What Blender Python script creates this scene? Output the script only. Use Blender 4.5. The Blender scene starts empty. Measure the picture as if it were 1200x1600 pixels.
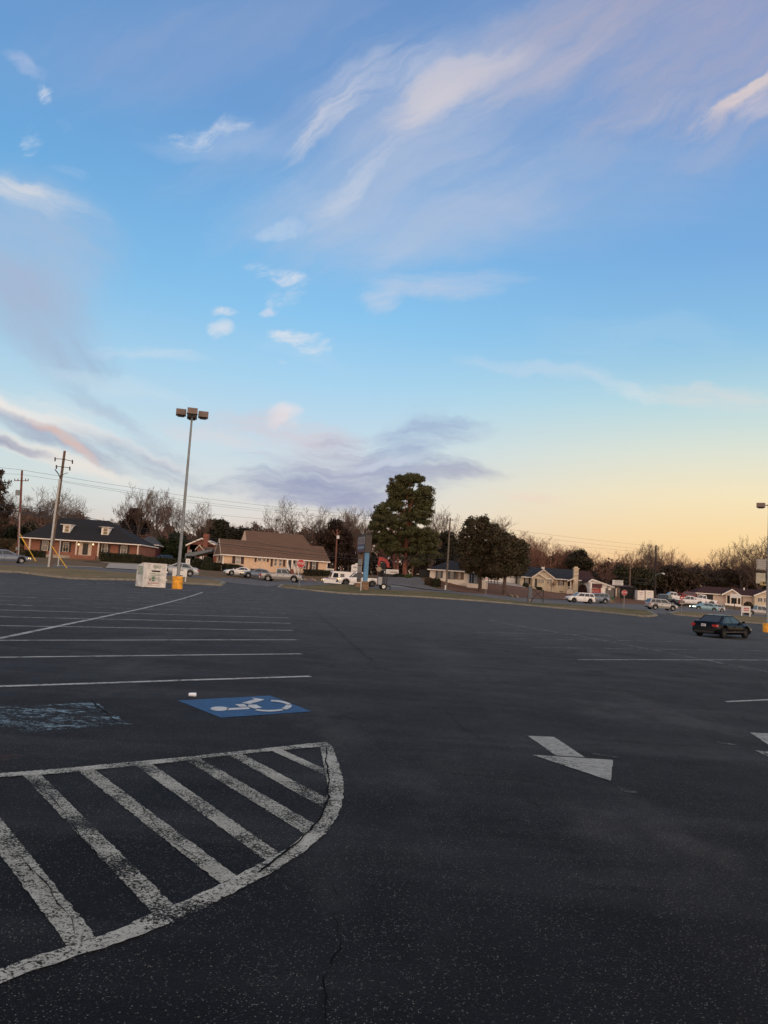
import bpy, bmesh, math, random
import numpy as np
from mathutils import Vector, Matrix
random.seed(7)
rng = np.random.default_rng(7)
SC = bpy.context.scene
COL = SC.collection
R = math.radians

# ------------------------------------------------------------------ camera
F = 1200.0                      # focal length in photo pixels (photo 1200 x 1600)
EYE = 1.45
PITCH = math.atan(112.8 / F)
ROLL = R(3.6)
cam_data = bpy.data.cameras.new('camera')
cam = bpy.data.objects.new('camera', cam_data)
COL.objects.link(cam)
cam_data.sensor_fit = 'VERTICAL'
cam_data.sensor_height = 24.0
cam_data.lens = 24.0 * F / 1600.0
cam_data.clip_start = 0.05
cam_data.clip_end = 6000
CM = Matrix.Rotation(math.pi / 2 + PITCH, 3, 'X') @ Matrix.Rotation(ROLL, 3, 'Z')
cam.matrix_world = Matrix.Translation((0, 0, EYE)) @ CM.to_4x4()
SC.camera = cam
SC.render.resolution_x = 768
SC.render.resolution_y = 1024
SC.render.engine = 'CYCLES'
SC.view_settings.view_transform = 'Standard'
SC.view_settings.look = 'None'
SC.view_settings.exposure = 0.0
SC.view_settings.gamma = 1.0

def pdir(px, py):
    return CM @ Vector(((px - 600) / F, (800 - py) / F, -1.0))

def P(px, py, D):
    """world point at forward distance D (along +Y) seen at photo pixel px, py"""
    d = pdir(px, py)
    return Vector((0, 0, EYE)) + d * (D / d.y)

# ------------------------------------------------------------------ helpers for nodes
def lin(c):
    if isinstance(c, str):
        c = tuple(int(c[i:i + 2], 16) for i in (0, 2, 4))
    r = []
    for v in c[:3]:
        v = v / 255.0
        r.append(v / 12.92 if v <= 0.04045 else ((v + 0.055) / 1.055) ** 2.4)
    return (r[0], r[1], r[2], 1.0)

class NT:
    def __init__(s, tree):
        s.t = tree; s.n = tree.nodes; s.l = tree.links
        s.n.clear()
    def new(s, typ, **kw):
        nd = s.n.new(typ)
        for k, v in kw.items():
            setattr(nd, k, v)
        return nd
    def put(s, sock, val):
        if isinstance(val, bpy.types.NodeSocket):
            s.l.new(val, sock)
        elif val is not None:
            sock.default_value = val
    def math(s, op, a, b=None, c=None, clamp=False):
        nd = s.new('ShaderNodeMath', operation=op); nd.use_clamp = clamp
        s.put(nd.inputs[0], a)
        if b is not None: s.put(nd.inputs[1], b)
        if c is not None: s.put(nd.inputs[2], c)
        return nd.outputs[0]
    def vmath(s, op, a, b=None, scale=None):
        nd = s.new('ShaderNodeVectorMath', operation=op)
        s.put(nd.inputs[0], a)
        if b is not None: s.put(nd.inputs[1], b)
        if scale is not None: s.put(nd.inputs['Scale'], scale)
        return nd.outputs['Value'] if op in ('LENGTH', 'DOT_PRODUCT') else nd.outputs[0]
    def mix(s, fac, a, b, blend='MIX'):
        nd = s.new('ShaderNodeMix', data_type='RGBA', blend_type=blend)
        s.put(nd.inputs[0], fac); s.put(nd.inputs[6], a); s.put(nd.inputs[7], b)
        return nd.outputs[2]
    def rng(s, v, a, b, c=0.0, d=1.0, smooth=True):
        nd = s.new('ShaderNodeMapRange', interpolation_type='SMOOTHSTEP' if smooth else 'LINEAR')
        s.put(nd.inputs[0], v)
        for i, x in enumerate((a, b, c, d)):
            s.put(nd.inputs[i + 1], x)
        return nd.outputs[0]
    def noise(s, vec, scale, detail=4, rough=0.5, out='Fac', dist=0.0):
        nd = s.new('ShaderNodeTexNoise')
        s.put(nd.inputs['Vector'], vec)
        nd.inputs['Scale'].default_value = scale
        nd.inputs['Detail'].default_value = detail
        nd.inputs['Roughness'].default_value = rough
        nd.inputs['Distortion'].default_value = dist
        return nd.outputs[out]
    def voro(s, vec, scale, feature='F1', out='Distance'):
        nd = s.new('ShaderNodeTexVoronoi', feature=feature)
        s.put(nd.inputs['Vector'], vec)
        nd.inputs['Scale'].default_value = scale
        return nd.outputs[out]
    def mapping(s, vec, loc=(0, 0, 0), rot=(0, 0, 0), sc=(1, 1, 1), typ='POINT'):
        nd = s.new('ShaderNodeMapping', vector_type=typ)
        s.put(nd.inputs[0], vec)
        nd.inputs[1].default_value = loc; nd.inputs[2].default_value = rot; nd.inputs[3].default_value = sc
        return nd.outputs[0]
    def ramp(s, fac, stops, interp='LINEAR'):
        nd = s.new('ShaderNodeValToRGB')
        cr = nd.color_ramp; cr.interpolation = interp
        while len(cr.elements) < len(stops): cr.elements.new(0.5)
        for e, (p, c) in zip(cr.elements, stops):
            e.position = p; e.color = c
        s.put(nd.inputs[0], fac)
        return nd.outputs[0]
    def bump(s, h, strength=0.3, dist=0.02):
        nd = s.new('ShaderNodeBump')
        nd.inputs['Strength'].default_value = strength
        nd.inputs['Distance'].default_value = dist
        s.put(nd.inputs['Height'], h)
        return nd.outputs[0]

# ------------------------------------------------------------------ world: dusk sky with cirrus
SUN_AZ, SUN_EL = 66.0, 6.0      # degrees right of the view direction / above the horizon
w = bpy.data.worlds.new('World'); SC.world = w; w.use_nodes = True
t = NT(w.node_tree)
tc = t.new('ShaderNodeTexCoord').outputs['Generated']
sep = t.new('ShaderNodeSeparateXYZ'); t.put(sep.inputs[0], tc)
X, Y, Z = sep.outputs
sd = (math.sin(R(SUN_AZ)), math.cos(R(SUN_AZ)), 0)
toward = t.vmath('DOT_PRODUCT', tc, sd)
gm = t.rng(toward, -0.20, 0.78, smooth=False)
# left / middle / right vertical colour profiles, by sine of elevation
cL = t.ramp(Z, [(0.0, lin('b8b0b6')), (0.04, lin('ccc8c6')), (0.09, lin('d4e0de')), (0.17, lin('c6e0ea')), (0.25, lin('a9d2ec')), (0.36, lin('7dbbe9')),
                (0.46, lin('6daadf')), (0.55, lin('6c9ed5')), (0.66, lin('6f99cb')), (1.0, (0.40, 0.38, 0.37, 1))])
cM = t.ramp(Z, [(0.0, lin('dab6a4')), (0.05, lin('e7d2c0')), (0.10, lin('e0e0de')), (0.17, lin('cadfec')), (0.25, lin('abd7f3')), (0.33, lin('8dc8f2')),
                (0.41, lin('7db9ea')), (0.53, lin('709fd6')), (0.66, lin('6c92c8')), (1.0, (0.40, 0.38, 0.37, 1))])
cR = t.ramp(Z, [(0.0, lin('f0ab7c')), (0.035, lin('f8c48c')), (0.075, lin('fddaa2')), (0.13, lin('f8e7c0')), (0.18, lin('e2e6d6')), (0.24, lin('bbdce4')),
                (0.31, lin('8fc4e8')), (0.40, lin('7aaee2')), (0.60, lin('7598cf')), (1.0, (0.40, 0.38, 0.37, 1))])
g1 = t.rng(gm, 0.0, 0.55, smooth=True); g2 = t.rng(gm, 0.50, 1.0, smooth=True)
base = t.mix(g2, t.mix(g1, cL, cM), cR)
nish = t.new('ShaderNodeTexSky', sky_type='NISHITA')
nish.sun_disc = False; nish.sun_elevation = R(SUN_EL); nish.sun_rotation = R(SUN_AZ)
nish.air_density = 1.2; nish.dust_density = 1.5
nsc = t.vmath('SCALE', nish.outputs[0], scale=0.10)
base = t.mix(0.05, base, nsc)
# cloud plane coordinates: direction on a tangent plane ahead (u right, v up)
yy = t.math('MAXIMUM', Y, 0.12)
u = t.math('DIVIDE', X, yy); v = t.math('DIVIDE', Z, yy)
cmb = t.new('ShaderNodeCombineXYZ'); t.put(cmb.inputs[0], u); t.put(cmb.inputs[1], v)
uv0 = cmb.outputs[0]
wn = t.noise(uv0, 3.2, 5, 0.6, 'Color')
wv = t.vmath('SUBTRACT', wn, (0.5, 0.5, 0.5))
uv = t.vmath('ADD', uv0, t.vmath('SCALE', wv, scale=0.13))
uv.node.name = 'warp'
front = t.rng(Y, 0.10, 0.30)

def uvp(px, py):
    d = pdir(px, py); return d.x / d.y, d.z / d.y
FIELDS = []
for fa, fs, fd, dist in ((42, (1.5, 8.0), 9, .25), (-14, (1.7, 9.0), 9, .25), (7, (1.7, 9.5), 9, .2), (24, (6.0, 10.0), 9, .5), (-38, (1.8, 6.5), 9, .3)):
    FIELDS.append((fa, t.noise(t.mapping(uv, (fa * .037, .13 + fa * .011, 0), (0, 0, R(fa) - ROLL), (1 / fs[0], 1 / fs[1], 1), 'TEXTURE'), 1.0, fd, 0.66, dist=dist)))
def cloud(base, px, py, a, b, ang, strength, col, streak=1.0, thr=(0.35, 0.7), seed=0.0, soft=0.2, field=None):
    """soft cirrus patch: centre and half axes in photo pixels, ang counter-clockwise"""
    cu, cv = uvp(px, py)
    k = 1.0 / F * (1 + cv * cv) ** 0.5
    m = t.mapping(uv, (cu, cv, 0), (0, 0, R(ang) - ROLL), (a * k * 1.15, b * k * 1.40, 1), 'TEXTURE')
    e = t.rng(t.vmath('LENGTH', m), 1.2, soft, 0.0, 1.0)
    if field is None:
        field = 3 if streak >= 1.1 else min((0, 1, 2, 4), key=lambda q: abs(FIELDS[q][0] - ang))
    n = FIELDS[field][1]
    # the patch lifts the noise so that its heart is dense and its rim breaks up
    gain, bias = (3.4, -0.98) if field == 3 else ((1.15, 0.16) if min(a, b) > 55 else (2.5, -0.53))
    f = t.rng(t.math('MULTIPLY_ADD', e, 0.55, t.math('MULTIPLY_ADD', n, gain, bias)), 0.84, 1.62, 0.0, strength * (1.0 if strength > .9 else .9))
    f = t.math('MULTIPLY', f, t.rng(e, 0.0, 0.5))
    return t.mix(f, base, lin(col))
# the half of the sky behind the viewer: unseen, made bright and peach to light the house fronts
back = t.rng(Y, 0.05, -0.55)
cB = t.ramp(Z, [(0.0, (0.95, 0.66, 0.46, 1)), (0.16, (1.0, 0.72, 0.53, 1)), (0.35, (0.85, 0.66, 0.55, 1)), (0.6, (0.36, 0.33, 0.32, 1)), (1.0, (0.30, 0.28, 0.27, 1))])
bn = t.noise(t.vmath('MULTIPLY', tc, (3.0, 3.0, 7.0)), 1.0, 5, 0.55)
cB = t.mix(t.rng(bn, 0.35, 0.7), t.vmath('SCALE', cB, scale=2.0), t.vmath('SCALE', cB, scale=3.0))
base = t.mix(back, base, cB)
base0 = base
# big soft veils: the cirrus fan of the upper middle and right
C = lambda *a, **k: cloud(base, *a, **k)
for a in ((740, 180, 470, 160, 28, 0.62, 'b3bdd5', 0), (1090, 50, 320, 160, 25, 0.8, 'bcafba', 0), (600, 270, 260, 125, 40, 0.50, 'b6c4dd', 0), (690, 330, 240, 80, 30, 0.42, 'b4c2dc', 0),
          (900, 300, 330, 90, 20, 0.35, 'aabbd8', 2), (640, 360, 260, 60, 14, 0.5, 'b9c6dc', 2), (290, 70, 300, 80, 20, 0.45, 'a3b0d0', 0), (400, 330, 160, 60, 30, 0.3, 'a5c2e4', 0),
          # left mass
          (40, 410, 170, 110, -38, 0.85, 'b0bdd4', 4), (70, 500, 170, 60, -32, 0.8, 'a6afc8', 4), (150, 560, 90, 26, -25, 0.55, '9aa6c4', 4), (60, 320, 130, 24, -17, 0.95, 'cdd3de', 1), (20, 300, 60, 16, -12, 0.7, 'd9dade', 1),
          # bright streaks of the fan
          (500, 205, 105, 20, 48, 1.0, 'd6d6de', 0), (545, 290, 105, 22, 50, 0.75, 'c6cfdf', 0), (575, 130, 120, 26, 34, 0.6, 'c4cadc', 0), (690, 140, 130, 28, 40, 0.85, 'cdcad4', 0), (665, 175, 70, 22, 52, 0.6, 'd2ced6', 0), (820, 110, 160, 34, 22, 0.38, 'c2bfce', 0),
          (1165, 135, 120, 13, 41, 1.0, 'eedacd', 0), (1120, 165, 90, 24, 38, 0.7, 'd2c4ca', 0), (1190, 155, 50, 24, 40, 0.6, 'd8ccd0', 0), (1050, 160, 110, 22, 30, 0.45, 'b6bcd2', 0), (1120, 215, 80, 18, 40, 0.4, 'a8b4d2', 0),
          # left cloudlets
          (66, 140, 24, 13, -30, 0.95, 'd3dae8', 3), (28, 100, 40, 12, -15, 0.6, 'b2c2e0', 3), (46, 220, 28, 20, 55, 0.95, 'c9d6e8', 3), (98, 190, 30, 14, -50, 0.5, 'a9c3e4', 3), (100, 268, 40, 9, -20, 0.5, 'a9c3e4', 1),
          (295, 217, 70, 14, -4, 1.0, 'dce1ea', 3), (352, 205, 34, 20, 30, 0.85, 'c9d2e4', 3), (330, 225, 120, 24, 8, 0.35, 'b4c6e2', 2),
          # middle cloudlets
          (446, 434, 60, 15, -4, 1.0, 'd8deea', 3), (444, 472, 50, 20, 48, 0.9, 'd2dae8', 3), (425, 498, 22, 9, 20, 0.8, 'd8dcea', 3), (352, 490, 26, 10, 5, 1.0, 'dcdfe8', 3), (345, 521, 26, 14, -5, 0.95, 'd0dcea', 3), (468, 549, 48, 14, -3, 1.0, 'e2e4ea', 3), (438, 583, 16, 9, 20, 1.0, 'dce2ea', 3),
          (430, 652, 40, 19, 10, 0.9, 'ebe1e2', 3), (440, 362, 46, 14, 12, 0.6, 'bcd0e8', 3), (595, 472, 50, 26, 42, 0.8, 'c8d0e2', 0), (700, 440, 150, 26, 13, 0.85, 'bfcbe1', 2), (610, 400, 60, 18, 40, 0.3, 'b4c8e4', 0), (470, 565, 90, 10, -4, 0.35, 'bcd6ee', 2),
          # right streaks
          (985, 612, 130, 14, -11, 0.95, 'dce3e6', 1), (1125, 635, 130, 26, 5, 0.9, 'e3dbd6', 2), (830, 582, 170, 15, 3, 0.6, 'c8d8e8', 2), (820, 764, 70, 10, 4, 0.7, 'f0d4c6', 2), (1000, 540, 260, 40, 8, 0.25, 'b6d2e6', 2),
          # low bands at left and over the pine
          (60, 632, 220, 30, -10, 1.0, 'f2e9e2', 1), (80, 705, 200, 16, -10, 1.0, 'efe4da', 1), (250, 700, 150, 10, -14, .9, 'eddfdc', 1), (200, 780, 360, 50, -4, 0.7, 'dfe2e2', 2), (480, 705, 170, 40, -2, 0.85, 'd9c7cc', 2), (540, 735, 230, 48, 10, 1.0, '939dbd', 2), (500, 770, 210, 26, 2, 0.95, '9ba1bd', 2), (650, 688, 150, 28, 22, 0.9, '94a4c8', 2), (690, 735, 110, 16, 12, 0.75, 'a8a9bf', 2),
          (640, 655, 110, 20, 26, 0.5, 'adbcd8', 0), (590, 718, 100, 8, 14, 0.7, 'dfe6ee', 2), (90, 676, 180, 18, -13, 1.0, '979cb6', 1), (20, 690, 90, 10, -10, 1.0, '959ab4', 1), (115, 684, 75, 11, -26, 1.0, 'e6bfb0', 1), (260, 720, 200, 22, -16, 1.0, '8c99b8', 1), (330, 752, 120, 12, -8, 0.7, '9aa5bf', 1), (230, 670, 180, 16, -24, 0.7, 'a3afc8', 1), (340, 690, 110, 14, -14, 0.7, 'e2d3d4', 1), (230, 560, 130, 12, -2, 0.6, 'd2dfea', 2), (180, 600, 150, 14, -8, 0.35, 'dbe4ea', 1)):
    base = cloud(base, *a[:7], field=a[7])
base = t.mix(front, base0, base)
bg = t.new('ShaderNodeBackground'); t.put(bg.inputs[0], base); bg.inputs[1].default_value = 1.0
wo = t.new('ShaderNodeOutputWorld'); t.l.new(bg.outputs[0], wo.inputs[0])
w.cycles.sampling_method = 'MANUAL'; w.cycles.sample_map_resolution = 512

# ------------------------------------------------------------------ sun: warm lamp turned behind-right, off the sky glow, to light the house fronts
sun_d = bpy.data.lights.new('sun', 'SUN'); sun_d.energy = 0.6; sun_d.angle = R(28)
sun_d.color = (1.0, 0.80, 0.62)
sun = bpy.data.objects.new('sun', sun_d); COL.objects.link(sun)
LSUN_AZ, LSUN_EL = 118.0, 9.0
sv = Vector((math.sin(R(LSUN_AZ)) * math.cos(R(LSUN_EL)), math.cos(R(LSUN_AZ)) * math.cos(R(LSUN_EL)), math.sin(R(LSUN_EL))))
sun.rotation_euler = sv.to_track_quat('Z', 'Y').to_euler()
# ------------------------------------------------------------------ materials
MAT = {}
def pbr(name, col, rough=0.6, metal=0.0, spec=0.5, var=0.12, vscale=3.0, bump=0.0, bscale=20.0, coord='Object', emit=None, estr=1.0):
    """principled with a little procedural variation in colour"""
    if name in MAT: return MAT[name]
    m = bpy.data.materials.new(name); m.use_nodes = True
    t = NT(m.node_tree)
    p = t.new('ShaderNodeBsdfPrincipled'); o = t.new('ShaderNodeOutputMaterial')
    t.l.new(p.outputs[0], o.inputs[0])
    tc = t.new('ShaderNodeTexCoord').outputs[coord]
    c = tuple(col[:3]) + (1.0,)
    if var > 0:
        n = t.noise(tc, vscale, 5, 0.6)
        d = tuple(x * (1 - var * 1.5) for x in c[:3]) + (1,)
        l = tuple(min(1, x * (1 + var)) for x in c[:3]) + (1,)
        cc = t.mix(t.rng(n, 0.3, 0.7), d, l)
    else:
        cc = c
    t.put(p.inputs['Base Color'], cc)
    p.inputs['Roughness'].default_value = rough
    p.inputs['Metallic'].default_value = metal
    p.inputs['Specular IOR Level'].default_value = spec
    if bump > 0:
        t.put(p.inputs['Normal'], t.bump(t.noise(tc, bscale, 4, 0.6), bump, 0.03))
    if emit:
        p.inputs['Emission Color'].default_value = tuple(emit[:3]) + (1,)
        p.inputs['Emission Strength'].default_value = estr
    MAT[name] = m
    return m

def mat_asphalt():
    m = bpy.data.materials.new('asphalt'); m.use_nodes = True; t = NT(m.node_tree)
    p = t.new('ShaderNodeBsdfPrincipled'); o = t.new('ShaderNodeOutputMaterial'); t.l.new(p.outputs[0], o.inputs[0])
    geo = t.new('ShaderNodeNewGeometry').outputs['Position']
    big = t.noise(geo, 0.10, 5, 0.6); med = t.noise(geo, 0.9, 5, 0.65); med2 = t.noise(geo, 5.0, 4, 0.6)
    st = t.mapping(geo, rot=(0, 0, R(8)), sc=(0.25, 1.6, 1))
    streak = t.noise(st, 0.55, 5, 0.6)
    c = t.mix(t.rng(big, 0.32, 0.68), (0.0042, 0.0044, 0.0064, 1), (0.0120, 0.0123, 0.0155, 1))
    # asphalt turns paler with distance along the lot
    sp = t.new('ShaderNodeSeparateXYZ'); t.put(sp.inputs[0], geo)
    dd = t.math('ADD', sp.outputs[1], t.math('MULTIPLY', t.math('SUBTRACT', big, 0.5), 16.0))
    paled = t.rng(dd, 2.5, 34, smooth=False)
    c = t.mix(paled, c, (0.060, 0.0575, 0.058, 1))
    c = t.mix(t.math('MULTIPLY', t.rng(streak, 0.45, 0.72), 0.40), c, (0.060, 0.060, 0.063, 1))
    # dusty worn patches and wheel tracks
    wp = t.noise(t.mapping(geo, rot=(0, 0, R(-12)), sc=(1.4, 0.55, 1)), 0.35, 7, 0.62)
    c = t.mix(t.math('MULTIPLY', t.rng(wp, 0.50, 0.68), 0.55), c, (0.068, 0.066, 0.067, 1))
    tr_ = t.math('SINE', t.math('MULTIPLY_ADD', sp.outputs[0], 3.3, t.math('MULTIPLY', big, 5.0)))
    c = t.mix(t.math('MULTIPLY', t.rng(tr_, 0.5, 1.0), t.math('MULTIPLY', t.rng(med, 0.35, 0.6), 0.10)), c, (0.045, 0.045, 0.048, 1))
    c = t.mix(t.math('MULTIPLY', t.rng(med, 0.55, 0.8), 0.30), c, (0.040, 0.040, 0.043, 1))
    oil = t.noise(t.vmath('ADD', geo, (7.3, 2.1, 0)), 0.55, 6, 0.62)
    c = t.mix(t.math('MULTIPLY', t.rng(oil, 0.60, 0.72), 0.6), c, (0.006, 0.006, 0.0075, 1))
    c = t.mix(t.math('MULTIPLY', t.rng(med2, 0.35, 0.75), 0.35), c, (0.007, 0.007, 0.0085, 1))
    # gritty fine texture
    g1_ = t.noise(geo, 95.0, 3, 0.75); g2_ = t.noise(geo, 230.0, 2, 0.7)
    c = t.mix(t.math('MULTIPLY', t.rng(g1_, 0.52, 0.70), 0.85), c, t.mix(1.0, c, (2.6, 2.55, 2.5, 1), 'MULTIPLY'))
    c = t.mix(t.math('MULTIPLY', t.rng(g2_, 0.5, 0.7), 0.7), c, t.mix(1.0, c, (2.2, 2.2, 2.2, 1), 'MULTIPLY'))
    c = t.mix(t.math('MULTIPLY', t.rng(g1_, 0.48, 0.34), 0.8), c, t.mix(1.0, c, (0.35, 0.35, 0.35, 1), 'MULTIPLY'))
    # aggregate: pale stones of two sizes
    wv = t.vmath('ADD', geo, t.vmath('SCALE', t.noise(geo, 60.0, 2, 0.5, 'Color'), scale=0.008))
    vn = t.new('ShaderNodeTexVoronoi'); t.put(vn.inputs['Vector'], wv); vn.inputs['Scale'].default_value = 130.0
    vs = t.new('ShaderNodeSeparateColor'); t.put(vs.inputs[0], vn.outputs['Color'])
    dens = t.rng(t.noise(geo, 2.3, 4, 0.6), 0.35, 0.65, 0.88, 0.74)
    fl = t.math('MULTIPLY', t.math('GREATER_THAN', vs.outputs[0], dens), t.rng(vn.outputs['Distance'], 0.50, 0.22))
    fl = t.math('MULTIPLY', fl, t.math('MULTIPLY_ADD', t.math('POWER', vs.outputs[1], 1.8), 0.72, 0.10))
    c = t.mix(fl, c, t.mix(vs.outputs[2], (0.30, 0.27, 0.22, 1), (0.23, 0.235, 0.25, 1)))
    vn2 = t.new('ShaderNodeTexVoronoi'); t.put(vn2.inputs['Vector'], wv); vn2.inputs['Scale'].default_value = 62.0
    vs2 = t.new('ShaderNodeSeparateColor'); t.put(vs2.inputs[0], vn2.outputs['Color'])
    f2 = t.math('MULTIPLY', t.rng(vs2.outputs[0], 0.95, 0.98), t.rng(vn2.outputs['Distance'], 0.33, 0.2))
    c = t.mix(t.math('MULTIPLY', f2, t.math('MULTIPLY', vs2.outputs[1], 0.8)), c, (0.19, 0.175, 0.15, 1))
    # hairline cracks
    wc = t.vmath('ADD', geo, t.vmath('SCALE', t.vmath('SUBTRACT', t.noise(geo, 1.1, 6, 0.7, 'Color'), (0.5, 0.5, 0.5)), scale=1.3))
    cr = t.voro(wc, 0.28, 'DISTANCE_TO_EDGE')
    crm = t.math('MULTIPLY', t.rng(cr, 0.0042, 0.001), t.rng(t.noise(geo, 0.22, 3, 0.5), 0.52, 0.62))
    c = t.mix(t.math('MULTIPLY', crm, 0.8), c, (0.004, 0.004, 0.005, 1))
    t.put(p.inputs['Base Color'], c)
    t.put(p.inputs['Roughness'], t.rng(med, 0.3, 0.7, 0.74, 0.9))
    p.inputs['Specular IOR Level'].default_value = 0.12
    h = t.math('ADD', t.math('MULTIPLY', vn.outputs['Distance'], -0.5), t.math('MULTIPLY', t.noise(geo, 45.0, 4, 0.7), 1.0))
    h = t.math('SUBTRACT', h, t.math('MULTIPLY', crm, 2.0))
    t.put(p.inputs['Normal'], t.bump(h, 1.0, 0.010))
    return m

def mat_paint(name, col, wear=(0.42, 0.55), dirt=(0.10, 0.10, 0.11), mask_scale=26.0, stretch=(1, 1, 1), fade=0.0):
    """worn road paint: flakes away to show the asphalt beneath"""
    m = bpy.data.materials.new(name); m.use_nodes = True; t = NT(m.node_tree)
    p = t.new('ShaderNodeBsdfPrincipled'); o = t.new('ShaderNodeOutputMaterial')
    geo = t.mapping(t.new('ShaderNodeNewGeometry').outputs['Position'], sc=stretch)
    n1 = t.noise(geo, mask_scale, 8, 0.75); n2 = t.noise(geo, 2.1, 4, 0.6)
    n3 = t.noise(geo, 105.0, 4, 0.7)
    k = t.math('ADD', t.math('MULTIPLY', n1, 0.44), t.math('MULTIPLY', n2, 0.28))
    k = t.math('ADD', k, t.math('MULTIPLY', n3, 0.28))
    a = t.rng(k, wear[0], wear[1])
    cc = t.mix(t.rng(t.noise(geo, 9.0, 5, 0.7), 0.35, 0.7), tuple(x * 0.72 for x in col[:3]) + (1,), tuple(col[:3]) + (1,))
    t.put(p.inputs['Base Color'], cc)
    p.inputs['Roughness'].default_value = 0.7
    p.inputs['Specular IOR Level'].default_value = 0.3
    t.put(p.inputs['Normal'], t.bump(t.noise(geo, 70.0, 4, 0.7), 0.5, 0.006))
    tr = t.new('ShaderNodeBsdfTransparent'); mx = t.new('ShaderNodeMixShader')
    t.put(mx.inputs[0], t.math('MULTIPLY', a, 1 - fade)); t.l.new(tr.outputs[0], mx.inputs[1]); t.l.new(p.outputs[0], mx.inputs[2])
    t.l.new(mx.outputs[0], o.inputs[0])
    return m

def mat_ground(name, cols, scale=0.25, rough=0.95, fine=9.0):
    m = bpy.data.materials.new(name); m.use_nodes = True; t = NT(m.node_tree)
    p = t.new('ShaderNodeBsdfPrincipled'); o = t.new('ShaderNodeOutputMaterial'); t.l.new(p.outputs[0], o.inputs[0])
    geo = t.new('ShaderNodeNewGeometry').outputs['Position']
    n1 = t.noise(geo, scale, 6, 0.65); n2 = t.noise(geo, scale * 5, 5, 0.7); n3 = t.noise(geo, fine, 4, 0.7)
    c = t.mix(t.rng(n1, 0.35, 0.65), cols[0], cols[1])
    c = t.mix(t.rng(n2, 0.45, 0.72), c, cols[2])
    c = t.mix(t.math('MULTIPLY', t.rng(n3, 0.4, 0.75), 0.5), c, tuple(x * 0.5 for x in cols[0][:3]) + (1,))
    t.put(p.inputs['Base Color'], c); p.inputs['Roughness'].default_value = rough
    p.inputs['Specular IOR Level'].default_value = 0.15
    t.put(p.inputs['Normal'], t.bump(n3, 0.8, 0.06))
    return m

def mat_siding(name, col, pitch=0.16, depth=0.5):
    m = bpy.data.materials.new(name); m.use_nodes = True; t = NT(m.node_tree)
    p = t.new('ShaderNodeBsdfPrincipled'); o = t.new('ShaderNodeOutputMaterial'); t.l.new(p.outputs[0], o.inputs[0])
    ob = t.new('ShaderNodeTexCoord').outputs['Object']
    sp = t.new('ShaderNodeSeparateXYZ'); t.put(sp.inputs[0], ob)
    fr = t.math('FRACT', t.math('DIVIDE', sp.outputs[2], pitch))
    gap = t.rng(fr, 0.0, 0.16, 0.0, 1.0)
    n = t.noise(ob, 1.2, 5, 0.65)
    dk = tuple(x * 0.86 for x in col[:3]) + (1,)
    c = t.mix(t.rng(n, 0.3, 0.7), dk, tuple(col[:3]) + (1,))
    c = t.mix(gap, tuple(x * 0.55 for x in col[:3]) + (1,), c)
    t.put(p.inputs['Base Color'], c); p.inputs['Roughness'].default_value = 0.7
    p.inputs['Specular IOR Level'].default_value = 0.25
    t.put(p.inputs['Normal'], t.bump(fr, depth, 0.03))
    return m

def mat_brick(name, c1, c2, mortar):
    m = bpy.data.materials.new(name); m.use_nodes = True; t = NT(m.node_tree)
    p = t.new('ShaderNodeBsdfPrincipled'); o = t.new('ShaderNodeOutputMaterial'); t.l.new(p.outputs[0], o.inputs[0])
    ob = t.new('ShaderNodeTexCoord').outputs['Object']
    sp = t.new('ShaderNodeSeparateXYZ'); t.put(sp.inputs[0], ob)
    cb = t.new('ShaderNodeCombineXYZ'); t.put(cb.inputs[0], t.math('ADD', sp.outputs[0], sp.outputs[1])); t.put(cb.inputs[1], sp.outputs[2])
    b = t.new('ShaderNodeTexBrick'); t.put(b.inputs['Vector'], cb.outputs[0])
    b.inputs['Scale'].default_value = 1.0; b.inputs['Brick Width'].default_value = 0.22; b.inputs['Row Height'].default_value = 0.075
    b.inputs['Mortar Size'].default_value = 0.008
    b.inputs['Color1'].default_value = c1; b.inputs['Color2'].default_value = c2; b.inputs['Mortar'].default_value = mortar
    n = t.noise(ob, 0.9, 5, 0.65)
    c = t.mix(t.math('MULTIPLY', t.rng(n, 0.4, 0.7), 0.35), b.outputs[0], tuple(x * 0.5 for x in c1[:3]) + (1,))
    t.put(p.inputs['Base Color'], c); p.inputs['Roughness'].default_value = 0.85
    return m

def mat_shingle(name, col):
    m = bpy.data.materials.new(name); m.use_nodes = True; t = NT(m.node_tree)
    p = t.new('ShaderNodeBsdfPrincipled'); o = t.new('ShaderNodeOutputMaterial'); t.l.new(p.outputs[0], o.inputs[0])
    ob = t.new('ShaderNodeTexCoord').outputs['Object']
    sp = t.new('ShaderNodeSeparateXYZ'); t.put(sp.inputs[0], ob)
    cb = t.new('ShaderNodeCombineXYZ'); t.put(cb.inputs[0], sp.outputs[0]); t.put(cb.inputs[1], t.math('MULTIPLY', sp.outputs[2], 1.4))
    b = t.new('ShaderNodeTexBrick'); t.put(b.inputs['Vector'], cb.outputs[0])
    b.inputs['Brick Width'].default_value = 0.45; b.inputs['Row Height'].default_value = 0.16; b.inputs['Mortar Size'].default_value = 0.012
    b.inputs['Color1'].default_value = tuple(x * 0.8 for x in col[:3]) + (1,)
    b.inputs['Color2'].default_value = tuple(x * 1.15 for x in col[:3]) + (1,)
    b.inputs['Mortar'].default_value = tuple(x * 0.4 for x in col[:3]) + (1,)
    n = t.noise(ob, 0.8, 5, 0.7)
    c = t.mix(t.math('MULTIPLY', t.rng(n, 0.35, 0.7), 0.4), b.outputs[0], tuple(x * 0.6 for x in col[:3]) + (1,))
    t.put(p.inputs['Base Color'], c); p.inputs['Roughness'].default_value = 0.9
    p.inputs['Specular IOR Level'].default_value = 0.2
    return m

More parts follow.
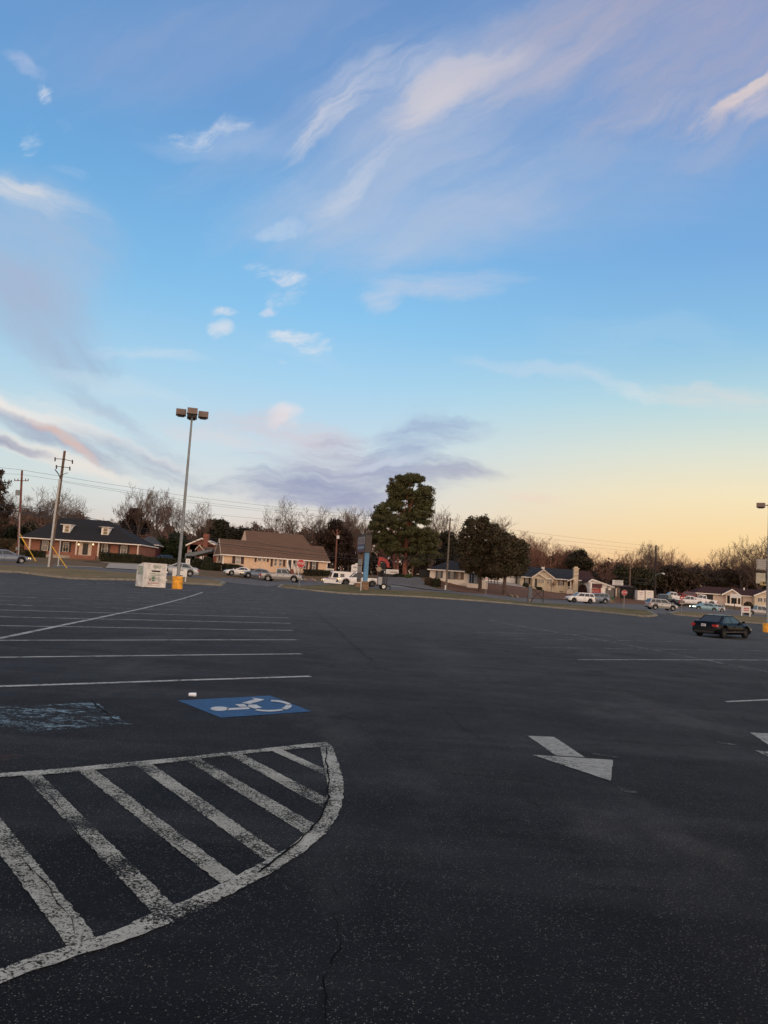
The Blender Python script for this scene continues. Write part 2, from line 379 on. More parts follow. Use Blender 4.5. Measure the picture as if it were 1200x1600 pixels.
def mat_leaf(name, c1, c2, c3, scale=0.6):
    m = bpy.data.materials.new(name); m.use_nodes = True; t = NT(m.node_tree)
    p = t.new('ShaderNodeBsdfPrincipled'); o = t.new('ShaderNodeOutputMaterial'); t.l.new(p.outputs[0], o.inputs[0])
    ob = t.new('ShaderNodeTexCoord').outputs['Object']
    oi = t.new('ShaderNodeObjectInfo').outputs['Random']
    n = t.noise(ob, scale, 4, 0.6); n2 = t.noise(ob, scale * 7, 3, 0.6)
    c = t.mix(t.rng(n, 0.35, 0.65), c1, c2)
    c = t.mix(t.rng(n2, 0.5, 0.75), c, c3)
    c = t.mix(t.math('MULTIPLY', oi, 0.35), c, tuple(x * 0.6 for x in c2[:3]) + (1,))
    t.put(p.inputs['Base Color'], c); p.inputs['Roughness'].default_value = 0.75
    p.inputs['Specular IOR Level'].default_value = 0.25
    return m

M_ASPH = mat_asphalt()
M_WHITE_LINE = mat_paint('white_hatch_paint', (0.44, 0.43, 0.37), (0.470, 0.505), mask_scale=60)
M_STRIPE = mat_paint('white_stripe_paint', (0.40, 0.39, 0.33), (0.475, 0.515), mask_scale=75)
M_STALL = mat_paint('white_stall_paint', (0.48, 0.47, 0.44), (0.40, 0.52), mask_scale=14)
M_STALL_OLD = mat_paint('faded_stall_paint', (0.34, 0.34, 0.34), (0.42, 0.58), mask_scale=6)
M_ARROW = mat_paint('arrow_paint', (0.34, 0.335, 0.30), (0.405, 0.475), mask_scale=20)
M_BLUE = mat_paint('blue_paint', (0.022, 0.088, 0.21), (0.36, 0.44), mask_scale=30)
M_ISA = mat_paint('symbol_paint', (0.58, 0.59, 0.58), (0.36, 0.43), mask_scale=30)
M_OLDBLUE = mat_paint('flaked_blue_paint', (0.24, 0.34, 0.40), (0.52, 0.55), mask_scale=15, stretch=(0.8, 1.3, 1))
M_GHOST = mat_paint('ghost_paint', (0.16, 0.16, 0.16), (0.47, 0.60), mask_scale=9, fade=0.35)
M_RUST = mat_paint('rust_stain_paint', (0.16, 0.075, 0.045), (0.44, 0.72), mask_scale=5, fade=0.35)
M_CRACK = pbr('crack_dark', (0.0035, 0.0035, 0.0045), 0.95, spec=0.1, var=0)
M_ROAD = mat_ground('street_asphalt', [(0.125, 0.112, 0.106, 1), (0.16, 0.145, 0.135, 1), (0.10, 0.092, 0.09, 1)], 0.12, 0.85, 7)
M_CONC = mat_ground('concrete', [(0.36, 0.31, 0.26, 1), (0.42, 0.36, 0.30, 1), (0.30, 0.26, 0.22, 1)], 0.3, 0.9, 6)
M_KERB = mat_ground('kerb_concrete', [(0.22, 0.205, 0.17, 1), (0.28, 0.26, 0.21, 1), (0.13, 0.12, 0.10, 1)], 0.8, 0.9, 12)
M_DRY = mat_ground('dry_lawn', [(0.16, 0.10, 0.052, 1), (0.115, 0.085, 0.045, 1), (0.19, 0.105, 0.055, 1)], 0.12, 0.95, 3)
M_LITTER = mat_ground('leaf_litter_lawn', [(0.17, 0.080, 0.048, 1), (0.13, 0.068, 0.042, 1), (0.20, 0.105, 0.062, 1)], 0.2, 0.95, 3)
M_VERGE = mat_ground('verge_grass', [(0.22, 0.145, 0.070, 1), (0.12, 0.105, 0.045, 1), (0.26, 0.17, 0.085, 1)], 0.25, 0.95, 5)
M_VERGE_G = mat_ground('verge_grass_green', [(0.080, 0.082, 0.030, 1), (0.19, 0.13, 0.06, 1), (0.085, 0.080, 0.030, 1)], 0.16, 0.95, 5)

# ------------------------------------------------------------------ mesh + object helpers
class MB:
    def __init__(s): s.v = []; s.f = []
    def quad(s, a, b, c, d):
        i = len(s.v); s.v += [tuple(a), tuple(b), tuple(c), tuple(d)]; s.f.append((i, i + 1, i + 2, i + 3)); return s
    def tri(s, a, b, c):
        i = len(s.v); s.v += [tuple(a), tuple(b), tuple(c)]; s.f.append((i, i + 1, i + 2)); return s
    def box(s, x0, x1, y0, y1, z0, z1):
        i = len(s.v)
        s.v += [(x0, y0, z0), (x1, y0, z0), (x1, y1, z0), (x0, y1, z0), (x0, y0, z1), (x1, y0, z1), (x1, y1, z1), (x0, y1, z1)]
        s.f += [tuple(i + k for k in q) for q in ((0, 3, 2, 1), (4, 5, 6, 7), (0, 1, 5, 4), (1, 2, 6, 5), (2, 3, 7, 6), (3, 0, 4, 7))]
        return s
    def prism(s, pts, off):
        """extrude a closed 3D polygon by vector off"""
        n = len(pts); i = len(s.v); off = Vector(off)
        s.v += [tuple(p) for p in pts] + [tuple(Vector(p) + off) for p in pts]
        s.f.append(tuple(range(i, i + n))[::-1]); s.f.append(tuple(range(i + n, i + 2 * n)))
        for k in range(n):
            s.f.append((i + k, i + (k + 1) % n, i + n + (k + 1) % n, i + n + k))
        return s
    def tube(s, pts, rad, n=8, caps=True):
        pts = [Vector(p) for p in pts]
        if not hasattr(rad, '__len__'): rad = [rad] * len(pts)
        base = len(s.v)
        prev = None
        for k, p in enumerate(pts):
            d = (pts[min(k + 1, len(pts) - 1)] - pts[max(k - 1, 0)])
            d = d.normalized() if d.length > 1e-9 else Vector((0, 0, 1))
            a = prev if prev is not None else (Vector((1, 0, 0)) if abs(d.x) < 0.8 else Vector((0, 1, 0)))
            a = (a - d * a.dot(d)).normalized(); b = d.cross(a); prev = a
            for j in range(n):
                th = 2 * math.pi * j / n
                s.v.append(tuple(p + (a * math.cos(th) + b * math.sin(th)) * rad[k]))
        for k in range(len(pts) - 1):
            for j in range(n):
                q = base + k * n
                s.f.append((q + j, q + (j + 1) % n, q + n + (j + 1) % n, q + n + j))
        if caps:
            s.f.append(tuple(base + j for j in range(n))[::-1])
            e = base + (len(pts) - 1) * n
            s.f.append(tuple(e + j for j in range(n)))
        return s
    def build(s, name, mat, parent=None, smooth=False, loc=None):
        me = bpy.data.meshes.new(name)
        me.from_pydata(s.v, [], s.f)
        me.materials.append(mat)
        if smooth:
            me.polygons.foreach_set('use_smooth', [True] * len(me.polygons))
            me.set_sharp_from_angle(angle=R(38))
        me.update()
        o = bpy.data.objects.new(name, me); COL.objects.link(o)
        if parent is not None: o.parent = parent
        if loc is not None: o.location = loc
        return o

def tag(o, label, cat, group=None):
    o['label'] = label; o['category'] = cat
    if group: o['group'] = group
    return o
def thing(name, label, cat, loc=(0, 0, 0), rotz=0.0, group=None):
    o = bpy.data.objects.new(name, None); COL.objects.link(o)
    o.location = loc; o.rotation_euler = (0, 0, rotz); o.empty_display_size = 0.3
    return tag(o, label, cat, group)
def struct(o, kind='structure'):
    o['kind'] = kind; return o
def copy_tree(o, parent=None):
    c = o.copy(); COL.objects.link(c)
    if parent is not None: c.parent = parent
    for ch in list(o.children): copy_tree(ch, c)
    return c

# ------------------------------------------------------------------ terrain: a height field fitted to surveyed points (photo px, py, distance)
KERB_L = [(-160, 889, 60), (-60, 894, 60), (0, 897, 60), (100, 902.5, 60), (211, 908, 60), (300, 913, 60), (345, 915.5, 61)]
KERB_L_BACK = [(352, 912, 66), (335, 908, 72), (250, 901, 76), (160, 894, 76), (0, 884.5, 76), (-160, 875, 76)]
KERB_M = [(436, 918, 83), (448, 919.6, 78), (490, 923.7, 76), (540, 928, 76), (600, 931, 78), (660, 933.5, 80), (710, 937, 80), (800, 944, 80), (900, 953, 78), (1010, 964, 74), (1026, 963, 76)]
KERB_M_BACK = [(1010, 956, 82), (900, 947, 86), (800, 939.5, 88), (743, 933, 88), (660, 926, 88), (585, 920, 88), (540, 917, 88), (490, 915, 88), (442, 915.7, 87)]
FAR_EDGE = [(-160, 872, 84), (0, 882, 84), (160, 888, 90), (250, 894, 95), (300, 899, 98), (352, 902, 106), (430, 907, 110), (503, 911, 112), (580, 914, 112), (660, 921, 108), (740, 927, 110), (800, 932.5, 118), (875, 937, 134), (949, 942, 140), (1010, 945.6, 142),
            (1060, 948, 150), (1130, 952, 160), (1200, 958, 160)]
VERGE_R = [(1046, 959, 90), (1054, 960.5, 86), (1100, 966, 85), (1150, 971, 84), (1200, 976, 84), (1300, 985, 84)]
VERGE_R_BACK = [(1300, 973, 105), (1200, 966, 105), (1160, 963.5, 100), (1110, 960, 97), (1060, 957, 95)]
CP = KERB_L + KERB_L_BACK + KERB_M + KERB_M_BACK + FAR_EDGE + VERGE_R + VERGE_R_BACK + [
    (235, 918, 54), (277, 921, 52), (1130, 998, 50), (1197, 987.6, 72), (1060, 975, 62), (567, 922.7, 84), (600, 921, 91), (466, 911, 100),
    (440, 909.5, 106), (375, 903.5, 108), (275, 897, 94), (10, 882, 82), (77, 886, 78), (28, 869, 100),
    (40, 868, 140), (130, 873, 140), (220, 878, 140), (345, 891, 130), (510, 893, 140), (150, 879, 122), (250, 883, 122), (420, 900, 122),
    (671, 904, 140), (720, 916, 138), (761, 919, 140), (640, 906, 150), (600, 908, 135), (697, 921, 125), (770, 911, 160), (815, 914, 170), (860, 924, 168), (900, 928, 166),
    (930, 930, 166), (952, 940, 150), (1008, 937, 165), (905, 941.7, 126), (931, 942, 130), (1034, 953.5, 115), (1040, 946, 134), (1131, 955, 148), (1150, 954, 152), (1182, 964, 138),
    (1050, 932.5, 178), (1085, 943, 155), (1110, 941, 184), (1190, 951, 180), (1100, 949, 168), (530, 905, 130), (540, 914, 112)]
def cxyz(c):
    p = P(*c); return (p.x, p.y, p.z)
cps = [cxyz(c) for c in CP]
for yy_ in (-30, 0, 25, 38):
    for xx_ in (-60, -25, 0, 25, 60):
        cps.append((xx_, yy_, -0.25 if (xx_ >= 25 and yy_ > 30) else 0.0))
for a_, z_ in ((-200, 4), (-130, 4), (-60, 4), (0, 3.2), (60, 2.6), (110, 2.6), (200, 2.6)):
    cps.append((a_, 230, z_)); cps.append((a_ * 1.5, 330, z_ + .5))
cps += [(-160, 60, 0.6), (-160, 120, 2.5), (-160, 0, 0), (180, 0, -.5), (180, 60, -.6), (180, 120, 0), (180, 170, 1.5), (-40, 60, .35), (0, 60, 0.12), (12, 55, -.05), (20, 60, -.3)]
cps = np.array(cps)
_d = np.hypot(cps[:, None, 0] - cps[None, :, 0], cps[:, None, 1] - cps[None, :, 1])
_n = len(cps)
def _k(d): return np.sqrt(d * d + 9.0)
_A = np.zeros((_n + 3, _n + 3)); _A[:_n, :_n] = -_k(_d) - np.eye(_n) * 0.4
_A[:_n, _n] = 1; _A[:_n, _n + 1] = cps[:, 0] / 100; _A[:_n, _n + 2] = cps[:, 1] / 100; _A[_n:, :_n] = _A[:_n, _n:].T
_W = np.linalg.solve(_A, np.concatenate([cps[:, 2], [0, 0, 0]]))
def Tn(x, y):
    x = np.asarray(x, float); y = np.asarray(y, float)
    xc = np.clip(x, -190, 190); yc = np.clip(y, -30, 300)
    out = np.zeros(x.shape)
    for i in range(_n): out -= _W[i] * _k(np.hypot(xc - cps[i, 0], yc - cps[i, 1]))
    out += _W[_n] + _W[_n + 1] * xc / 100 + _W[_n + 2] * yc / 100
    s = np.clip((y - 14) / 22.0, 0, 1); s = s * s * (3 - 2 * s)
    return out * s
def T(x, y): return float(Tn(np.array([x]), np.array([y]))[0])

def XY(px, D):
    hy = 912.8 + (px - 600) * math.tan(ROLL)
    p = P(px, hy, D); return p.x, p.y
def GD(px, D):
    """ground point under photo column px at distance D"""
    x, y = XY(px, D); z = T(x, y)
    # columns lean a little: correct x for height below the horizon
    c = CM.transposed() @ Vector((x, y, z - EYE)); sx = 600 + F * c.x / -c.z
    x -= (sx - px) * D / F
    return Vector((x, y, T(x, y)))
def G(px, py):
    """ray from the camera through a pixel onto the ground"""
    d = pdir(px, py); lo = 0.5
    o = Vector((0, 0, EYE)); s = 0.5; prev = s
    ts = np.linspace(1.0, 260, 2600) / d.y
    z = EYE + d.z * ts - Tn(d.x * ts, d.y * ts)
    k = int(np.argmax(z < 0))
    if z[k] >= 0: raise ValueError('ray misses the ground %s' % ((px, py),))
    a, b = ts[max(k - 1, 0)], ts[k]
    for _ in range(18):
        m_ = (a + b) / 2
        if EYE + d.z * m_ - T(d.x * m_, d.y * m_) < 0: b = m_
        else: a = m_
    q = o + d * b
    return Vector((q.x, q.y, T(q.x, q.y)))

CELL = 2.0
def drape(name, pts, zoff, mat, skirt=0.0, cell=CELL):
    """flat sheet over polygon pts (x, y), laid on the terrain"""
    bm = bmesh.new()
    vs = [bm.verts.new((p[0], p[1], 0)) for p in pts]
    bm.faces.new(vs)
    xs = [p[0] for p in pts]; ys = [p[1] for p in pts]
    for ax, lo, hi in ((0, min(xs), max(xs)), (1, min(ys), max(ys))):
        k = math.floor(lo / cell) + 1
        while k * cell < hi:
            co = [0, 0, 0]; no = [0, 0, 0]; co[ax] = k * cell; no[ax] = 1
            bmesh.ops.bisect_plane(bm, geom=bm.verts[:] + bm.edges[:] + bm.faces[:], dist=1e-5, plane_co=co, plane_no=no)
            k += 1
    bmesh.ops.triangulate(bm, faces=[f for f in bm.faces if len(f.verts) > 4])
    bm.normal_update()
    for f in bm.faces:
        if f.normal.z < 0: f.normal_flip()
    edges = [e for e in bm.edges if len(e.link_faces) == 1]
    vl = bm.verts[:]
    z = Tn(np.array([v.co.x for v in vl]), np.array([v.co.y for v in vl]))
    for v_, zz in zip(vl, z): v_.co.z = zz + zoff
    if skirt > 0:
        r = bmesh.ops.extrude_edge_only(bm, edges=edges)
        for v_ in r['geom']:
            if isinstance(v_, bmesh.types.BMVert): v_.co.z -= skirt
    me = bpy.data.meshes.new(name); bm.to_mesh(me); bm.free()
    me.materials.append(mat)
    o = bpy.data.objects.new(name, me); COL.objects.link(o)
    return o

def grow(a, b, step, f):
    out = [a]; s = step
    while out[-1] * (1 if b > 0 else -1) < abs(b):
        s *= f; out.append(out[-1] + (s if b > 0 else -s))
    return out
gx = list(np.arange(-150, 150.1, CELL)); gy = list(np.arange(-20, 262.1, CELL))
gx = sorted(set(grow(-150, -2600, CELL, 1.35)[1:] + gx + grow(150, 2600, CELL, 1.35)[1:]))
gy = sorted(set(grow(-20, -600, CELL, 1.35)[1:] + gy + grow(262, 3500, CELL, 1.35)[1:]))
GX, GY = np.meshgrid(gx, gy)
GZ = Tn(GX, GY) - 0.07
nx = len(gx); ny = len(gy)
me = bpy.data.meshes.new('ground')
verts = np.stack([GX.ravel(), GY.ravel(), GZ.ravel()], 1)
faces = [(j * nx + i, j * nx + i + 1, (j + 1) * nx + i + 1, (j + 1) * nx + i) for j in range(ny - 1) for i in range(nx - 1)]
me.from_pydata(verts.tolist(), [], faces); me.materials.append(M_DRY)
go = bpy.data.objects.new('ground', me); COL.objects.link(go); struct(go)

def xyl(lst): return [XY(c[0], c[2]) for c in lst]
# asphalt of the lot, then the street behind the verges
lot = [(-140, -18), (140, -18)] + [(140, 84)] + xyl(VERGE_R)[::-1][0:] + [XY(1040, 92), XY(1026, 90)] + xyl(KERB_M_BACK)[0:] + [XY(436, 90), XY(360, 80)] + xyl(KERB_L_BACK) + [(-140, 76)]
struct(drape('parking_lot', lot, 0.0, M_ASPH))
street = xyl(KERB_L_BACK)[::-1][0:] + [XY(356, 74), XY(436, 87)] + xyl(KERB_M_BACK)[::-1] + [XY(1026, 84), XY(1046, 91)] + xyl(VERGE_R_BACK)[::-1] + [(150, 105), (150, 165)] + xyl(FAR_EDGE)[::-1] + [(-140, 84), (-140, 76)]
struct(drape('street', street, 0.012, M_ROAD))
def verge(name, front, back, mat):
    pts = xyl(front) + xyl(back)
    struct(drape(name, pts, 0.13, mat, skirt=0.3))
def kerb(name, line, w_=0.3, h=0.15):
    pts = xyl(line)
    # subdivide
    pp = []
    for a, b in zip(pts[:-1], pts[1:]):
        n = max(1, int(math.hypot(b[0] - a[0], b[1] - a[1]) / 1.0))
        pp += [(a[0] + (b[0] - a[0]) * k / n, a[1] + (b[1] - a[1]) * k / n) for k in range(n)]
    pp.append(pts[-1])
    mb = MB(); n = len(pp); rows = []
    for k, p in enumerate(pp):
        q0 = pp[max(k - 1, 0)]; q1 = pp[min(k + 1, n - 1)]
        d = Vector((q1[0] - q0[0], q1[1] - q0[1])).normalized(); nn = Vector((-d.y, d.x))
        a = (p[0] - nn.x * w_ / 2, p[1] - nn.y * w_ / 2); b = (p[0] + nn.x * w_ / 2, p[1] + nn.y * w_ / 2)
        za, zb = T(*a), T(*b)
        rows.append([(a[0], a[1], za - .1), (a[0], a[1], za + h), (b[0], b[1], zb + h), (b[0], b[1], zb - .1)])
    for r in rows: mb.v += r
    for k in range(n - 1):
        for j in range(3):
            mb.f.append((4 * k + j, 4 * k + j + 1, 4 * k + 4 + j + 1, 4 * k + 4 + j))
    mb.f.append((0, 1, 2, 3)); e = 4 * (n - 1); mb.f.append((e + 3, e + 2, e + 1, e))
    struct(mb.build(name, M_KERB))
verge('grass_verge', KERB_L, KERB_L_BACK, M_VERGE)
kerb('kerb', KERB_L + KERB_L_BACK[:2])
verge('grass_verge', KERB_M, KERB_M_BACK, M_VERGE_G)
kerb('kerb', [KERB_M_BACK[-1]] + KERB_M + KERB_M_BACK[:1])
verge('grass_verge', VERGE_R, VERGE_R_BACK, M_VERGE)
kerb('kerb', [VERGE_R_BACK[-1]] + VERGE_R)
# brick-house drive and forecourt, side road up to the excavator, sidewalks
struct(drape('driveway', [XY(70, 124), XY(230, 122), XY(300, 110), XY(298, 99), XY(165, 92), XY(170, 108), XY(120, 117)], 0.02, M_CONC))
struct(drape('side_road', [XY(583, 111), XY(585, 135), XY(604, 190), XY(622, 190), XY(640, 150), XY(715, 109.5)], 0.022, M_ROAD))
struct(drape('leafy_lawn', [XY(725, 111.5), XY(650, 148), XY(640, 168), XY(830, 185), XY(1010, 178), XY(1010, 144), XY(949, 142), XY(875, 136), XY(800, 120)], 0.0, M_LITTER))
struct(drape('driveway', [XY(762, 158), XY(762, 170), XY(815, 172), XY(822, 160)], 0.02, M_CONC))
struct(drape('sidewalk', [XY(-160, 86), XY(0, 86), XY(160, 91.6), XY(160, 93.2), XY(0, 87.6), XY(-160, 87.6)], 0.02, M_CONC))
struct(drape('side_yard', [XY(1020, 146), XY(1030, 190), XY(1125, 180), XY(1130, 162), XY(1060, 152)], 0.015, M_ROAD))

# ------------------------------------------------------------------ painted markings
def ground_poly(name, pxs, mat, z=0.004, world=False):
    pts = pxs if world else [tuple(G(*p))[:2] for p in pxs]
    return struct(drape(name, pts, z, mat))
HO = [(-90, 1572), (-40, 1554), (0, 1540), (50, 1519), (100, 1502), (165, 1482), (225, 1461), (270, 1442), (320, 1420), (370, 1394), (425, 1365), (475, 1332), (509, 1304), (527, 1277), (535, 1255), (537, 1225), (530, 1196), (518, 1165), (509, 1161)]
HI = [(501, 1170), (507, 1200), (512, 1230), (510, 1258), (500, 1281), (480, 1303), (450, 1326), (415, 1346), (380, 1364), (350, 1381), (320, 1395), (272, 1416), (239, 1429), (200, 1447), (160, 1463), (107, 1481), (50, 1498), (0, 1515), (-40, 1530), (-90, 1548)]
mk = struct(bpy.data.objects.new('hatched_area_marking', None)); COL.objects.link(mk)
def mpoly(pxs, z, mat, par=None, name='stripe'):
    pts = [tuple(G(*p))[:2] for p in pxs]
    o = drape(name, pts, z, mat)
    if par is not None: o.parent = par
    else: struct(o)
    return o
def rough(pxs, amp=0.006, step=0.05):
    """ground points with a slightly ragged, hand-painted edge"""
    g = [G(*p) for p in pxs]; out = []
    for a, b in zip(g, g[1:] + g[:1]):
        n = max(1, int((b - a).length / step))
        for k in range(n):
            q = a.lerp(b, k / n); out.append((q.x + random.uniform(-amp, amp), q.y + random.uniform(-amp, amp)))
    return out
def rpoly(name, pxs, z, mat, par=None, amp=0.006, step=0.05):
    o = drape(name, rough(pxs, amp, step), z, mat)
    if par is not None: o.parent = par
    else: struct(o)
    return o
rpoly('border_line', HO + HI, 0.006, M_WHITE_LINE, mk, 0.006, .03)
rpoly('border_line', [(-90, 1219), (0, 1209.5), (100, 1202), (215, 1191), (300, 1183), (400, 1172), (500, 1161), (509, 1161), (501, 1168), (430, 1174), (350, 1182), (250, 1194.5), (150, 1204), (75, 1211), (0, 1215.5), (-90, 1225)], 0.0075, M_WHITE_LINE, mk, 0.006, .03)
for q in ([(-50, 1216), (-84, 1220), (105, 1480), (151, 1466)], [(60, 1208), (34, 1210), (239, 1429), (272, 1416)], [(147, 1203), (122, 1205), (345, 1382), (370, 1370)],
          [(237, 1194), (212, 1196), (415, 1346), (435, 1333)], [(311, 1185), (289, 1187), (478, 1305), (496, 1291)], [(377, 1178), (357, 1180), (505, 1263), (511, 1248)], [(441, 1172), (425, 1174), (508, 1212), (509, 1203)]):
    rpoly('stripe', q, 0.0045, M_STRIPE, mk, 0.005, .03)
# accessible-bay symbol
isa = struct(bpy.data.objects.new('accessible_bay_marking', None)); COL.objects.link(isa)
rpoly('blue_square', [(278, 1095), (422, 1087.3), (487, 1112), (345, 1122)], 0.004, M_BLUE, isa, 0.004)
def zz(x, y): return (260 + x / 5.0, 1070 + y / 5.0)
def ell(cx, cy, a, b, n=20, t0=0, t1=360): return [zz(cx + a * math.cos(R(t0 + (t1 - t0) * k / n)), cy - b * math.sin(R(t0 + (t1 - t0) * k / n))) for k in range(n + (0 if t1 - t0 == 360 else 1))]
def ispoly(pts, z=0.007): drape('symbol_piece', [tuple(G(*p))[:2] for p in pts], z, M_ISA).parent = isa
ispoly(ell(415, 191, 72, 17))
ispoly([zz(470, 187), zz(640, 180), zz(655, 188), zz(640, 194), zz(475, 203)])
ispoly([zz(535, 158), zz(600, 154), zz(640, 176), zz(575, 178)], 0.0078)
ispoly([zz(640, 160), zz(700, 160), zz(748, 184), zz(690, 192), zz(640, 176)], 0.0086)
ispoly([zz(590, 148), zz(690, 118), zz(665, 106), zz(768, 120), zz(735, 133), zz(650, 156)], 0.0094)
for a0, a1, w0 in ((84, 15, 17), (10, -42, 26), (-48, -128, 17)):
    o_, i_ = [], []
    for k in range(13):
        th = R(a0 + (a1 - a0) * k / 12)
        o_.append(zz(800 + 178 * math.cos(th), 170 - 46 * math.sin(th)))
        i_.append(zz(800 + (178 - w0 * 1.9) * math.cos(th), 170 - (46 - w0 * .72) * math.sin(th)))
    ispoly(o_ + i_[::-1], 0.0102 + a0 * 1e-6)
# old flaked symbol to its left, rust stain
rpoly('faded_bay_marking', [(-60, 1106), (60, 1102), (150, 1098), (160, 1106), (205, 1132), (170, 1134), (60, 1144), (-60, 1146)], 0.004, M_OLDBLUE, None, 0.03)
rpoly('rust_stain', [(-10, 1181), (20, 1178), (36, 1183), (30, 1188), (-10, 1190)], 0.004, M_RUST, None, 0.03)
# turn arrows
ar = struct(bpy.data.objects.new('arrow_marking', None)); COL.objects.link(ar)
rpoly('arrow_shaft', [(825, 1150.2), (866, 1152), (914.5, 1184.2), (868, 1181)], 0.004, M_ARROW, ar, 0.004)
rpoly('arrow_head', [(832, 1180.3), (957.5, 1188.3), (954.5, 1221)], 0.0055, M_ARROW, ar, 0.004)
ar2 = struct(bpy.data.objects.new('arrow_marking', None)); COL.objects.link(ar2)
rpoly('arrow_head', [(1180, 1173.3), (1300, 1180), (1292, 1224)], 0.0055, M_ARROW, ar2, 0.004)
rpoly('arrow_shaft', [(1172, 1145), (1212, 1147), (1262, 1177), (1216, 1174.5)], 0.004, M_ARROW, ar2, 0.004)
# stall lines, left block
def gline(name, a, b, w_, mat, z=0.006, par=None, wob=0.012):
    a = Vector(a[:2]); b = Vector(b[:2]); d = (b - a); L = d.length; d.normalize(); n = Vector((-d.y, d.x)) * w_ / 2
    m_ = max(1, int(L / 1.0)); l, r = [], []
    for k in range(m_ + 1):
        c = a + d * L * k / m_ + n.normalized() * random.uniform(-wob, wob)
        l.append(tuple(c + n)); r.append(tuple(c - n))
    o = drape(name, l + r[::-1], z, mat)
    if par is not None: o.parent = par
    else: struct(o)
    return o
LL = [((-120, 1077), (484, 1057)), ((-120, 1029), (471, 1022)), ((-120, 1001), (463, 1000)), ((-120, 976), (457.5, 985.3))]
for a, b in LL: gline('stall_line', G(*a), G(*b), 0.115, M_STALL)
E1, E4 = G(484, 1057), G(457.5, 985.3)
EA = [G(484, 1057), G(471, 1022), G(463, 1000), G(457.5, 985.3)]
stepv = (EA[3] - EA[0]) / 3
dirv = (G(-120, 976) - G(457.5, 985.3)).normalized()
k = 4
while (EA[0] + stepv * k).y < 66 and k < 22:
    e = EA[0] + stepv * k
    gline('stall_line', e, e + dirv * 24, 0.13 , M_STALL_OLD if k > 5 else M_STALL)
    k += 1
gline('divider_line', G(-80, 1014), G(316, 925.5), 0.13, M_STALL)
for a, b in (((0, 944), (50, 947)), ((-60, 930), (56, 934)), ((0, 911), (22, 912)), ((45, 911.5), (58, 912.2)), ((118, 912.5), (136, 913.2)), ((190, 918), (275, 922)), ((276, 921.6), (300, 923))):
    gline('stall_line', G(*a), G(*b), 0.13, M_STALL)
# right block
for a, b in (((903, 1031), (1330, 1032)), ((832, 1012), (1290, 1019)), ((783, 998), (1100, 1004)), ((743, 988), (980, 994)), ((1135, 1097), (1290, 1089)), ((1060, 1000), (1088, 1003))):
    gline('stall_line', G(*a), G(*b), 0.085, M_STALL if a[0] > 890 and a[1] > 1010 else M_STALL_OLD)
gline('divider_line', G(765, 969), G(905, 994), 0.12, M_STALL_OLD); gline('divider_line', G(905, 994), G(1300, 1070), 0.09, M_STALL_OLD)
for a, b in (((715, 962), (770, 964)), ((795, 960), (850, 962)), ((640, 951), (700, 952)), ((900, 1003), (960, 1004)), ((795, 1168.5), (845, 1173)), ((925, 1178), (965, 1183)), ((968, 1233), (990, 1240)), ((1120, 1160), (1150, 1165))):
    gline('old_paint_mark', G(*a), G(*b), 0.09, M_GHOST, wob=0.03)
# street markings
for pts in ([(607, 916.6), (636, 917.6)], [(610, 915.6), (630, 916.8)], [(902, 945.2), (932, 948.4)], [(955, 949.5), (975, 951.5)], [(980, 951), (996, 953)]):
    gline('street_line', G(*pts[0]), G(*pts[1]), 0.25, M_STALL, z=0.03)
# cracks: ragged dark strips
def crack(pxs, w_=0.012, z=0.0115, jit=0.5):
    g = [G(*p) for p in pxs]; pts = []
    for a, b in zip(g[:-1], g[1:]):
        n = max(2, int((b - a).length / 0.05))
        n = min(n, 60)
        for k in range(n): pts.append(a.lerp(b, k / n))
    pts.append(g[-1])
    nrm = Vector(((g[-1] - g[0]).y, -(g[-1] - g[0]).x)).normalized()
    L_ = []; R_ = []; off = 0
    for k, p in enumerate(pts):
        off = off * 0.9 + random.uniform(-1, 1) * 0.014 * jit
        ww = w_ * random.uniform(0.25, 1.0) * (0.3 + min(1, k / 5, (len(pts) - 1 - k) / 5))
        x = p.x + nrm.x * off; y = p.y + nrm.y * off
        L_.append((x - nrm.x * ww / 2, y - nrm.y * ww / 2)); R_.append((x + nrm.x * ww / 2, y + nrm.y * ww / 2))
    mb = MB()
    for l, r in zip(L_, R_):
        mb.v += [(l[0], l[1], T(*l) + z), (r[0], r[1], T(*r) + z)]
    for k in range(len(pts) - 1): mb.f.append((2 * k, 2 * k + 1, 2 * k + 3, 2 * k + 2))
    return struct(mb.build('asphalt_crack', M_CRACK))
crack([(519, 1382), (526, 1398), (533, 1404)], 0.011); crack([(545, 1408), (552, 1414), (551, 1426)], 0.007)
crack([(531, 1470), (527, 1488), (516, 1502), (511, 1520)], 0.017); crack([(517, 1430), (528, 1445), (531, 1470)], .006); crack([(511, 1520), (504, 1530), (509, 1552), (508, 1572), (503, 1590), (500, 1612)], 0.013)
crack([(488, 952), (520, 980), (548, 1003), (587, 1038)], 0.013, jit=2); crack([(690, 1108), (722, 1138), (762, 1164)], 0.007); crack([(820, 1245), (832, 1258), (842, 1270)], 0.009)
crack([(600, 1143), (660, 1144), (720, 1140)], 0.006); crack([(868, 1182), (890, 1183), (915, 1184)], 0.014); crack([(930, 1180), (975, 1190), (1010, 1204)], 0.008)
crack([(142, 1094), (158, 1108), (165, 1113), (188, 1132)], 0.018)
crack([(511, 1170), (512, 1200), (514, 1225), (518, 1250), (505, 1275), (488, 1300), (462, 1322), (440, 1340), (428, 1350), (400, 1368), (372, 1378)], 0.015)
crack([(10, 1318), (40, 1345), (80, 1400), (110, 1440), (120, 1462)], 0.006); crack([(72, 1238), (110, 1290), (150, 1340), (180, 1370)], 0.006)
crack([(372, 1310), (405, 1330), (432, 1345)], 0.009); crack([(200, 1240), (260, 1310), (330, 1362)], 0.005)
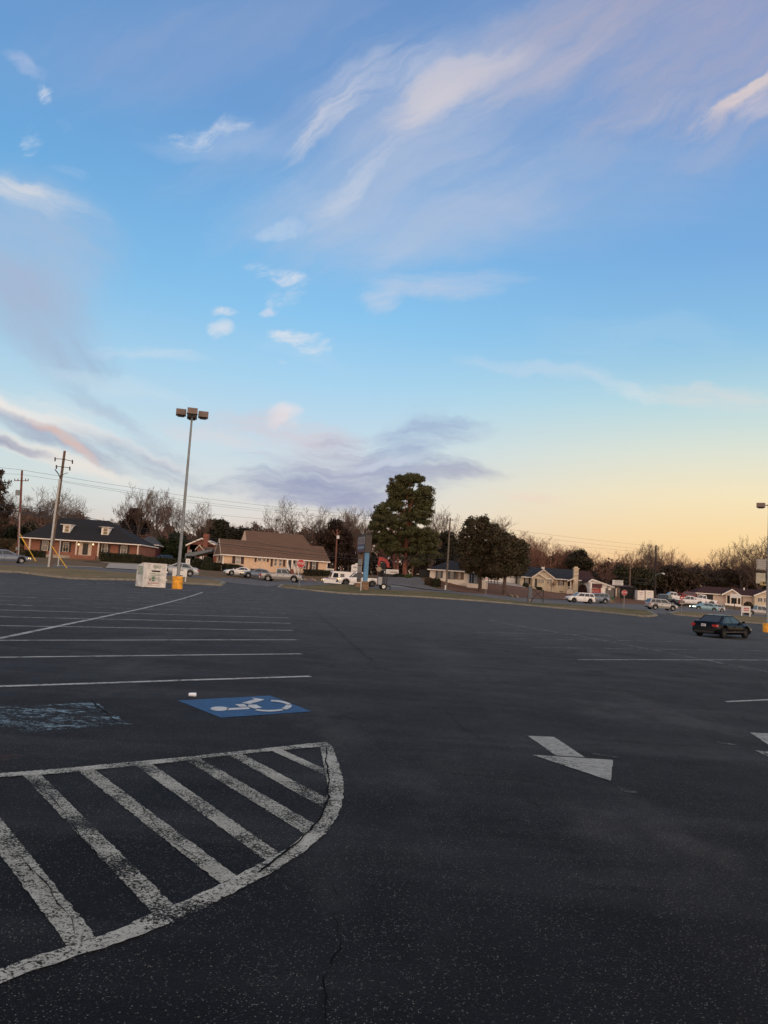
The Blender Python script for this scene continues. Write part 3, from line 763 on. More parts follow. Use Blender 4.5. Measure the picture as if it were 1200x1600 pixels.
# ------------------------------------------------------------------ vehicles
M_GLASS = pbr('car_glass', (0.018, 0.022, 0.026), 0.06, spec=0.7, var=0)
M_TYRE = pbr('tyre_rubber', (0.010, 0.010, 0.011), 0.85, spec=0.2, var=0)
M_RIM = pbr('alloy_rim', (0.30, 0.31, 0.32), 0.35, metal=0.6, var=0)
M_RIMD = pbr('dark_rim', (0.05, 0.05, 0.055), 0.4, metal=0.5, var=0)
M_BLACKPL = pbr('black_plastic', (0.012, 0.012, 0.013), 0.6, var=0)
M_TAIL = pbr('tail_lamp_red', (0.26, 0.006, 0.008), 0.2, spec=.3, var=0, emit=(1, 0.03, 0.03), estr=0.05)
M_LAMP = pbr('lamp_glass', (0.45, 0.46, 0.48), 0.12, var=0)
M_LAMPON = pbr('lit_headlamp', (0.9, 0.85, 0.7), 0.3, var=0, emit=(1.0, 0.88, 0.62), estr=7.0)
M_AMBER = pbr('amber_lamp', (0.8, 0.4, 0.1), 0.3, var=0, emit=(1.0, 0.62, 0.25), estr=2.2)
M_PLATE = pbr('number_plate', (0.62, 0.60, 0.60), 0.5, var=0.1, vscale=20)
M_PLATETXT = pbr('plate_lettering', (0.10, 0.09, 0.14), 0.5, var=0)
M_CHROME = pbr('chrome', (0.55, 0.56, 0.58), 0.2, metal=0.9, var=0)
def paintm(name, col, rough=0.22, metal=0.25):
    return pbr('paint_' + name, col, rough, metal=metal, spec=0.6, var=0.04, vscale=2.0)
P_BLACK = pbr('paint_black', (0.0022, 0.003, 0.0055), 0.26, spec=0.12, var=0)
P_WHITE = paintm('white', (0.70, 0.68, 0.66), 0.35, 0.0)
P_SILVER = paintm('silver', (0.34, 0.33, 0.32), 0.3, 0.4)
P_BLUEGREY = paintm('blue_grey', (0.15, 0.18, 0.23), 0.3, 0.3)
P_GREY = paintm('grey', (0.12, 0.135, 0.16), 0.3, 0.3)
P_TEAL = paintm('pale_teal', (0.20, 0.33, 0.38), 0.3, 0.2)
P_LSILVER = paintm('light_silver', (0.36, 0.38, 0.40), 0.3, 0.3)
P_DARK = paintm('charcoal', (0.025, 0.03, 0.04), 0.25, 0.2)
P_RED = paintm('dark_red', (0.14, 0.010, 0.012), 0.3, 0.0)

def lerp_tab(tab, x):
    for (a, va), (b, vb) in zip(tab[:-1], tab[1:]):
        if x <= b:
            k = (x - a) / (b - a) if b > a else 0
            k = max(0, min(1, k)); return va + (vb - va) * k
    return tab[-1][1]

VK = {
 # L, W, top line (x from rear -> front as fraction of L), cabin (bottom rear, top rear, top front, bottom front), belt z, roof z
 'sedan': dict(L=4.80, W=1.88, top=[(0, .62), (.008, .80), (.022, .97), (.05, 1.05), (.12, 1.07), (.20, 1.03), (.30, .96), (.68, .94), (.72, .93), (.86, .84), (.95, .72), (.985, .60), (1, .48)],
               cab=(.105, .27, .52, .745), belt=.95, roof=1.49, wheels=(.205, .80), r=.335, zb=.22),
 'suv': dict(L=4.60, W=1.86, top=[(0, .75), (.02, 1.0), (.05, 1.06), (.25, 1.08), (.66, 1.06), (.72, 1.06), (.88, .98), (.96, .86), (1, .60)],
             cab=(.015, .085, .58, .745), belt=1.05, roof=1.68, wheels=(.20, .80), r=.36, zb=.27),
 'hatch': dict(L=4.2, W=1.76, top=[(0, .70), (.02, .92), (.06, .98), (.25, .98), (.68, .93), (.76, .92), (.9, .82), (.97, .68), (1, .50)],
               cab=(.02, .12, .56, .79), belt=.93, roof=1.46, wheels=(.19, .81), r=.32, zb=.21),
 'coupe': dict(L=4.4, W=1.78, top=[(0, .72), (.02, .92), (.06, .97), (.2, .96), (.6, .90), (.70, .90), (.86, .80), (.96, .66), (1, .50)],
               cab=(.10, .30, .47, .70), belt=.90, roof=1.33, wheels=(.19, .80), r=.34, zb=.19),
 'pickup': dict(L=5.75, W=1.98, top=[(0, .85), (.01, 1.10), (.03, 1.13), (.36, 1.13), (.37, 1.13), (.70, 1.12), (.74, 1.12), (.90, 1.08), (.975, .98), (1, .65)],
                cab=(.365, .395, .60, .725), belt=1.11, roof=1.88, wheels=(.20, .815), r=.42, zb=.36, bed=(.02, .345)),
}
def wheel(parent, x, y, r, side, rim=M_RIM):
    wm = MB(); n = 20; w_ = .22
    prof = [(r * .60, 0.5), (r * .93, 0.5), (r, .38), (r, -.38), (r * .93, -.5), (r * .60, -.5)]
    for j in range(n):
        th = 2 * math.pi * j / n
        for rr, q in prof: wm.v.append((rr * math.cos(th), q * w_, rr * math.sin(th)))
    m_ = len(prof)
    for j in range(n):
        for k in range(m_ - 1):
            wm.f.append((j * m_ + k, j * m_ + k + 1, ((j + 1) % n) * m_ + k + 1, ((j + 1) % n) * m_ + k))
    wo = wm.build('wheel', M_TYRE, parent, smooth=True, loc=(x, y, r))
    rm = MB(); yo = .06 * side
    rm.tube([(0, -yo * .2, 0), (0, yo, 0)], r * .16, 10)
    for k in range(5):
        a = 2 * math.pi * k / 5
        d = Vector((math.cos(a), 0, math.sin(a))); p = Vector((-d.z, 0, d.x))
        b = [d * r * .1 + p * r * .10, d * r * .60 + p * r * .13, d * r * .60 - p * r * .13, d * r * .1 - p * r * .10]
        rm.prism([q + Vector((0, yo * .7, 0)) for q in b], (0, yo * .5, 0))
    ring = []
    for j in range(n):
        th = 2 * math.pi * j / n
        ring.append((math.cos(th), math.sin(th)))
    i0 = len(rm.v)
    for c, s_ in ring:
        rm.v += [(r * .52 * c, yo * .95, r * .52 * s_), (r * .64 * c, yo * 1.25, r * .64 * s_)]
    for j in range(n):
        a, b = i0 + 2 * j, i0 + 2 * ((j + 1) % n); rm.f.append((a, a + 1, b + 1, b))
    rm.build('rim', rim, wo)
    hb = MB(); hb.tube([(0, -yo * .3, 0), (0, yo * .35, 0)], r * .60, 16); hb.build('brake_disc', M_BLACKPL, wo)
    return wo

def body_mesh(sp):
    L, W = sp['L'], sp['W']; r = sp['r']; zb = sp['zb']
    wx = [(f - .5) * L for f in sp['wheels']]
    ra = r * 1.20
    xs = set(np.linspace(-L / 2, L / 2, 25).tolist()) | {(a - .5) * L for a, _ in sp['top']}
    for x in wx:
        for k in range(-6, 7): xs.add(x + ra * math.sin(k / 6 * math.pi / 2))
    bed = sp.get('bed')
    if bed:
        for b in bed: xs |= {(b - .5) * L, (b - .5) * L + .012}
    xs = sorted(xs); xs = [x for i, x in enumerate(xs) if i == 0 or x - xs[i - 1] > .008]
    mb = MB(); rows = 0
    for x in xs:
        f = x / L + .5
        zt = lerp_tab(sp['top'], f)
        w_ = W / 2 * (1 - .17 * max(0, (abs(f - .5) - .34) / .16) ** 2.4)
        z0 = zb + (.10 * max(0, (abs(f - .5) - .40) / .10))
        arch = 0
        for c in wx:
            if abs(x - c) < ra: arch = max(arch, r + math.sqrt(max(0, ra * ra - (x - c) ** 2)))
        zl = max(z0, arch)
        dip = 0
        if bed and (bed[0] - .5) * L + .006 < x < (bed[1] - .5) * L + .006: dip = .45
        zm = zl + (zt - zl) * .55
        half = [(w_ * .55, zl), (w_ * .93, zl), (w_ * (.985 if not arch else .99), zl + min(.10, (zt - zl) * .25)), (w_ * 1.0, zm), ((w_ * .965, zt - .07) if bed else (w_ * .955, zt - .12)), (w_ * (.90 if bed else .885), zt - (.0 if bed else .03)), (w_ * .86, zt), (w_ * .845, zt - dip), (0, zt - dip + (0.015 if not dip else 0))]
        row = [(x, -a, b) for a, b in half] + [(x, a, b) for a, b in half[-2::-1]]
        mb.v += row; rows += 1
    m_ = 17
    for i in range(rows - 1):
        for j in range(m_ - 1):
            mb.f.append((i * m_ + j, (i + 1) * m_ + j, (i + 1) * m_ + j + 1, i * m_ + j + 1))
    mb.f.append(tuple(range(m_))); e = (rows - 1) * m_; mb.f.append(tuple(range(e, e + m_))[::-1])
    return mb

def car(kind, name, label, cat, loc, yaw, paint, group=None, rim=M_RIM, lamps=M_LAMP, tail=M_TAIL, plate=True, cabin4=True, trim=None, dims=None):
    sp = dict(VK[kind]);
    if dims: sp.update(dims)
    L, W = sp['L'], sp['W']
    root = thing(name, label, cat, loc, yaw, group)
    # pitch/roll with the slope of the ground
    ca, sa = math.cos(yaw), math.sin(yaw)
    zf = T(loc[0] + ca * 1.4, loc[1] + sa * 1.4); zr = T(loc[0] - ca * 1.4, loc[1] - sa * 1.4)
    root.location.z = (zf + zr) / 2 + 0.015; root.rotation_euler = (0, -math.atan2(zf - zr, 2.8), yaw)
    body_mesh(sp).build('body', paint, root, smooth=True)
    ub = MB(); ub.box(-L * .44, L * .44, -W * .40, W * .40, sp['zb'] + .01, sp['belt'] * .72); ub.build('chassis', M_BLACKPL, root)
    c = [(f - .5) * L for f in sp['cab']]; zb_, zr_ = sp['belt'] - .03, sp['roof']
    wb, wt = W / 2 * .90, W / 2 * .70
    A = Vector((c[0], -wb, zb_)); B = Vector((c[3], -wb, zb_)); C_ = Vector((c[2], -wt, zr_ - .05)); D_ = Vector((c[1], -wt, zr_ - .05))
    def mir(v): return Vector((v.x, -v.y, v.z))
    cb = MB()
    cb.quad(A, B, C_, D_); cb.quad(mir(B), mir(A), mir(D_), mir(C_)); cb.quad(B, mir(B), mir(C_), C_); cb.quad(mir(A), A, D_, mir(D_))
    # crowned roof
    nx_ = 6
    for i in range(nx_ + 1):
        k = i / nx_; x = D_.x + (C_.x - D_.x) * k
        zz_ = zr_ - .05 + .05 * (1 - (2 * k - 1) ** 2) ** .5
        cb.v += [(x, -wt, zr_ - .05), (x, -wt * .86, zz_ - .008), (x, 0, zz_), (x, wt * .86, zz_ - .008), (x, wt, zr_ - .05)]
    i0 = len(cb.v) - 5 * (nx_ + 1)
    for i in range(nx_):
        for j in range(4): cb.f.append((i0 + i * 5 + j, i0 + (i + 1) * 5 + j, i0 + (i + 1) * 5 + j + 1, i0 + i * 5 + j + 1))
    cb.build('cabin', paint, root, smooth=True)
    def pane(a, b, c2, d, u0, u1, v0, v1, name='window', inset=.012, u0t=None, u1t=None):
        u0t = u0 if u0t is None else u0t; u1t = u1 if u1t is None else u1t
        def bl(u_, v_): return (a.lerp(b, u_)).lerp(d.lerp(c2, u_), v_)
        n = (b - a).cross(d - a).normalized()
        pts = [bl(u0, v0) + n * inset, bl(u1, v0) + n * inset, bl(u1t, v1) + n * inset, bl(u0t, v1) + n * inset]
        m2 = MB(); m2.prism(pts, n * -.01); m2.build(name, M_GLASS, root)
    pane(B, mir(B), mir(C_), C_, .06, .94, .06, .93, 'windscreen')
    pane(mir(A), A, D_, mir(D_), .08, .92, .14 if kind == 'suv' else .08, .90, 'rear_window')
    for a, b, c2, d, fl in ((A, B, C_, D_, 0), (mir(B), mir(A), mir(D_), mir(C_), 1)):
        if kind == 'pickup':
            segs = [(.07, .42), (.47, .93)] if cabin4 else [(.14, .82)]
        elif kind == 'coupe': segs = [(.22, .43), (.46, .90)]
        elif kind == 'suv': segs = [(.05, .26), (.29, .56), (.59, .93)]
        else: segs = [(.10, .17), (.19, .49), (.52, .90)] if kind == 'sedan' else [(.06, .20), (.23, .52), (.55, .92)]
        for u0, u1 in segs:
            if fl: pane(a, b, c2, d, 1 - u1, 1 - u0, .10, .84)
            else: pane(a, b, c2, d, u0, u1, .10, .84)
    for sx in sp['wheels']:
        for s in (-1, 1): wheel(root, (sx - .5) * L, s * (W / 2 - .13), sp['r'], s, rim)
    for s in (-1, 1):
        zt_r = lerp_tab(sp['top'], .03); zt_f = lerp_tab(sp['top'], .955)
        hl = MB(); hl.prism([(L / 2 - .30, s * W * .465, zt_f - .16), (L / 2 - .055, s * W * .36, zt_f - .20), (L / 2 - .10, s * W * .36, zt_f - .06), (L / 2 - .34, s * W * .465, zt_f - .05)], (0.01, s * .012, 0))
        hl.prism([(L / 2 - .06, s * W * .24, zt_f - .22), (L / 2 - .055, s * W * .43, zt_f - .20), (L / 2 - .09, s * W * .43, zt_f - .06), (L / 2 - .06, s * W * .24, zt_f - .10)], (0.03, 0, 0))
        hl.build('headlight', lamps, root)
        tl = MB()
        hz = zt_r - .10 if kind != 'pickup' else zt_r - .12; hh = .17 if kind != 'pickup' else .34
        if kind == 'pickup': tl.box(-L / 2 - .012, -L / 2 + .14, min(s * W * .395, s * W * .487), max(s * W * .395, s * W * .487), hz - hh, hz)
        else:
            tl.prism([(-L / 2 + .20, s * W * .488, hz - .02), (-L / 2 + .015, s * W * .455, hz - .03), (-L / 2 + .0, s * W * .455, hz - hh), (-L / 2 + .12, s * W * .488, hz - hh)], (0, s * .012, 0))
            tl.prism([(-L / 2 + .0, s * W * .30, hz - .03), (-L / 2 + .0, s * W * .452, hz - .01), (-L / 2 - .005, s * W * .458, hz - hh), (-L / 2 - .005, s * W * .33, hz - hh)], (-0.022, 0, 0))
        tl.build('tail_light', tail, root)
        mr = MB(); mx_ = c[3] - .28
        mr.prism([(mx_, s * (wb + .02), zb_ + .06), (mx_ + .10, s * (wb + .02), zb_ + .06), (mx_ + .07, s * (wb + .20), zb_ + .08), (mx_, s * (wb + .20), zb_ + .08)], (0, 0, .13)); mr.build('mirror', paint if kind != 'pickup' else M_BLACKPL, root)
    if kind == 'pickup':
        bp = MB(); bp.box(-L / 2 - .10, -L / 2 + .02, -W * .46, W * .46, .48, .66); bp.build('rear_bumper', trim or M_CHROME, root); bp = MB(); bp.box(L / 2 - .02, L / 2 + .06, -W * .46, W * .46, .42, .64); bp.build('front_bumper', trim or M_CHROME, root)
    else:
        bp = MB(); bp.box(-L / 2 - .025, -L / 2 + .1, -W * .36, W * .36, sp['zb'] + .10, sp['zb'] + .22); bp.build('rear_bumper_trim', M_BLACKPL, root)
        bp = MB(); bp.box(L / 2 - .12, L / 2 + .012, -W * .36, W * .36, sp['zb'] + .12, sp['zb'] + .26); bp.build('front_bumper_trim', M_BLACKPL, root)
    gr = MB(); zg = lerp_tab(sp['top'], .97); gr.box(L / 2 - .10, L / 2 + .022, -W * .2, W * .2, sp['zb'] + .30, zg - .10); gr.build('grille', M_BLACKPL, root)
    if plate:
        z_ = .90 if kind in ('sedan', 'coupe', 'suv') else .57
        if kind == 'sedan': z_ = .80
        xp = -L / 2 - (.03 if kind != 'pickup' else .115)
        pl = MB(); pl.box(xp, xp + .05, -.155, .155, z_ - .08, z_ + .08); po = pl.build('number_plate', M_PLATE, root)
        tx = MB()
        for k in range(6): tx.box(xp - .006, xp - .001, -.115 + k * .04, -.092 + k * .04, z_ - .035, z_ + .035)
        tx.build('plate_lettering', M_PLATETXT, po)
    # door seams and handles
    for s in (-1, 1):
        y = s * (W / 2 * 1.002)
        if kind == 'pickup': fx = [(c[0] + .12), (c[0] + c[3]) / 2 - .05, c[3] - .05] if cabin4 else [c[0] + .15, c[3] - .05]
        elif kind == 'coupe': fx = [c[1] + .1, c[3] - .1]
        else: fx = [c[0] + (.75 if kind == 'sedan' else .95), (c[0] + c[3]) / 2 + .12, c[3] - .10]
        for x in fx:
            m2 = MB(); m2.box(x - .008, x + .008, y - .006 if s > 0 else y - .004, y + .004 if s > 0 else y + .006, sp['zb'] + .14, zb_ - .12); m2.build('door_seam', M_BLACKPL, root)
        for x in fx[:-1]:
            m2 = MB(); m2.box(x + .10, x + .26, min(y, y + s * .03), max(y, y + s * .03), zb_ - .20, zb_ - .165); m2.build('door_handle', trim or M_BLACKPL, root)
    return root

def yawpx(px, D, a):
    """heading: a = 0 drives to the viewer's right, 90 drives away, 180 to the left, 270 towards the viewer; relative to the view ray"""
    az = math.atan2(*XY(px, D)[:2])
    return R(a) - az
# ------------------------------------------------------------------ the cars in the scene
c = car('sedan', 'parked_car', 'black four-door sedan on the open lot showing its red tail lights', 'car', GD(1128.5, 52), yawpx(1128.5, 52, 62), P_BLACK, rim=M_RIMD)
mb = MB(); mb.tube([(-1.1, 0, 1.36), (-1.2, 0, 1.52)], [.03, .008], 6); mb.build('roof_antenna', M_BLACKPL, c)
mb = MB(); mb.box(-1.35, 1.25, -.935, -.925, .40, .425); mb.build('sill_trim', M_CHROME, c)
VEH = 'cars parked along the far street'
car('coupe', 'parked_car', 'white low coupe parked behind a grey car before the tan house', 'car', GD(373, 112), yawpx(373, 112, 196), P_WHITE, VEH)
car('sedan', 'parked_car', 'grey car between the white coupe and the silver pickup', 'car', GD(401, 110), yawpx(401, 110, 192), P_BLUEGREY, VEH, lamps=M_AMBER)
car('pickup', 'pickup_truck', 'silver extended-cab pickup behind the left stop sign', 'pickup truck', GD(440, 106), yawpx(440, 106, -10), P_SILVER, VEH)
car('sedan', 'passing_car', 'grey car cut by the left edge beside the brown utility pole', 'car', GD(8, 82), yawpx(8, 82, 8), P_BLUEGREY, VEH, lamps=M_AMBER)
car('sedan', 'parked_car', 'pale silver sedan behind the light pole and yellow base', 'car', GD(276, 90), yawpx(276, 90, 184), P_LSILVER, VEH)
car('hatch', 'parked_car', 'dark blue car parked by the hedge at the brick house', 'car', GD(254, 150), yawpx(254, 150, 215), P_DARK, VEH)
car('pickup', 'pickup_truck', 'white pickup with a lit headlight behind the stone-based pylon sign', 'pickup truck', GD(560, 103), yawpx(560, 103, 188), P_WHITE, VEH, lamps=M_AMBER, trim=M_BLACKPL, rim=M_RIMD)
car('suv', 'parked_car', 'white suv with black wheels before the cream house', 'suv', GD(906, 124), yawpx(906, 124, 205), P_WHITE, VEH, rim=M_RIMD, lamps=M_LAMP)
car('suv', 'parked_car', 'blue grey suv just right of the white suv', 'suv', GD(930, 129), yawpx(930, 129, 203), P_BLUEGREY, VEH)
car('suv', 'passing_car', 'silver suv seen from behind left of the yield sign', 'suv', GD(1033, 115), yawpx(1033, 115, 28), P_SILVER, VEH)
car('pickup', 'pickup_truck', 'dark pickup overlapped by the silver suv', 'pickup truck', GD(1040, 132), yawpx(1040, 132, 155), P_DARK, VEH)
car('sedan', 'passing_car', 'pale teal sedan with lit headlights on the right street', 'car', GD(1100, 140), yawpx(1100, 140, 205), P_TEAL, VEH, lamps=M_LAMPON)
car('hatch', 'passing_car', 'silver hatchback with a bright headlight following the teal sedan', 'car', GD(1114, 145), yawpx(1114, 145, 212), P_LSILVER, VEH, lamps=M_LAMPON)
car('pickup', 'pickup_truck', 'silver pickup behind the white notice board at the right edge', 'pickup truck', GD(1186, 132), yawpx(1186, 132, 22), P_SILVER, VEH)
car('pickup', 'pickup_truck', 'white pickup parked high in the yard right of the white containers', 'pickup truck', GD(1050, 172), yawpx(1050, 172, 200), P_WHITE, VEH)
car('pickup', 'pickup_truck', 'white work pickup behind the yield sign', 'pickup truck', GD(1078, 152), yawpx(1078, 152, 186), P_WHITE, VEH)
car('pickup', 'pickup_truck', 'white pickup bed and cab nearest the house with the dark garage', 'pickup truck', GD(1096, 156), yawpx(1096, 156, 190), P_WHITE, VEH)
car('suv', 'parked_car', 'dark red car half hidden behind the white pickups', 'suv', GD(1071, 182), yawpx(1071, 182, 190), P_RED, VEH)

# mail delivery truck
g_ = GD(527, 112)
mt = thing('mail_truck', 'boxy white mail truck parked before the tan house', 'delivery truck', g_, yawpx(527, 112, 192), VEH)
mb = MB(); prof = [(-2.2, .35), (-2.2, 2.02), (-2.1, 2.12), (.75, 2.12), (.95, 1.98), (1.22, 1.12), (1.95, 1.02), (2.18, .85), (2.2, .35)]
mb.prism([(x, -.92, z) for x, z in prof], (0, 1.84, 0)); mb.build('body', P_WHITE, mt)
mb = MB(); mb.prism([(.99, -.78, 1.92), (1.21, -.82, 1.18), (1.21, .82, 1.18), (.99, .78, 1.92)], (.03, 0, .01)); mb.build('windscreen', M_GLASS, mt)
for s in (-1, 1):
    y = s * .922
    mb = MB(); mb.prism([(.15, y, 1.2), (.95, y, 1.2), (.80, y, 1.85), (.15, y, 1.85)], (0, s * .012, 0)); mb.build('window', M_GLASS, mt)
    mb = MB(); mb.prism([(-.75, y, 1.3), (-.15, y, 1.3), (-.15, y, 1.8), (-.75, y, 1.8)], (0, s * .012, 0)); mb.build('window', M_GLASS, mt)
    mb = MB(); mb.box(-2.1, 1.9, min(y, y + s * .008), max(y, y + s * .008), 1.02, 1.07); mb.build('stripe', pbr('mail_red', (.3, .04, .04), .5, var=0), mt)
    mb = MB(); mb.box(-2.1, 1.9, min(y, y + s * .009), max(y, y + s * .009), .94, .99); mb.build('stripe', pbr('mail_blue', (.04, .07, .25), .5, var=0), mt)
    mb = MB(); mb.box(2.16, 2.215, s * .62 - .13, s * .62 + .13, .68, .86); mb.build('headlight', M_AMBER, mt)
    mb = MB(); mb.box(-2.215, -2.18, s * .75 - .09, s * .75 + .09, .7, 1.0); mb.build('tail_light', M_TAIL, mt)
    for x in (-1.25, 1.3): wheel(mt, x, s * .80, .34, s, M_RIMD)
mb = MB(); mb.box(2.19, 2.30, -.85, .85, .38, .52); mb.box(2.16, 2.225, -.4, .4, .62, .84); mb.build('bumper', M_BLACKPL, mt)

# ------------------------------------------------------------------ buildings
M_TRIM = pbr('cream_trim', (0.62, 0.52, 0.42), 0.6, var=0.08)
M_TRIMW = pbr('white_trim', (0.78, 0.72, 0.65), 0.6, var=0.08)
M_PANE = pbr('window_glass', (0.035, 0.040, 0.045), 0.08, spec=0.7, var=0)
M_BLIND = pbr('window_blind', (0.30, 0.28, 0.25), 0.25, spec=0.6, var=0.1)
M_SHUT = pbr('dark_shutter', (0.020, 0.012, 0.012), 0.6, var=0.1)
M_BRICK = mat_brick('red_brick', (0.29, 0.098, 0.054, 1), (0.23, 0.074, 0.042, 1), (0.24, 0.17, 0.13, 1))
M_BRICK2 = mat_brick('dark_red_brick', (0.27, 0.075, 0.045, 1), (0.20, 0.055, 0.035, 1), (0.24, 0.14, 0.10, 1))
M_TAN = mat_siding('peach_siding', (0.74, 0.52, 0.355), 0.2)
M_CREAM = mat_siding('cream_siding', (0.60, 0.50, 0.36), 0.2)
M_WBRICK = mat_brick('white_painted_brick', (0.74, 0.66, 0.57, 1), (0.70, 0.62, 0.53, 1), (0.60, 0.53, 0.46, 1))
M_PINKW = mat_siding('pinkish_siding', (0.58, 0.46, 0.38), 0.25)
M_ROOFD = mat_shingle('dark_shingle', (0.026, 0.026, 0.031))
M_ROOFB = mat_shingle('brown_shingle', (0.165, 0.098, 0.066))
M_ROOFR = mat_shingle('maroon_shingle', (0.060, 0.026, 0.024))
M_ROOFK = mat_shingle('blue_black_shingle', (0.030, 0.033, 0.042))
M_GREYM = pbr('grey_metal', (0.13, 0.15, 0.17), 0.45, metal=0.3)
M_DOOR = pbr('dark_door', (0.015, 0.012, 0.012), 0.4)
M_PORCHL = pbr('porch_lamp_glass', (0.9, 0.7, 0.4), 0.4, var=0, emit=(1.0, 0.75, 0.42), estr=3.0)
M_WHITE = pbr('white_board', (0.74, 0.70, 0.65), 0.5, var=0.06)
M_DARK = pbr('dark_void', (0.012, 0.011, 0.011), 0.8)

class House:
    def __init__(s, name, label, cat, px, py, D, yaw, group=None):
        p = P(px, py, D); s.D = D
        s.root = thing(name, label, cat, p, R(yaw), group)
        s.o = p; s.ax = Vector((math.cos(R(yaw)), math.sin(R(yaw)), 0)); s.ay = Vector((-math.sin(R(yaw)), math.cos(R(yaw)), 0))
    def uv(s, px, py, depth=0.0):
        """local (u, z) where the ray through a photo pixel meets the plane y = depth"""
        d = pdir(px, py); o = Vector((0, 0, EYE)); n = s.ay
        k = (s.o + s.ay * depth - o).dot(n) / d.dot(n)
        q = o + d * k - s.o
        return q.dot(s.ax), q.z
    def u(s, px, py=900, depth=0): return s.uv(px, py, depth)[0]
    def z(s, px, py, depth=0): return s.uv(px, py, depth)[1]
    def part(s, mb, name, mat, parent=None, smooth=False): return mb.build(name, mat, parent or s.root, smooth)
    def box(s, name, mat, *a, parent=None):
        mb = MB(); mb.box(*a); return s.part(mb, name, mat, parent)
    def window(s, u0, u1, z0, z1, y=0.0, mat=M_TRIM, shutters=True, bars=(1, 1), glass=None, sw=None, shut=None):
        t_ = max(.05, (u1 - u0) * .08)
        mb = MB()
        mb.box(u0 - t_, u0, y - .07, y + .02, z0 - t_, z1 + t_); mb.box(u1, u1 + t_, y - .07, y + .02, z0 - t_, z1 + t_)
        mb.box(u0, u1, y - .07, y + .02, z1, z1 + t_); mb.box(u0, u1, y - .09, y + .02, z0 - t_, z0)
        for k in range(bars[0]):
            x = u0 + (u1 - u0) * (k + 1) / (bars[0] + 1); mb.box(x - .02, x + .02, y - .05, y - .015, z0, z1)
        for k in range(bars[1]):
            zz_ = z0 + (z1 - z0) * (k + 1) / (bars[1] + 1); mb.box(u0, u1, y - .055, y - .013, zz_ - .025, zz_ + .025)
        f = s.part(mb, 'window', mat)
        s.box('pane', glass or M_PANE, u0, u1, y - .012, y + .004, z0, z1, parent=f)
        if shutters:
            w_ = sw or (u1 - u0) * .42
            for a, b in ((u0 - t_ - w_, u0 - t_ - .01), (u1 + t_ + .01, u1 + t_ + w_)):
                m2 = MB(); m2.box(a, b, y - .05, y + .01, z0 - .05, z1 + .05)
                for k in range(9):
                    zz_ = z0 + (z1 - z0) * (k + .5) / 9; m2.box(a + .04, b - .04, y - .062, y - .048, zz_ - .03, zz_ + .03)
                s.part(m2, 'shutter', shut or M_SHUT)
        return f
    def wpx(s, x0, y0, x1, y1, y=0.0, **k):
        a = s.uv(x0, (y0 + y1) / 2, y)[0]; b = s.uv(x1, (y0 + y1) / 2, y)[0]
        z1 = s.uv((x0 + x1) / 2, y0, y)[1]; z0 = s.uv((x0 + x1) / 2, y1, y)[1]
        return s.window(a, b, z0, z1, y, **k)
    def hip(s, name, mat, u0, u1, y0, y1, ze, zr, r0, r1, th=.18, parent=None):
        """hip / gable roof with ridge from r0 to r1 along u"""
        ym = (y0 + y1) / 2; mb = MB()
        e = [(u0, y0, ze), (u1, y0, ze), (u1, y1, ze), (u0, y1, ze)]
        a, b = (r0, ym, zr), (r1, ym, zr)
        mb.quad(e[0], e[1], b, a); mb.quad(e[2], e[3], a, b); mb.tri(e[3], e[0], a); mb.tri(e[1], e[2], b)
        o = s.part(mb, name, mat, parent)
        m2 = MB(); lo = ze - th
        m2.box(u0, u1, y0 - .02, y0 + .10, lo, ze - .004); m2.box(u0, u0 + .1, y0 + .1, y1 - .1, lo, ze - .004); m2.box(u1 - .1, u1, y0 + .1, y1 - .1, lo, ze - .004); m2.box(u0, u1, y1 - .1, y1, lo, ze - .004)
        m2.quad((u0, y0, lo + .02), (u0, y1, lo + .02), (u1, y1, lo + .02), (u1, y0, lo + .02))
        s.part(m2, 'eaves', M_TRIMW, o)
        return o
    def gable_y(s, u0, u1, um, y0, y1, ze0, ze1, zr, mat, wall, zbase=None, trim=M_TRIMW, over=.3, name='roof', tk=.22):
        """gable facing the viewer: ridge runs away at um"""
        mb = MB(); t_ = .16
        L0 = Vector((u0, y0 - over, ze0)); Rr = Vector((u1, y0 - over, ze1)); A = Vector((um, y0 - over, zr)); off = Vector((0, y1 - y0 + over, 0)); dn = Vector((0, 0, -t_))
        mb.prism([L0, A, A + dn, L0 + dn], off); mb.prism([A, Rr, Rr + dn, A + dn], off)
        o = s.part(mb, name, mat)
        m2 = MB(); f = Vector((0, -.05, 0)); d2 = Vector((0, 0, -tk)); up = Vector((0, 0, .012))
        m2.prism([L0 + up + f, A + up + f, A + d2 + f, L0 + d2 + f], (0, .045, 0)); m2.prism([A + up + f, Rr + up + f, Rr + d2 + f, A + d2 + f], (0, .045, 0))
        s.part(m2, 'barge_board', trim, o)
        if wall is not None:
            m3 = MB(); zb_ = zbase if zbase is not None else min(ze0, ze1)
            k0 = over * 1.0
            sl0 = (zr - ze0) / (um - u0); sl1 = (zr - ze1) / (u1 - um)
            a0, a1 = u0 + k0, u1 - k0
            pts = [(a0, y0, zb_), (a1, y0, zb_), (a1, y0, ze1 + sl1 * k0 - t_), (um, y0, zr - t_), (a0, y0, ze0 + sl0 * k0 - t_)]
            m3.prism(pts, (0, (y1 - y0) * .96, 0)); s.part(m3, 'gable_wall', wall)
        return o
def zline(h, px, py, depth=0): return h.uv(px, py, depth)[1]

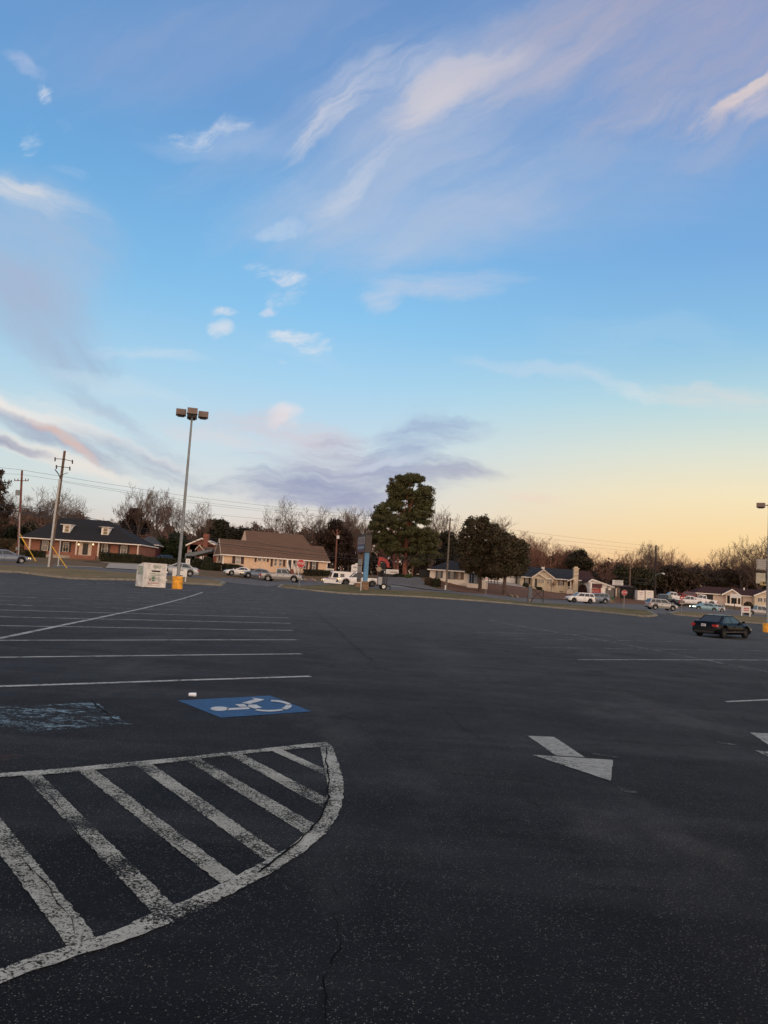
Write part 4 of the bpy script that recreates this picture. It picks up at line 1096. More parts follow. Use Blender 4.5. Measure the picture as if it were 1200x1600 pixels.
# --- brick house with two dormers
h = House('brick_house', 'long red brick house with two white dormers and a lit front door', 'house', 36, 869, 140, 0)
u1 = h.u(218, 865); ze = h.z(128, 845.2); d_ = 9.5
h.box('wall', M_BRICK, 0, u1, 0, d_, -2.2, ze - .12)
h.hip('roof', M_ROOFD, -.5, u1 + .5, -1.3, d_ + .5, ze, h.z(135, 811.5, 4.2), h.u(97, 812, 4.2), h.u(170, 817, 4.2))
hw = [(66.5, 845, 75, 859.5), (99, 847.5, 107, 862), (159.5, 851, 168, 863.5), (189, 853, 198, 866)]
for q in hw: h.wpx(*q, mat=M_TRIM, glass=M_PANE, sw=.38)
# porch posts, lamps, door
for x in (45.5, 119, 153.5, 215.5):
    uu = h.u(x, 860, -1.1); h.box('porch_post', M_TRIM, uu - .11, uu + .11, -1.22, -1.0, -1.6, ze - .17)
dx0, dx1 = h.u(129, 860), h.u(137.5, 860); dz0, dz1 = h.z(133, 867), h.z(133, 848.8)
dr = h.box('door', M_DOOR, dx0, dx1, -.06, .02, dz0, dz1)
mb = MB(); mb.tube([((dx0 + dx1) / 2 + .22 * math.cos(a), -.09, (dz0 + dz1) / 2 + .45 + .22 * math.sin(a)) for a in np.linspace(0, 6.283, 15)], .05, 5, False); h.part(mb, 'wreath', pbr('wreath_green', (.05, .07, .04), .9), dr)
for a, b in ((h.u(125, 860), dx0 - .12), (dx1 + .12, h.u(141, 860))):
    h.window(a, b, dz0 + .35, dz1 - .05, -.02, shutters=False, bars=(0, 3), mat=M_TRIM)
h.box('door_surround', M_TRIM, h.u(124, 860) - .1, h.u(142, 860) + .1, -.045, .01, dz0 - .1, dz1 + .25)
for x in (123.2, 146):
    uu, z_ = h.uv(x, 850.5, -.1); mb = MB(); mb.tube([(uu, -.22, z_ + .10), (uu, -.22, z_ + .18), (uu, -.02, z_ + .2)], .03, 6); l_ = h.part(mb, 'porch_lamp', M_BLACKPL)
    mb = MB(); mb.tube([(uu, -.22, z_ - .14), (uu, -.22, z_ + .09)], [.08, .12], 8); h.part(mb, 'lamp_glass', M_PORCHL, l_)
h.box('porch_step', M_BRICK, h.u(117, 872), h.u(156, 872), -2.4, -.01, -2.2, dz0 - .12)
h.box('porch_floor', M_CONC, -.1, u1 + .1, -1.5, -.012, -2.2, dz0 - .34)
for x, y in ((104, 826.5), (164, 830.5)):
    dd = .55
    a, b = h.u(x - 6.5, y, dd), h.u(x + 6.5, y, dd); z0, z1 = h.z(x, y + 6, dd), h.z(x, y - 6.5, dd)
    dm = h.box('dormer', M_TRIMW, a + .1, b - .1, dd, 3.6, z0 - .3, z1)
    mb = MB(); mb.prism([(a - .35, dd - .25, z1), (b + .1, dd - .25, z1), (b + .1, 4.2, z1 + .1), (a - .35, 4.2, z1 + .1)], (0, 0, .10)); h.part(mb, 'dormer_roof', M_TRIMW, dm)
    w0, w1 = a + (b - a) * .34, b - (b - a) * .22
    f = h.box('window', M_TRIM, w0 - .1, w1 + .1, dd - .04, dd - .003, z0 + .12, z1 - .12, parent=dm)
    h.box('pane', pbr('dormer_pane', (.14, .10, .05), .1, var=0), w0, w1, dd - .055, dd - .042, z0 + .22, z1 - .22, parent=dm)
    h.box('glazing_bar', M_TRIM, w0, w1, dd - .07, dd - .057, (z0 + z1) / 2 - .03, (z0 + z1) / 2 + .03, parent=dm)
h.box('gutter_downpipe', M_TRIM, h.u(216, 862) - .05, h.u(216, 862) + .05, -.14, -.02, -1.5, ze - .2)

# --- small building right of it with white gable end and grey roof
h = House('garage', 'small grey-roofed building with a white end right of the brick house', 'building', 219, 868, 156, 8)
a = h.u(244, 868); z_ = h.z(230, 851)
h.box('wall', M_WHITE, 0, h.u(226, 866), 0, 6, -1.5, z_); h.box('lean_to', pbr('dark_red_paint', (.10, .02, .02), .7), h.u(226, 866) + .01, a, .8, 6, -1.5, z_ - .1)
h.hip('roof', pbr('grey_roofing', (.055, .06, .07), .7), -.6, a + .4, -.8, 6.6, z_ + .1, h.z(225, 838, 3), .6, a - 1.2)

# --- red brick house with the curved carport
h = House('brick_house', 'red brick house with chimney and white gable trim beside the carport', 'house', 292, 884, 150, 0)
ug = [h.u(p, 860) for p in (292, 330, 356)]
z_e = h.z(300, 850)
h.box('wall', M_BRICK2, ug[0], ug[2], 2, 9, -2, z_e)
h.gable_y(h.u(291, 850, 2), h.u(337, 853, 2), h.u(315.5, 841, 2), 2, 10, h.z(291, 851, 2), h.z(337, 850, 2), h.z(315.5, 840.5, 2), pbr('pale_roof', (.45, .38, .34), .7), M_BRICK2, -2, trim=M_TRIMW, tk=.3)
h.gable_y(h.u(306, 859, 1), h.u(319, 859, 1), h.u(313, 851, 1), 0.6, 4, h.z(306, 858.5, 1), h.z(319, 858.5, 1), h.z(313, 851.3, 1), M_ROOFB, M_BRICK2, -2, trim=M_TRIM)
mb = MB(); za, zb2 = h.z(325, 852, 1.2), h.z(325, 858, .3)
mb.quad((h.u(316, 858, .3), .2, zb2), (h.u(340, 858, .3), .2, zb2), (h.u(340, 852, 2), 2.6, za), (h.u(316, 852, 2), 2.6, za)); h.part(mb, 'porch_roof', M_ROOFB)
cu = h.u(320.5, 850, 2.5); cw = .42 * 1.1
h.box('chimney', M_BRICK2, h.u(316.8, 850, 1.6), h.u(324.5, 850, 1.6), 1.6, 2.7, -1, h.z(320, 834, 1.6))
h.wpx(294, 859.5, 299, 864, 1.99, shutters=False, mat=M_TRIMW, bars=(0, 1))
h.box('door', M_TRIMW, h.u(311, 870), h.u(315, 870), .5, .58, h.z(313, 877), h.z(313, 866))
h.box('porch_post', M_TRIM, h.u(317, 870), h.u(318, 870), .2, .35, -1.5, zb2)
# curved canopy
h = House('carport_canopy', 'curved grey metal carport canopy left of the tan house', 'canopy', 289, 878, 138, 0)
mb = MB(); top = [(289, 868), (290, 864.5), (300, 863), (312, 861), (322, 859), (331, 858)]; bot = [(331, 861.5), (322, 863.5), (312, 866), (304, 868.5), (302, 874)]
for (a, b), (c_, d2) in zip(zip(top[:-1], top[1:]), [((289, 874), (291, 868.8)), ((291, 868.8), (302, 868.6)), ((302, 868.6), (312, 866)), ((312, 866), (322, 863.5)), ((322, 863.5), (331, 861.5))]):
    q = [a, b, d2, c_]; q = [(h.uv(*w_)[0], 0, h.uv(*w_)[1]) for w_ in q]; mb.prism(q, (0, 4.5, 0))
h.part(mb, 'canopy_shell', M_GREYM)
h.box('support_post', M_GREYM, h.u(289.3, 875), h.u(290.6, 875), .1, .3, h.z(290, 884), h.z(290, 872)); h.box('support_post', M_GREYM, h.u(304, 875), h.u(305, 875), .1, .3, h.z(304, 884), h.z(304, 868))

# --- tan house
TY = 20
h = House('clapboard_house', 'long peach clapboard house with brown shingle roof and dark shutters', 'house', 347, 892, 130, TY)
uE = h.u(511, 885); zE = h.z(347, 866.5); zE2 = h.z(513, 877); zE = (zE + zE2) / 2; dT = 8.0
print('tan', uE, zE, zE2)
h.box('wall', M_TAN, 0, uE, 0, dT, -2.5, zE - .1)
rz = h.z(339.8, 841, dT / 2)
h.hip('roof', M_ROOFB, -.45, uE + .45, -.5, dT + .5, zE, rz, -.3, h.u(505, 854.5, dT / 2))
mb = MB(); mb.prism([(-.02, -.2, zE - .1), (-.02, dT + .2, zE - .1), (-.02, dT / 2, rz - .25)], (.2, 0, 0)); h.part(mb, 'gable_wall', M_TAN)
mb = MB()
for a, b in (((-.46, -.52, zE - .12), (-.32, dT / 2, rz + .03)), ((-.32, dT / 2, rz + .03), (-.46, dT + .52, zE - .12))):
    a = Vector(a); b = Vector(b); mb.prism([a, b, b - Vector((0, 0, .3)), a - Vector((0, 0, .3))], (-.06, 0, 0))
h.part(mb, 'barge_board', M_TRIM)
# upper rear roof
y2 = dT / 2 + 1.2; g0 = h.u(387, 842, y2); 
zr2 = h.z(384, 828.5, y2 + 3); r2a, r2b = h.u(383, 828, y2 + 3), h.u(473, 834, y2 + 3)
h.hip('roof', M_ROOFB, r2a - .1, h.u(481, 853, y2) + .3, y2 - .9, y2 + 6.9, h.z(430, 849.5, y2 - .9), zr2, r2a + .05, r2b)
mb = MB(); zz2 = h.z(386, 846, y2); mb.prism([(r2a + .0, y2 - 1.0, zz2 - .6), (r2a + .0, y2 + 7, zz2 - .6), (r2a + .0, y2 + 3, zr2 - .15)], (-.12, 0, 0)); h.part(mb, 'gable_wall', M_TAN)
h.box('corner_post', M_TRIMW, -.06, .14, -.06, .14, -2.5, zE - .11); h.box('corner_post', M_TRIMW, uE - .12, uE + .06, -.06, .12, -2.0, zE - .11)
h.wpx(368.5, 869.5, 375.5, 880.5, bars=(0, 1), mat=M_TRIMW, glass=M_BLIND, sw=.55, shut=pbr('brown_shutter', (.045, .016, .014), .6))
SB = MAT['brown_shutter']
h.wpx(403, 871, 408, 876.5, bars=(0, 0), mat=M_TRIMW, shutters=False); h.wpx(411, 871.5, 415, 877, bars=(0, 0), mat=M_TRIMW, shutters=False)
for x in (398, 417): h.box('shutter', SB, h.u(x, 874), h.u(x + 3, 874), -.05, .01, h.z(x, 878), h.z(x, 870.5))
h.wpx(428.5, 873, 432.5, 883.5, bars=(0, 1), mat=M_TRIMW, shutters=False); h.wpx(436, 873.5, 440, 884, bars=(0, 1), mat=M_TRIMW, shutters=False)
for x in (423, 442.5): h.box('shutter', SB, h.u(x, 878), h.u(x + 3.2, 878), -.05, .01, h.z(x, 885), h.z(x, 872.5))
h.wpx(488.5, 877.5, 492.5, 889.5, bars=(0, 1), mat=M_TRIMW, sw=.5, shut=SB)
h.wpx(462, 876, 465, 887, bars=(0, 1), mat=M_TRIMW, sw=.4, shut=SB); h.wpx(474, 876, 477.5, 888, bars=(0, 1), mat=M_TRIMW, sw=.4, shut=SB)
h.box('door', M_DOOR, h.u(450.5, 880), h.u(455, 880), -.06, .02, h.z(452, 888.5), h.z(452, 873.5))
for x in (449, 456.5): 
    uu = h.u(x, 880, -1.2); h.box('porch_post', M_TRIMW, uu - .1, uu + .1, -1.3, -1.1, -2, zE - .2)
# entry steps with white railings
mb = MB(); b0, b1 = h.u(449, 888, -1.2), h.u(458, 888, -1.2); zf = h.z(452, 889)
mb.box(b0, b1, -1.4, -.02, -2.2, zf)
for k in range(5): mb.box(b0, b1, -1.42 - .32 * (k + 1), -1.42 - .32 * k - .002, -2.2, zf - .2 * (k + 1))
h.part(mb, 'entry_steps', M_BRICK2)
for uu in (b0, b1, b0 + 1.6):
    mb = MB(); mb.tube([(uu, -1.3, zf + .95), (uu, -3.0, zf - .1)], .045, 6); mb.tube([(uu, -1.3, zf + .15), (uu, -3.0, zf - .9)], .03, 6)
    for k in range(7):
        q = k / 6; mb.tube([(uu, -1.3 - 1.7 * q, zf + .95 - 1.05 * q), (uu, -1.3 - 1.7 * q, zf - .1 - .9 * q)], .03, 5)
    h.part(mb, 'railing', M_TRIMW)
# left gable window (on the end wall, u = 0)
mb = MB(); z0, z1 = h.z(337, 877.5, 3), h.z(337, 864.5, 3)
mb.box(-.07, .01, 2.5, 4.3, z0, z1); f = h.part(mb, 'window', M_TRIMW); h.box('pane', M_PANE, -.085, -.072, 2.75, 3.35, z0 + .15, z1 - .15, parent=f); h.box('pane', M_PANE, -.085, -.072, 3.45, 4.05, z0 + .15, z1 - .15, parent=f)
for y in (1.75, 4.4): h.box('shutter', SB, -.06, .01, y, y + .65, z0, z1)
h.box('side_railing', M_TRIMW, uE + .05, uE + 1.6, 1, 1.1, h.z(515, 893), h.z(515, 888))
mb = MB(); mb.box(h.u(391, 888), h.u(412, 888), -.32, -.02, h.z(400, 892.5), h.z(400, 889)); h.part(mb, 'ramp_wall', M_DARK)

# --- white painted brick house
h = House('cottage', 'low white brick cottage with dark hip roof left of the magnolia trees', 'house', 671, 907, 140, -4)
uE = h.u(762, 910); zE = h.z(700, 890.8); dW = 9
h.box('wall', M_WBRICK, 0, uE, 0, dW, -3, zE - .1)
h.hip('roof', M_ROOFD, -.5, uE + .5, -.5, dW + .5, zE, h.z(712, 876.5, 4.5), h.u(702, 877, 4.5), h.u(745, 879, 4.5))
for q in ((684, 892.5, 688.3, 902.5), (703.2, 893.5, 708.6, 904.5)): h.wpx(*q, mat=pbr('green_grey_frame', (.12, .14, .12), .6), sw=.35, shut=pbr('grey_shutter', (.07, .07, .08), .6), bars=(0, 1))
h.wpx(715.5, 894.5, 720, 904.8, mat=pbr('brown_frame', (.14, .08, .05), .6), sw=.5, shut=MAT['brown_frame'], bars=(0, 1), glass=M_BLIND)
h.box('porch_shade_panel', M_DARK, h.u(733, 903), h.u(748, 903), -.03, .01, h.z(740, 911.5), h.z(740, 895))  # flat dark panel on the wall, painted shade of the porch
for x in (733.5, 737, 741, 744, 748): uu = h.u(x, 900); h.box('porch_post', pbr('blue_grey_post', (.12, .15, .20), .6), uu - .09, uu + .09, -.25, -.06, h.z(x, 912), h.z(x, 894.5))
h.box('porch_door', M_TRIM, h.u(741.5, 903), h.u(746, 903), -.055, -.034, h.z(744, 911), h.z(744, 897))
h.box('planter_wall', M_WBRICK, h.u(729, 914), h.u(761, 914), -1.0, -.01, -3, h.z(740, 912))
h.box('side_lean_to', M_DARK, -2.0, -.02, 2, 7, -3, h.z(668, 890))
h.box('downpipe', M_TRIM, h.u(678.2, 900), h.u(679, 900), -.1, -.01, -1, zE - .2)
h.box('roof_vent', M_TRIMW, h.u(717, 876), h.u(721, 876), 2.4, 2.8, h.z(719, 877.5, 2.4), h.z(719, 874, 2.4))

# --- long white shed seen between the magnolia trunks
h = House('white_shed', 'low white shed seen between the two magnolia trunks', 'shed', 762, 912, 172, 0)
h.box('wall', M_WHITE, 0, h.u(805, 912), 0, 4, -.4, h.z(780, 900)); h.box('roof', M_TRIMW, -.3, h.u(805, 912) + .3, -.3, 4.3, h.z(780, 900), h.z(780, 899))

# --- cream house
h = House('gabled_house', 'cream house with nested front gables, black roof and tall chimney', 'house', 832, 925, 165, -3)
uR = h.u(901, 925); zE = h.z(878, 904.5); dC = 10
uL = h.u(814, 915)
h.box('wall', M_CREAM, uL, uR, 1.2, dC, -3, zE)
ridge = h.z(860, 888, 6)
h.hip('roof', M_ROOFK, uL - .4, uR + .5, .5, dC + .5, zE, ridge, h.u(823, 887.5, 5.5), h.u(897, 890.5, 5.5))
h.gable_y(h.u(829, 903), h.u(868.5, 903), h.u(850, 889), 0.6, 6, h.z(831, 902.5), h.z(868.5, 903.8), h.z(850, 889.2), M_ROOFK, M_CREAM, -3, tk=.3, trim=M_TRIM)
h.gable_y(h.u(829.5, 902), h.u(854.5, 903), h.u(841.3, 895), -.3, 5, h.z(830, 902), h.z(854, 903.5), h.z(841.3, 895.2), M_ROOFK, M_CREAM, -3, tk=.3, trim=M_TRIM)
h.gable_y(h.u(886, 906, -.4), h.u(901, 907, -.4), h.u(896, 903, -.4), -.4, 3, h.z(886.5, 907, -.4), h.z(901, 908, -.4), h.z(896, 903.2, -.4), M_ROOFK, None, tk=.25, trim=M_TRIM)
for x in (891.5, 899.5): uu = h.u(x, 915, -.3); h.box('porch_post', M_TRIM, uu - .1, uu + .1, -.4, -.2, -3, h.z(x, 907))
h.box('porch_shade_panel', M_DARK, h.u(887.5, 912, 1.1), h.u(891, 912, 1.1), 1.15, 1.19, h.z(889, 920), h.z(889, 907.5))  # dark sheet before the wall stands in for porch shade
h.box('porch_deck', M_TRIM, h.u(885, 922), h.u(901.5, 922), -.5, 1.1, -3, h.z(892, 921.5))
mb = MB(); a, b = h.u(886, 918, -.45), h.u(901, 918, -.45); z0, z1 = h.z(893, 921.5), h.z(893, 916.5)
mb.box(a, b, -.5, -.44, z1 - .06, z1)
for k in range(18): x = a + (b - a) * k / 17; mb.box(x - .02, x + .02, -.49, -.45, z0, z1 - .06)
h.part(mb, 'porch_railing', M_TRIM)
h.box('door', M_DOOR, h.u(835.2, 910), h.u(839, 910), -.36, -.31, h.z(837, 918), h.z(837, 904))
for q in ((841.2, 904.8, 844.6, 910.6), (846, 905.2, 849.6, 911)): h.wpx(*q, y=-.31, mat=M_TRIM, shutters=False)
for q in ((855.2, 905.5, 858, 911.5), (859.5, 905.5, 862.2, 911.5)): h.wpx(*q, y=.59, mat=M_TRIM, shutters=False)
h.wpx(874.8, 905.6, 878.8, 914.5, y=1.19, mat=M_TRIM, sw=.3, bars=(0, 1)); h.wpx(821.5, 902.5, 825.5, 912.5, y=1.19, mat=M_TRIM, sw=.35, bars=(0, 1))
mb = MB(); a, b = h.u(896.5, 900, -.7), h.u(903.8, 900, -.7); zt = h.z(900, 889, -.7)
mb.box(a, b, -.7, .3, -3, zt); mb.box(a - .12, b + .12, -.82, .42, zt, zt + .22); mb.box(a + .15, b - .15, -.55, .15, zt + .22, zt + .5); h.part(mb, 'chimney', M_CREAM)
h.box('foundation_vent', M_DARK, h.u(876, 924), h.u(877.6, 924), 1.16, 1.19, h.z(877, 926), h.z(877, 923.5)); h.box('foundation_vent', M_DARK, h.u(879, 924), h.u(880.6, 924), 1.16, 1.19, h.z(880, 926), h.z(880, 923.5))
h.box('roof_vent', M_TRIMW, h.u(849.6, 888), h.u(854.5, 888), 3, 3.5, h.z(852, 889, 3), h.z(852, 886, 3))

# --- brown-roofed wing and the shop with the red sign
h = House('brown_roofed_wing', 'brown roofed low house between the chimney and the red-signed shop', 'house', 903, 928, 172, -3)
a = h.u(925, 925); z_ = h.z(914, 906.8)
h.box('wall', pbr('brown_wall', (.14, .10, .075), .8), 0, a, 0, 7, -3, z_); h.hip('roof', M_ROOFR, -.4, a + 1.2, -.5, 7.5, z_, h.z(912, 892, 3.5), -.4, a - .5)
for q in ((905.5, 908, 907.5, 914), (910, 908, 912, 914), (918, 910, 920.5, 916)): h.wpx(*q, shutters=False, bars=(0, 0), mat=M_TRIM)
h = House('shop', 'white gabled shop with brown roof and a red sign on its front', 'shop', 921, 932, 160, -4)
a = h.u(960, 932); 
h.gable_y(h.u(919, 908), h.u(960, 917), h.u(924.5, 904.5), 0, 9, h.z(919, 908.5), h.z(960, 916.8), h.z(924.5, 904.6), M_ROOFR, M_WHITE, -2, tk=.28, trim=M_TRIMW, over=.25)
mb = MB(); r0, r1 = h.u(926, 902, 5), h.u(946, 902.5, 5)
h.box('awning', pbr('maroon_awning', (.075, .018, .018), .7), h.u(924.6, 915), h.u(940, 915), -.5, -.01, h.z(932, 918.2), h.z(932, 912))
h.box('red_sign_board', pbr('red_board', (.30, .018, .016), .5), h.u(924.2, 924), h.u(937.6, 924), -.75, -.55, h.z(931, 929), h.z(931, 919.8))
sgn = [o for o in h.root.children if o.name.startswith('red_sign_board')][0]
mb = MB(); a0, a1 = h.u(929, 924, -.76), h.u(936, 924, -.76); zz0 = h.z(931, 925, -.76); zz1 = h.z(931, 922, -.76)
for k in range(9): q = a0 + (a1 - a0) * k / 9; mb.box(q, q + (a1 - a0) * .06, -.765, -.752, zz0, zz0 + .16); mb.box(q, q + (a1 - a0) * .06, -.765, -.752, zz1 - .16, zz1)
mb.box(h.u(925.3, 924, -.76), h.u(927.3, 924, -.76), -.765, -.752, zz0, zz1); h.part(mb, 'sign_lettering', pbr('pale_letter', (.4, .25, .22), .6, var=0), sgn)
h.box('grey_front', pbr('grey_boards', (.13, .12, .115), .8), h.u(946, 925), h.u(959, 925), -.05, -.004, -2, h.z(952, 919)); 
h.box('white_notice', M_WHITE, h.u(950.5, 920), h.u(954.5, 920), -.1, -.055, h.z(952, 922), h.z(952, 918)); h.box('window', M_PANE, h.u(948.5, 917), h.u(952.5, 917), -.03, -.002, h.z(950, 918.5), h.z(950, 915))
h.box('door', M_TRIMW, h.u(941.5, 925), h.u(945, 925), -.15, -.01, h.z(943, 931), h.z(943, 921)); h.box('front_base', M_WHITE, h.u(922, 930), h.u(941, 930), -1.6, -.02, -2.2, h.z(930, 929.4))
h.box('front_pillar', M_WHITE, h.u(921.5, 920), h.u(923.8, 920), -.6, -.02, -2, h.z(923, 911)); h.box('front_pillar', M_WHITE, h.u(938, 926), h.u(940.6, 926), -.6, -.02, -2, h.z(940, 918.4))
# annexe and dark shed
h = House('dark_shed', 'dark open shed with a maroon roof right of the white billboard', 'shed', 961, 934, 164, -4)
a = h.u(994, 934)
h.box('wall', M_DARK, h.u(970, 925), a, 0, 6, -1, h.z(980, 917)); h.box('annexe_wall', pbr('taupe_wall', (.16, .13, .11), .8), 0, h.u(970, 925) - .02, .3, 6, -1.5, h.z(965, 916.2))
mb = MB(); z0, z1 = h.z(976, 917), h.z(976, 913.6, 3); mb.quad((-.3, -.5, z0), (a + .3, -.5, z0 - .2), (a + .3, 6, z1), (-.3, 6, z1 + .1)); h.part(mb, 'roof', M_ROOFR)
h.box('window', M_PANE, h.u(966.5, 924), h.u(969, 924), .26, .29, h.z(967, 927), h.z(967, 919)); h.box('door', M_TRIM, h.u(962.5, 924), h.u(964.8, 924), .26, .29, h.z(963, 932), h.z(963, 918.6))
mb = MB(); mb.tube([(h.u(990, 935, -.4), -.6, h.z(990, 935.2, -.4)), (h.u(994.5, 922, -.4), -.2, h.z(994.5, 921, -.4))], .14, 6); h.part(mb, 'leaning_timber', pbr('old_timber', (.16, .11, .08), .9))

# --- house on the right
h = House('ranch_house', 'pale ranch house with maroon roof, dark garage and front gables', 'house', 1089, 941, 182, -6)
uA, uB = h.u(1129, 940), h.u(1179, 940); zE = h.z(1110, 927.3)
h.box('wall', M_PINKW, 0, uB, 0, 9, -3, zE - .1)
h.hip('roof', M_ROOFR, -.5, h.u(1205, 935), -.5, 9.5, zE, h.z(1140, 918.5, 4.5), h.u(1099, 917, 4.5), h.u(1200, 920, 4.5))
h.box('garage_door', M_DARK, h.u(1102.4, 932), h.u(1114, 932), -.04, .01, h.z(1108, 938.5), h.z(1108, 928.4))
h.gable_y(h.u(1127, 928, -.8), h.u(1158, 931, -.8), h.u(1143.5, 920, -.8), -.8, 6, h.z(1128, 928.5, -.8), h.z(1157.5, 930.3, -.8), h.z(1143.5, 920.3, -.8), M_ROOFR, M_PINKW, h.z(1140, 930.5, -.8), tk=.3)
h.box('porch_shade_panel', M_DARK, h.u(1134, 936), h.u(1160, 936), -.04, .01, h.z(1147, 945), h.z(1147, 931.5))  # shade under the front gable, done as a flat dark panel
for x in (1135, 1141.5, 1152, 1157.5): uu = h.u(x, 936, -.6); h.box('porch_post', M_TRIM, uu - .13, uu + .13, -.7, -.5, -3, h.z(x, 930.6, -.6))
h.box('planter_wall', M_WHITE, h.u(1132, 944, -1), h.u(1158, 946, -1), -1.3, -1.0, -3, h.z(1145, 943.4, -1))
h.gable_y(h.u(1177, 931, -1.5), h.u(1228, 933, -1.5), h.u(1202, 920, -1.5), -1.5, 6, h.z(1178.5, 930, -1.5), h.z(1226, 932, -1.5), h.z(1202, 920.5, -1.5), M_ROOFR, M_CREAM, -3, tk=.3)
h.wpx(1183.5, 934, 1191, 940.5, y=-1.52, shutters=False, mat=M_TRIMW, bars=(2, 0)); h.wpx(1193.5, 934.5, 1200, 941, y=-1.52, shutters=False, mat=M_TRIMW, bars=(2, 0))
h.box('base_course', M_WHITE, h.u(1178.5, 949, -1.6), h.u(1228, 950, -1.6), -1.75, -1.52, -3, h.z(1188, 946, -1.6))
h.box('roof_vent', M_TRIMW, h.u(1162, 922, 3), h.u(1163.6, 922, 3), 3, 3.2, h.z(1163, 922, 3), h.z(1163, 918, 3))
# two white box containers
for (x0, x1), lab in (((996, 1007.2), 'left white storage container with faded red lettering beside the dark shed'), ((1008.6, 1020.8), 'right white storage container left of the parked pickups')):
    h = House('storage_container', lab, 'container', x0, 936.5, 160, -6, 'white storage containers')
    w_ = h.u(x1, 937.2); z_ = h.z((x0 + x1) / 2, 923.2)
    h.box('body', M_WHITE, 0, w_, 0, 2.4, -.1, z_); h.box('lid_rim', M_TRIMW, -.04, w_ + .04, -.04, 2.44, z_, z_ + .07)
    mb = MB()
    for k in range(7): mb.box(w_ * (.25 + .07 * k), w_ * (.29 + .07 * k), -.012, -.003, z_ * .76, z_ * .84)
    for k in range(10): mb.box(w_ * (.2 + .06 * k), w_ * (.235 + .06 * k), -.012, -.003, z_ * .55, z_ * .6)
    h.part(mb, 'lettering', pbr('faded_red_letter', (.28, .12, .09), .6, var=0) if x0 < 1000 else pbr('faded_grey_letter', (.32, .32, .30), .6, var=0))
    h.box('corner_post', M_TRIM, -.03, .05, -.03, .05, -.1, z_ - .01); h.box('corner_post', M_TRIM, w_ - .05, w_ + .03, -.03, .05, -.1, z_ - .01)
# ------------------------------------------------------------------ street furniture, signs, poles
M_WOOD = pbr('pole_wood', (0.135, 0.085, 0.055), 0.9, var=0.25, vscale=4)
M_WOODR = pbr('red_pole_wood', (0.17, 0.065, 0.045), 0.9, var=0.25, vscale=4)
M_GALV = pbr('galvanised_grey', (0.20, 0.215, 0.225), 0.5, metal=0.3, var=0.15, vscale=2)
M_CONDUIT = pbr('pale_conduit', (0.42, 0.42, 0.40), 0.6, var=0.1)
M_YEL = pbr('yellow_base_paint', (0.70, 0.30, 0.010), 0.6, var=0.22, vscale=4, bump=0.2)
M_GUARD = pbr('yellow_guard', (0.62, 0.36, 0.02), 0.55, var=0.1)
M_HEADB = pbr('lamp_housing_brown', (0.17, 0.115, 0.095), 0.5, var=0.12)
M_LENS = pbr('lamp_lens', (0.05, 0.045, 0.045), 0.3, var=0)
M_WIRE = pbr('wire_black', (0.018, 0.018, 0.02), 0.6, var=0)
M_WIREP = pbr('wire_pale', (0.11, 0.10, 0.10), 0.6, var=0)
M_STOPR = pbr('sign_red', (0.42, 0.018, 0.022), 0.45, var=0.05)
M_SIGNW = pbr('sign_white', (0.66, 0.64, 0.61), 0.45, var=0.05)
M_BLUE_P = pbr('sky_blue_paint', (0.075, 0.21, 0.36), 0.5, var=0.1)
M_STONE = mat_brick('ledge_stone', (0.30, 0.17, 0.09, 1), (0.20, 0.115, 0.065, 1), (0.06, 0.045, 0.035, 1))
for n_ in M_STONE.node_tree.nodes:
    if n_.bl_idname == 'ShaderNodeTexBrick': n_.inputs['Brick Width'].default_value = .5; n_.inputs['Row Height'].default_value = .16; n_.inputs['Mortar Size'].default_value = .02
M_BRN = pbr('dark_brown_metal', (0.045, 0.034, 0.028), 0.6, var=0.12)
M_GREENL = pbr('green_lettering', (0.03, 0.16, 0.07), 0.6, var=0.1)
M_REDL = pbr('red_lettering', (0.42, 0.04, 0.05), 0.6, var=0.05)
M_GREYL = pbr('grey_lettering', (0.22, 0.21, 0.21), 0.6, var=0.05)

def text(s_, size, mat, parent, loc, rot, name='lettering', depth=0.01, squeeze=1.0):
    cu = bpy.data.curves.new(name, 'FONT'); cu.body = s_; cu.size = size; cu.align_x = 'CENTER'; cu.align_y = 'CENTER'; cu.extrude = depth; cu.resolution_u = 2; cu.offset = size * .012
    tmp = bpy.data.objects.new('tmp_text', cu); COL.objects.link(tmp)
    bpy.context.view_layer.update()
    me = bpy.data.meshes.new_from_object(tmp); me.name = name
    bpy.data.objects.remove(tmp); bpy.data.curves.remove(cu)
    me.materials.clear(); me.materials.append(mat)
    for v_ in me.vertices: v_.co.x *= squeeze
    o = bpy.data.objects.new(name, me); COL.objects.link(o); o.parent = parent; o.location = loc; o.rotation_euler = rot
    return o
def face_yaw(p): return -math.atan2(p.x, p.y)      # yaw so local -Y looks at the viewer
def bars(mb, x0, x1, z0, z1, rows, cols, y, fill=.62, hh=.55, skip=()):
    dz = (z1 - z0) / rows; dx = (x1 - x0) / cols
    for r_ in range(rows):
        a = random.uniform(0, .12) * (x1 - x0); b = random.uniform(0, .12) * (x1 - x0)
        for c_ in range(cols):
            xx = x0 + dx * c_
            if xx < x0 + a or xx > x1 - b: continue
            mb.box(xx, xx + dx * fill, y - .006, y - .001, z0 + dz * (r_ + .2), z0 + dz * (r_ + .2 + hh))

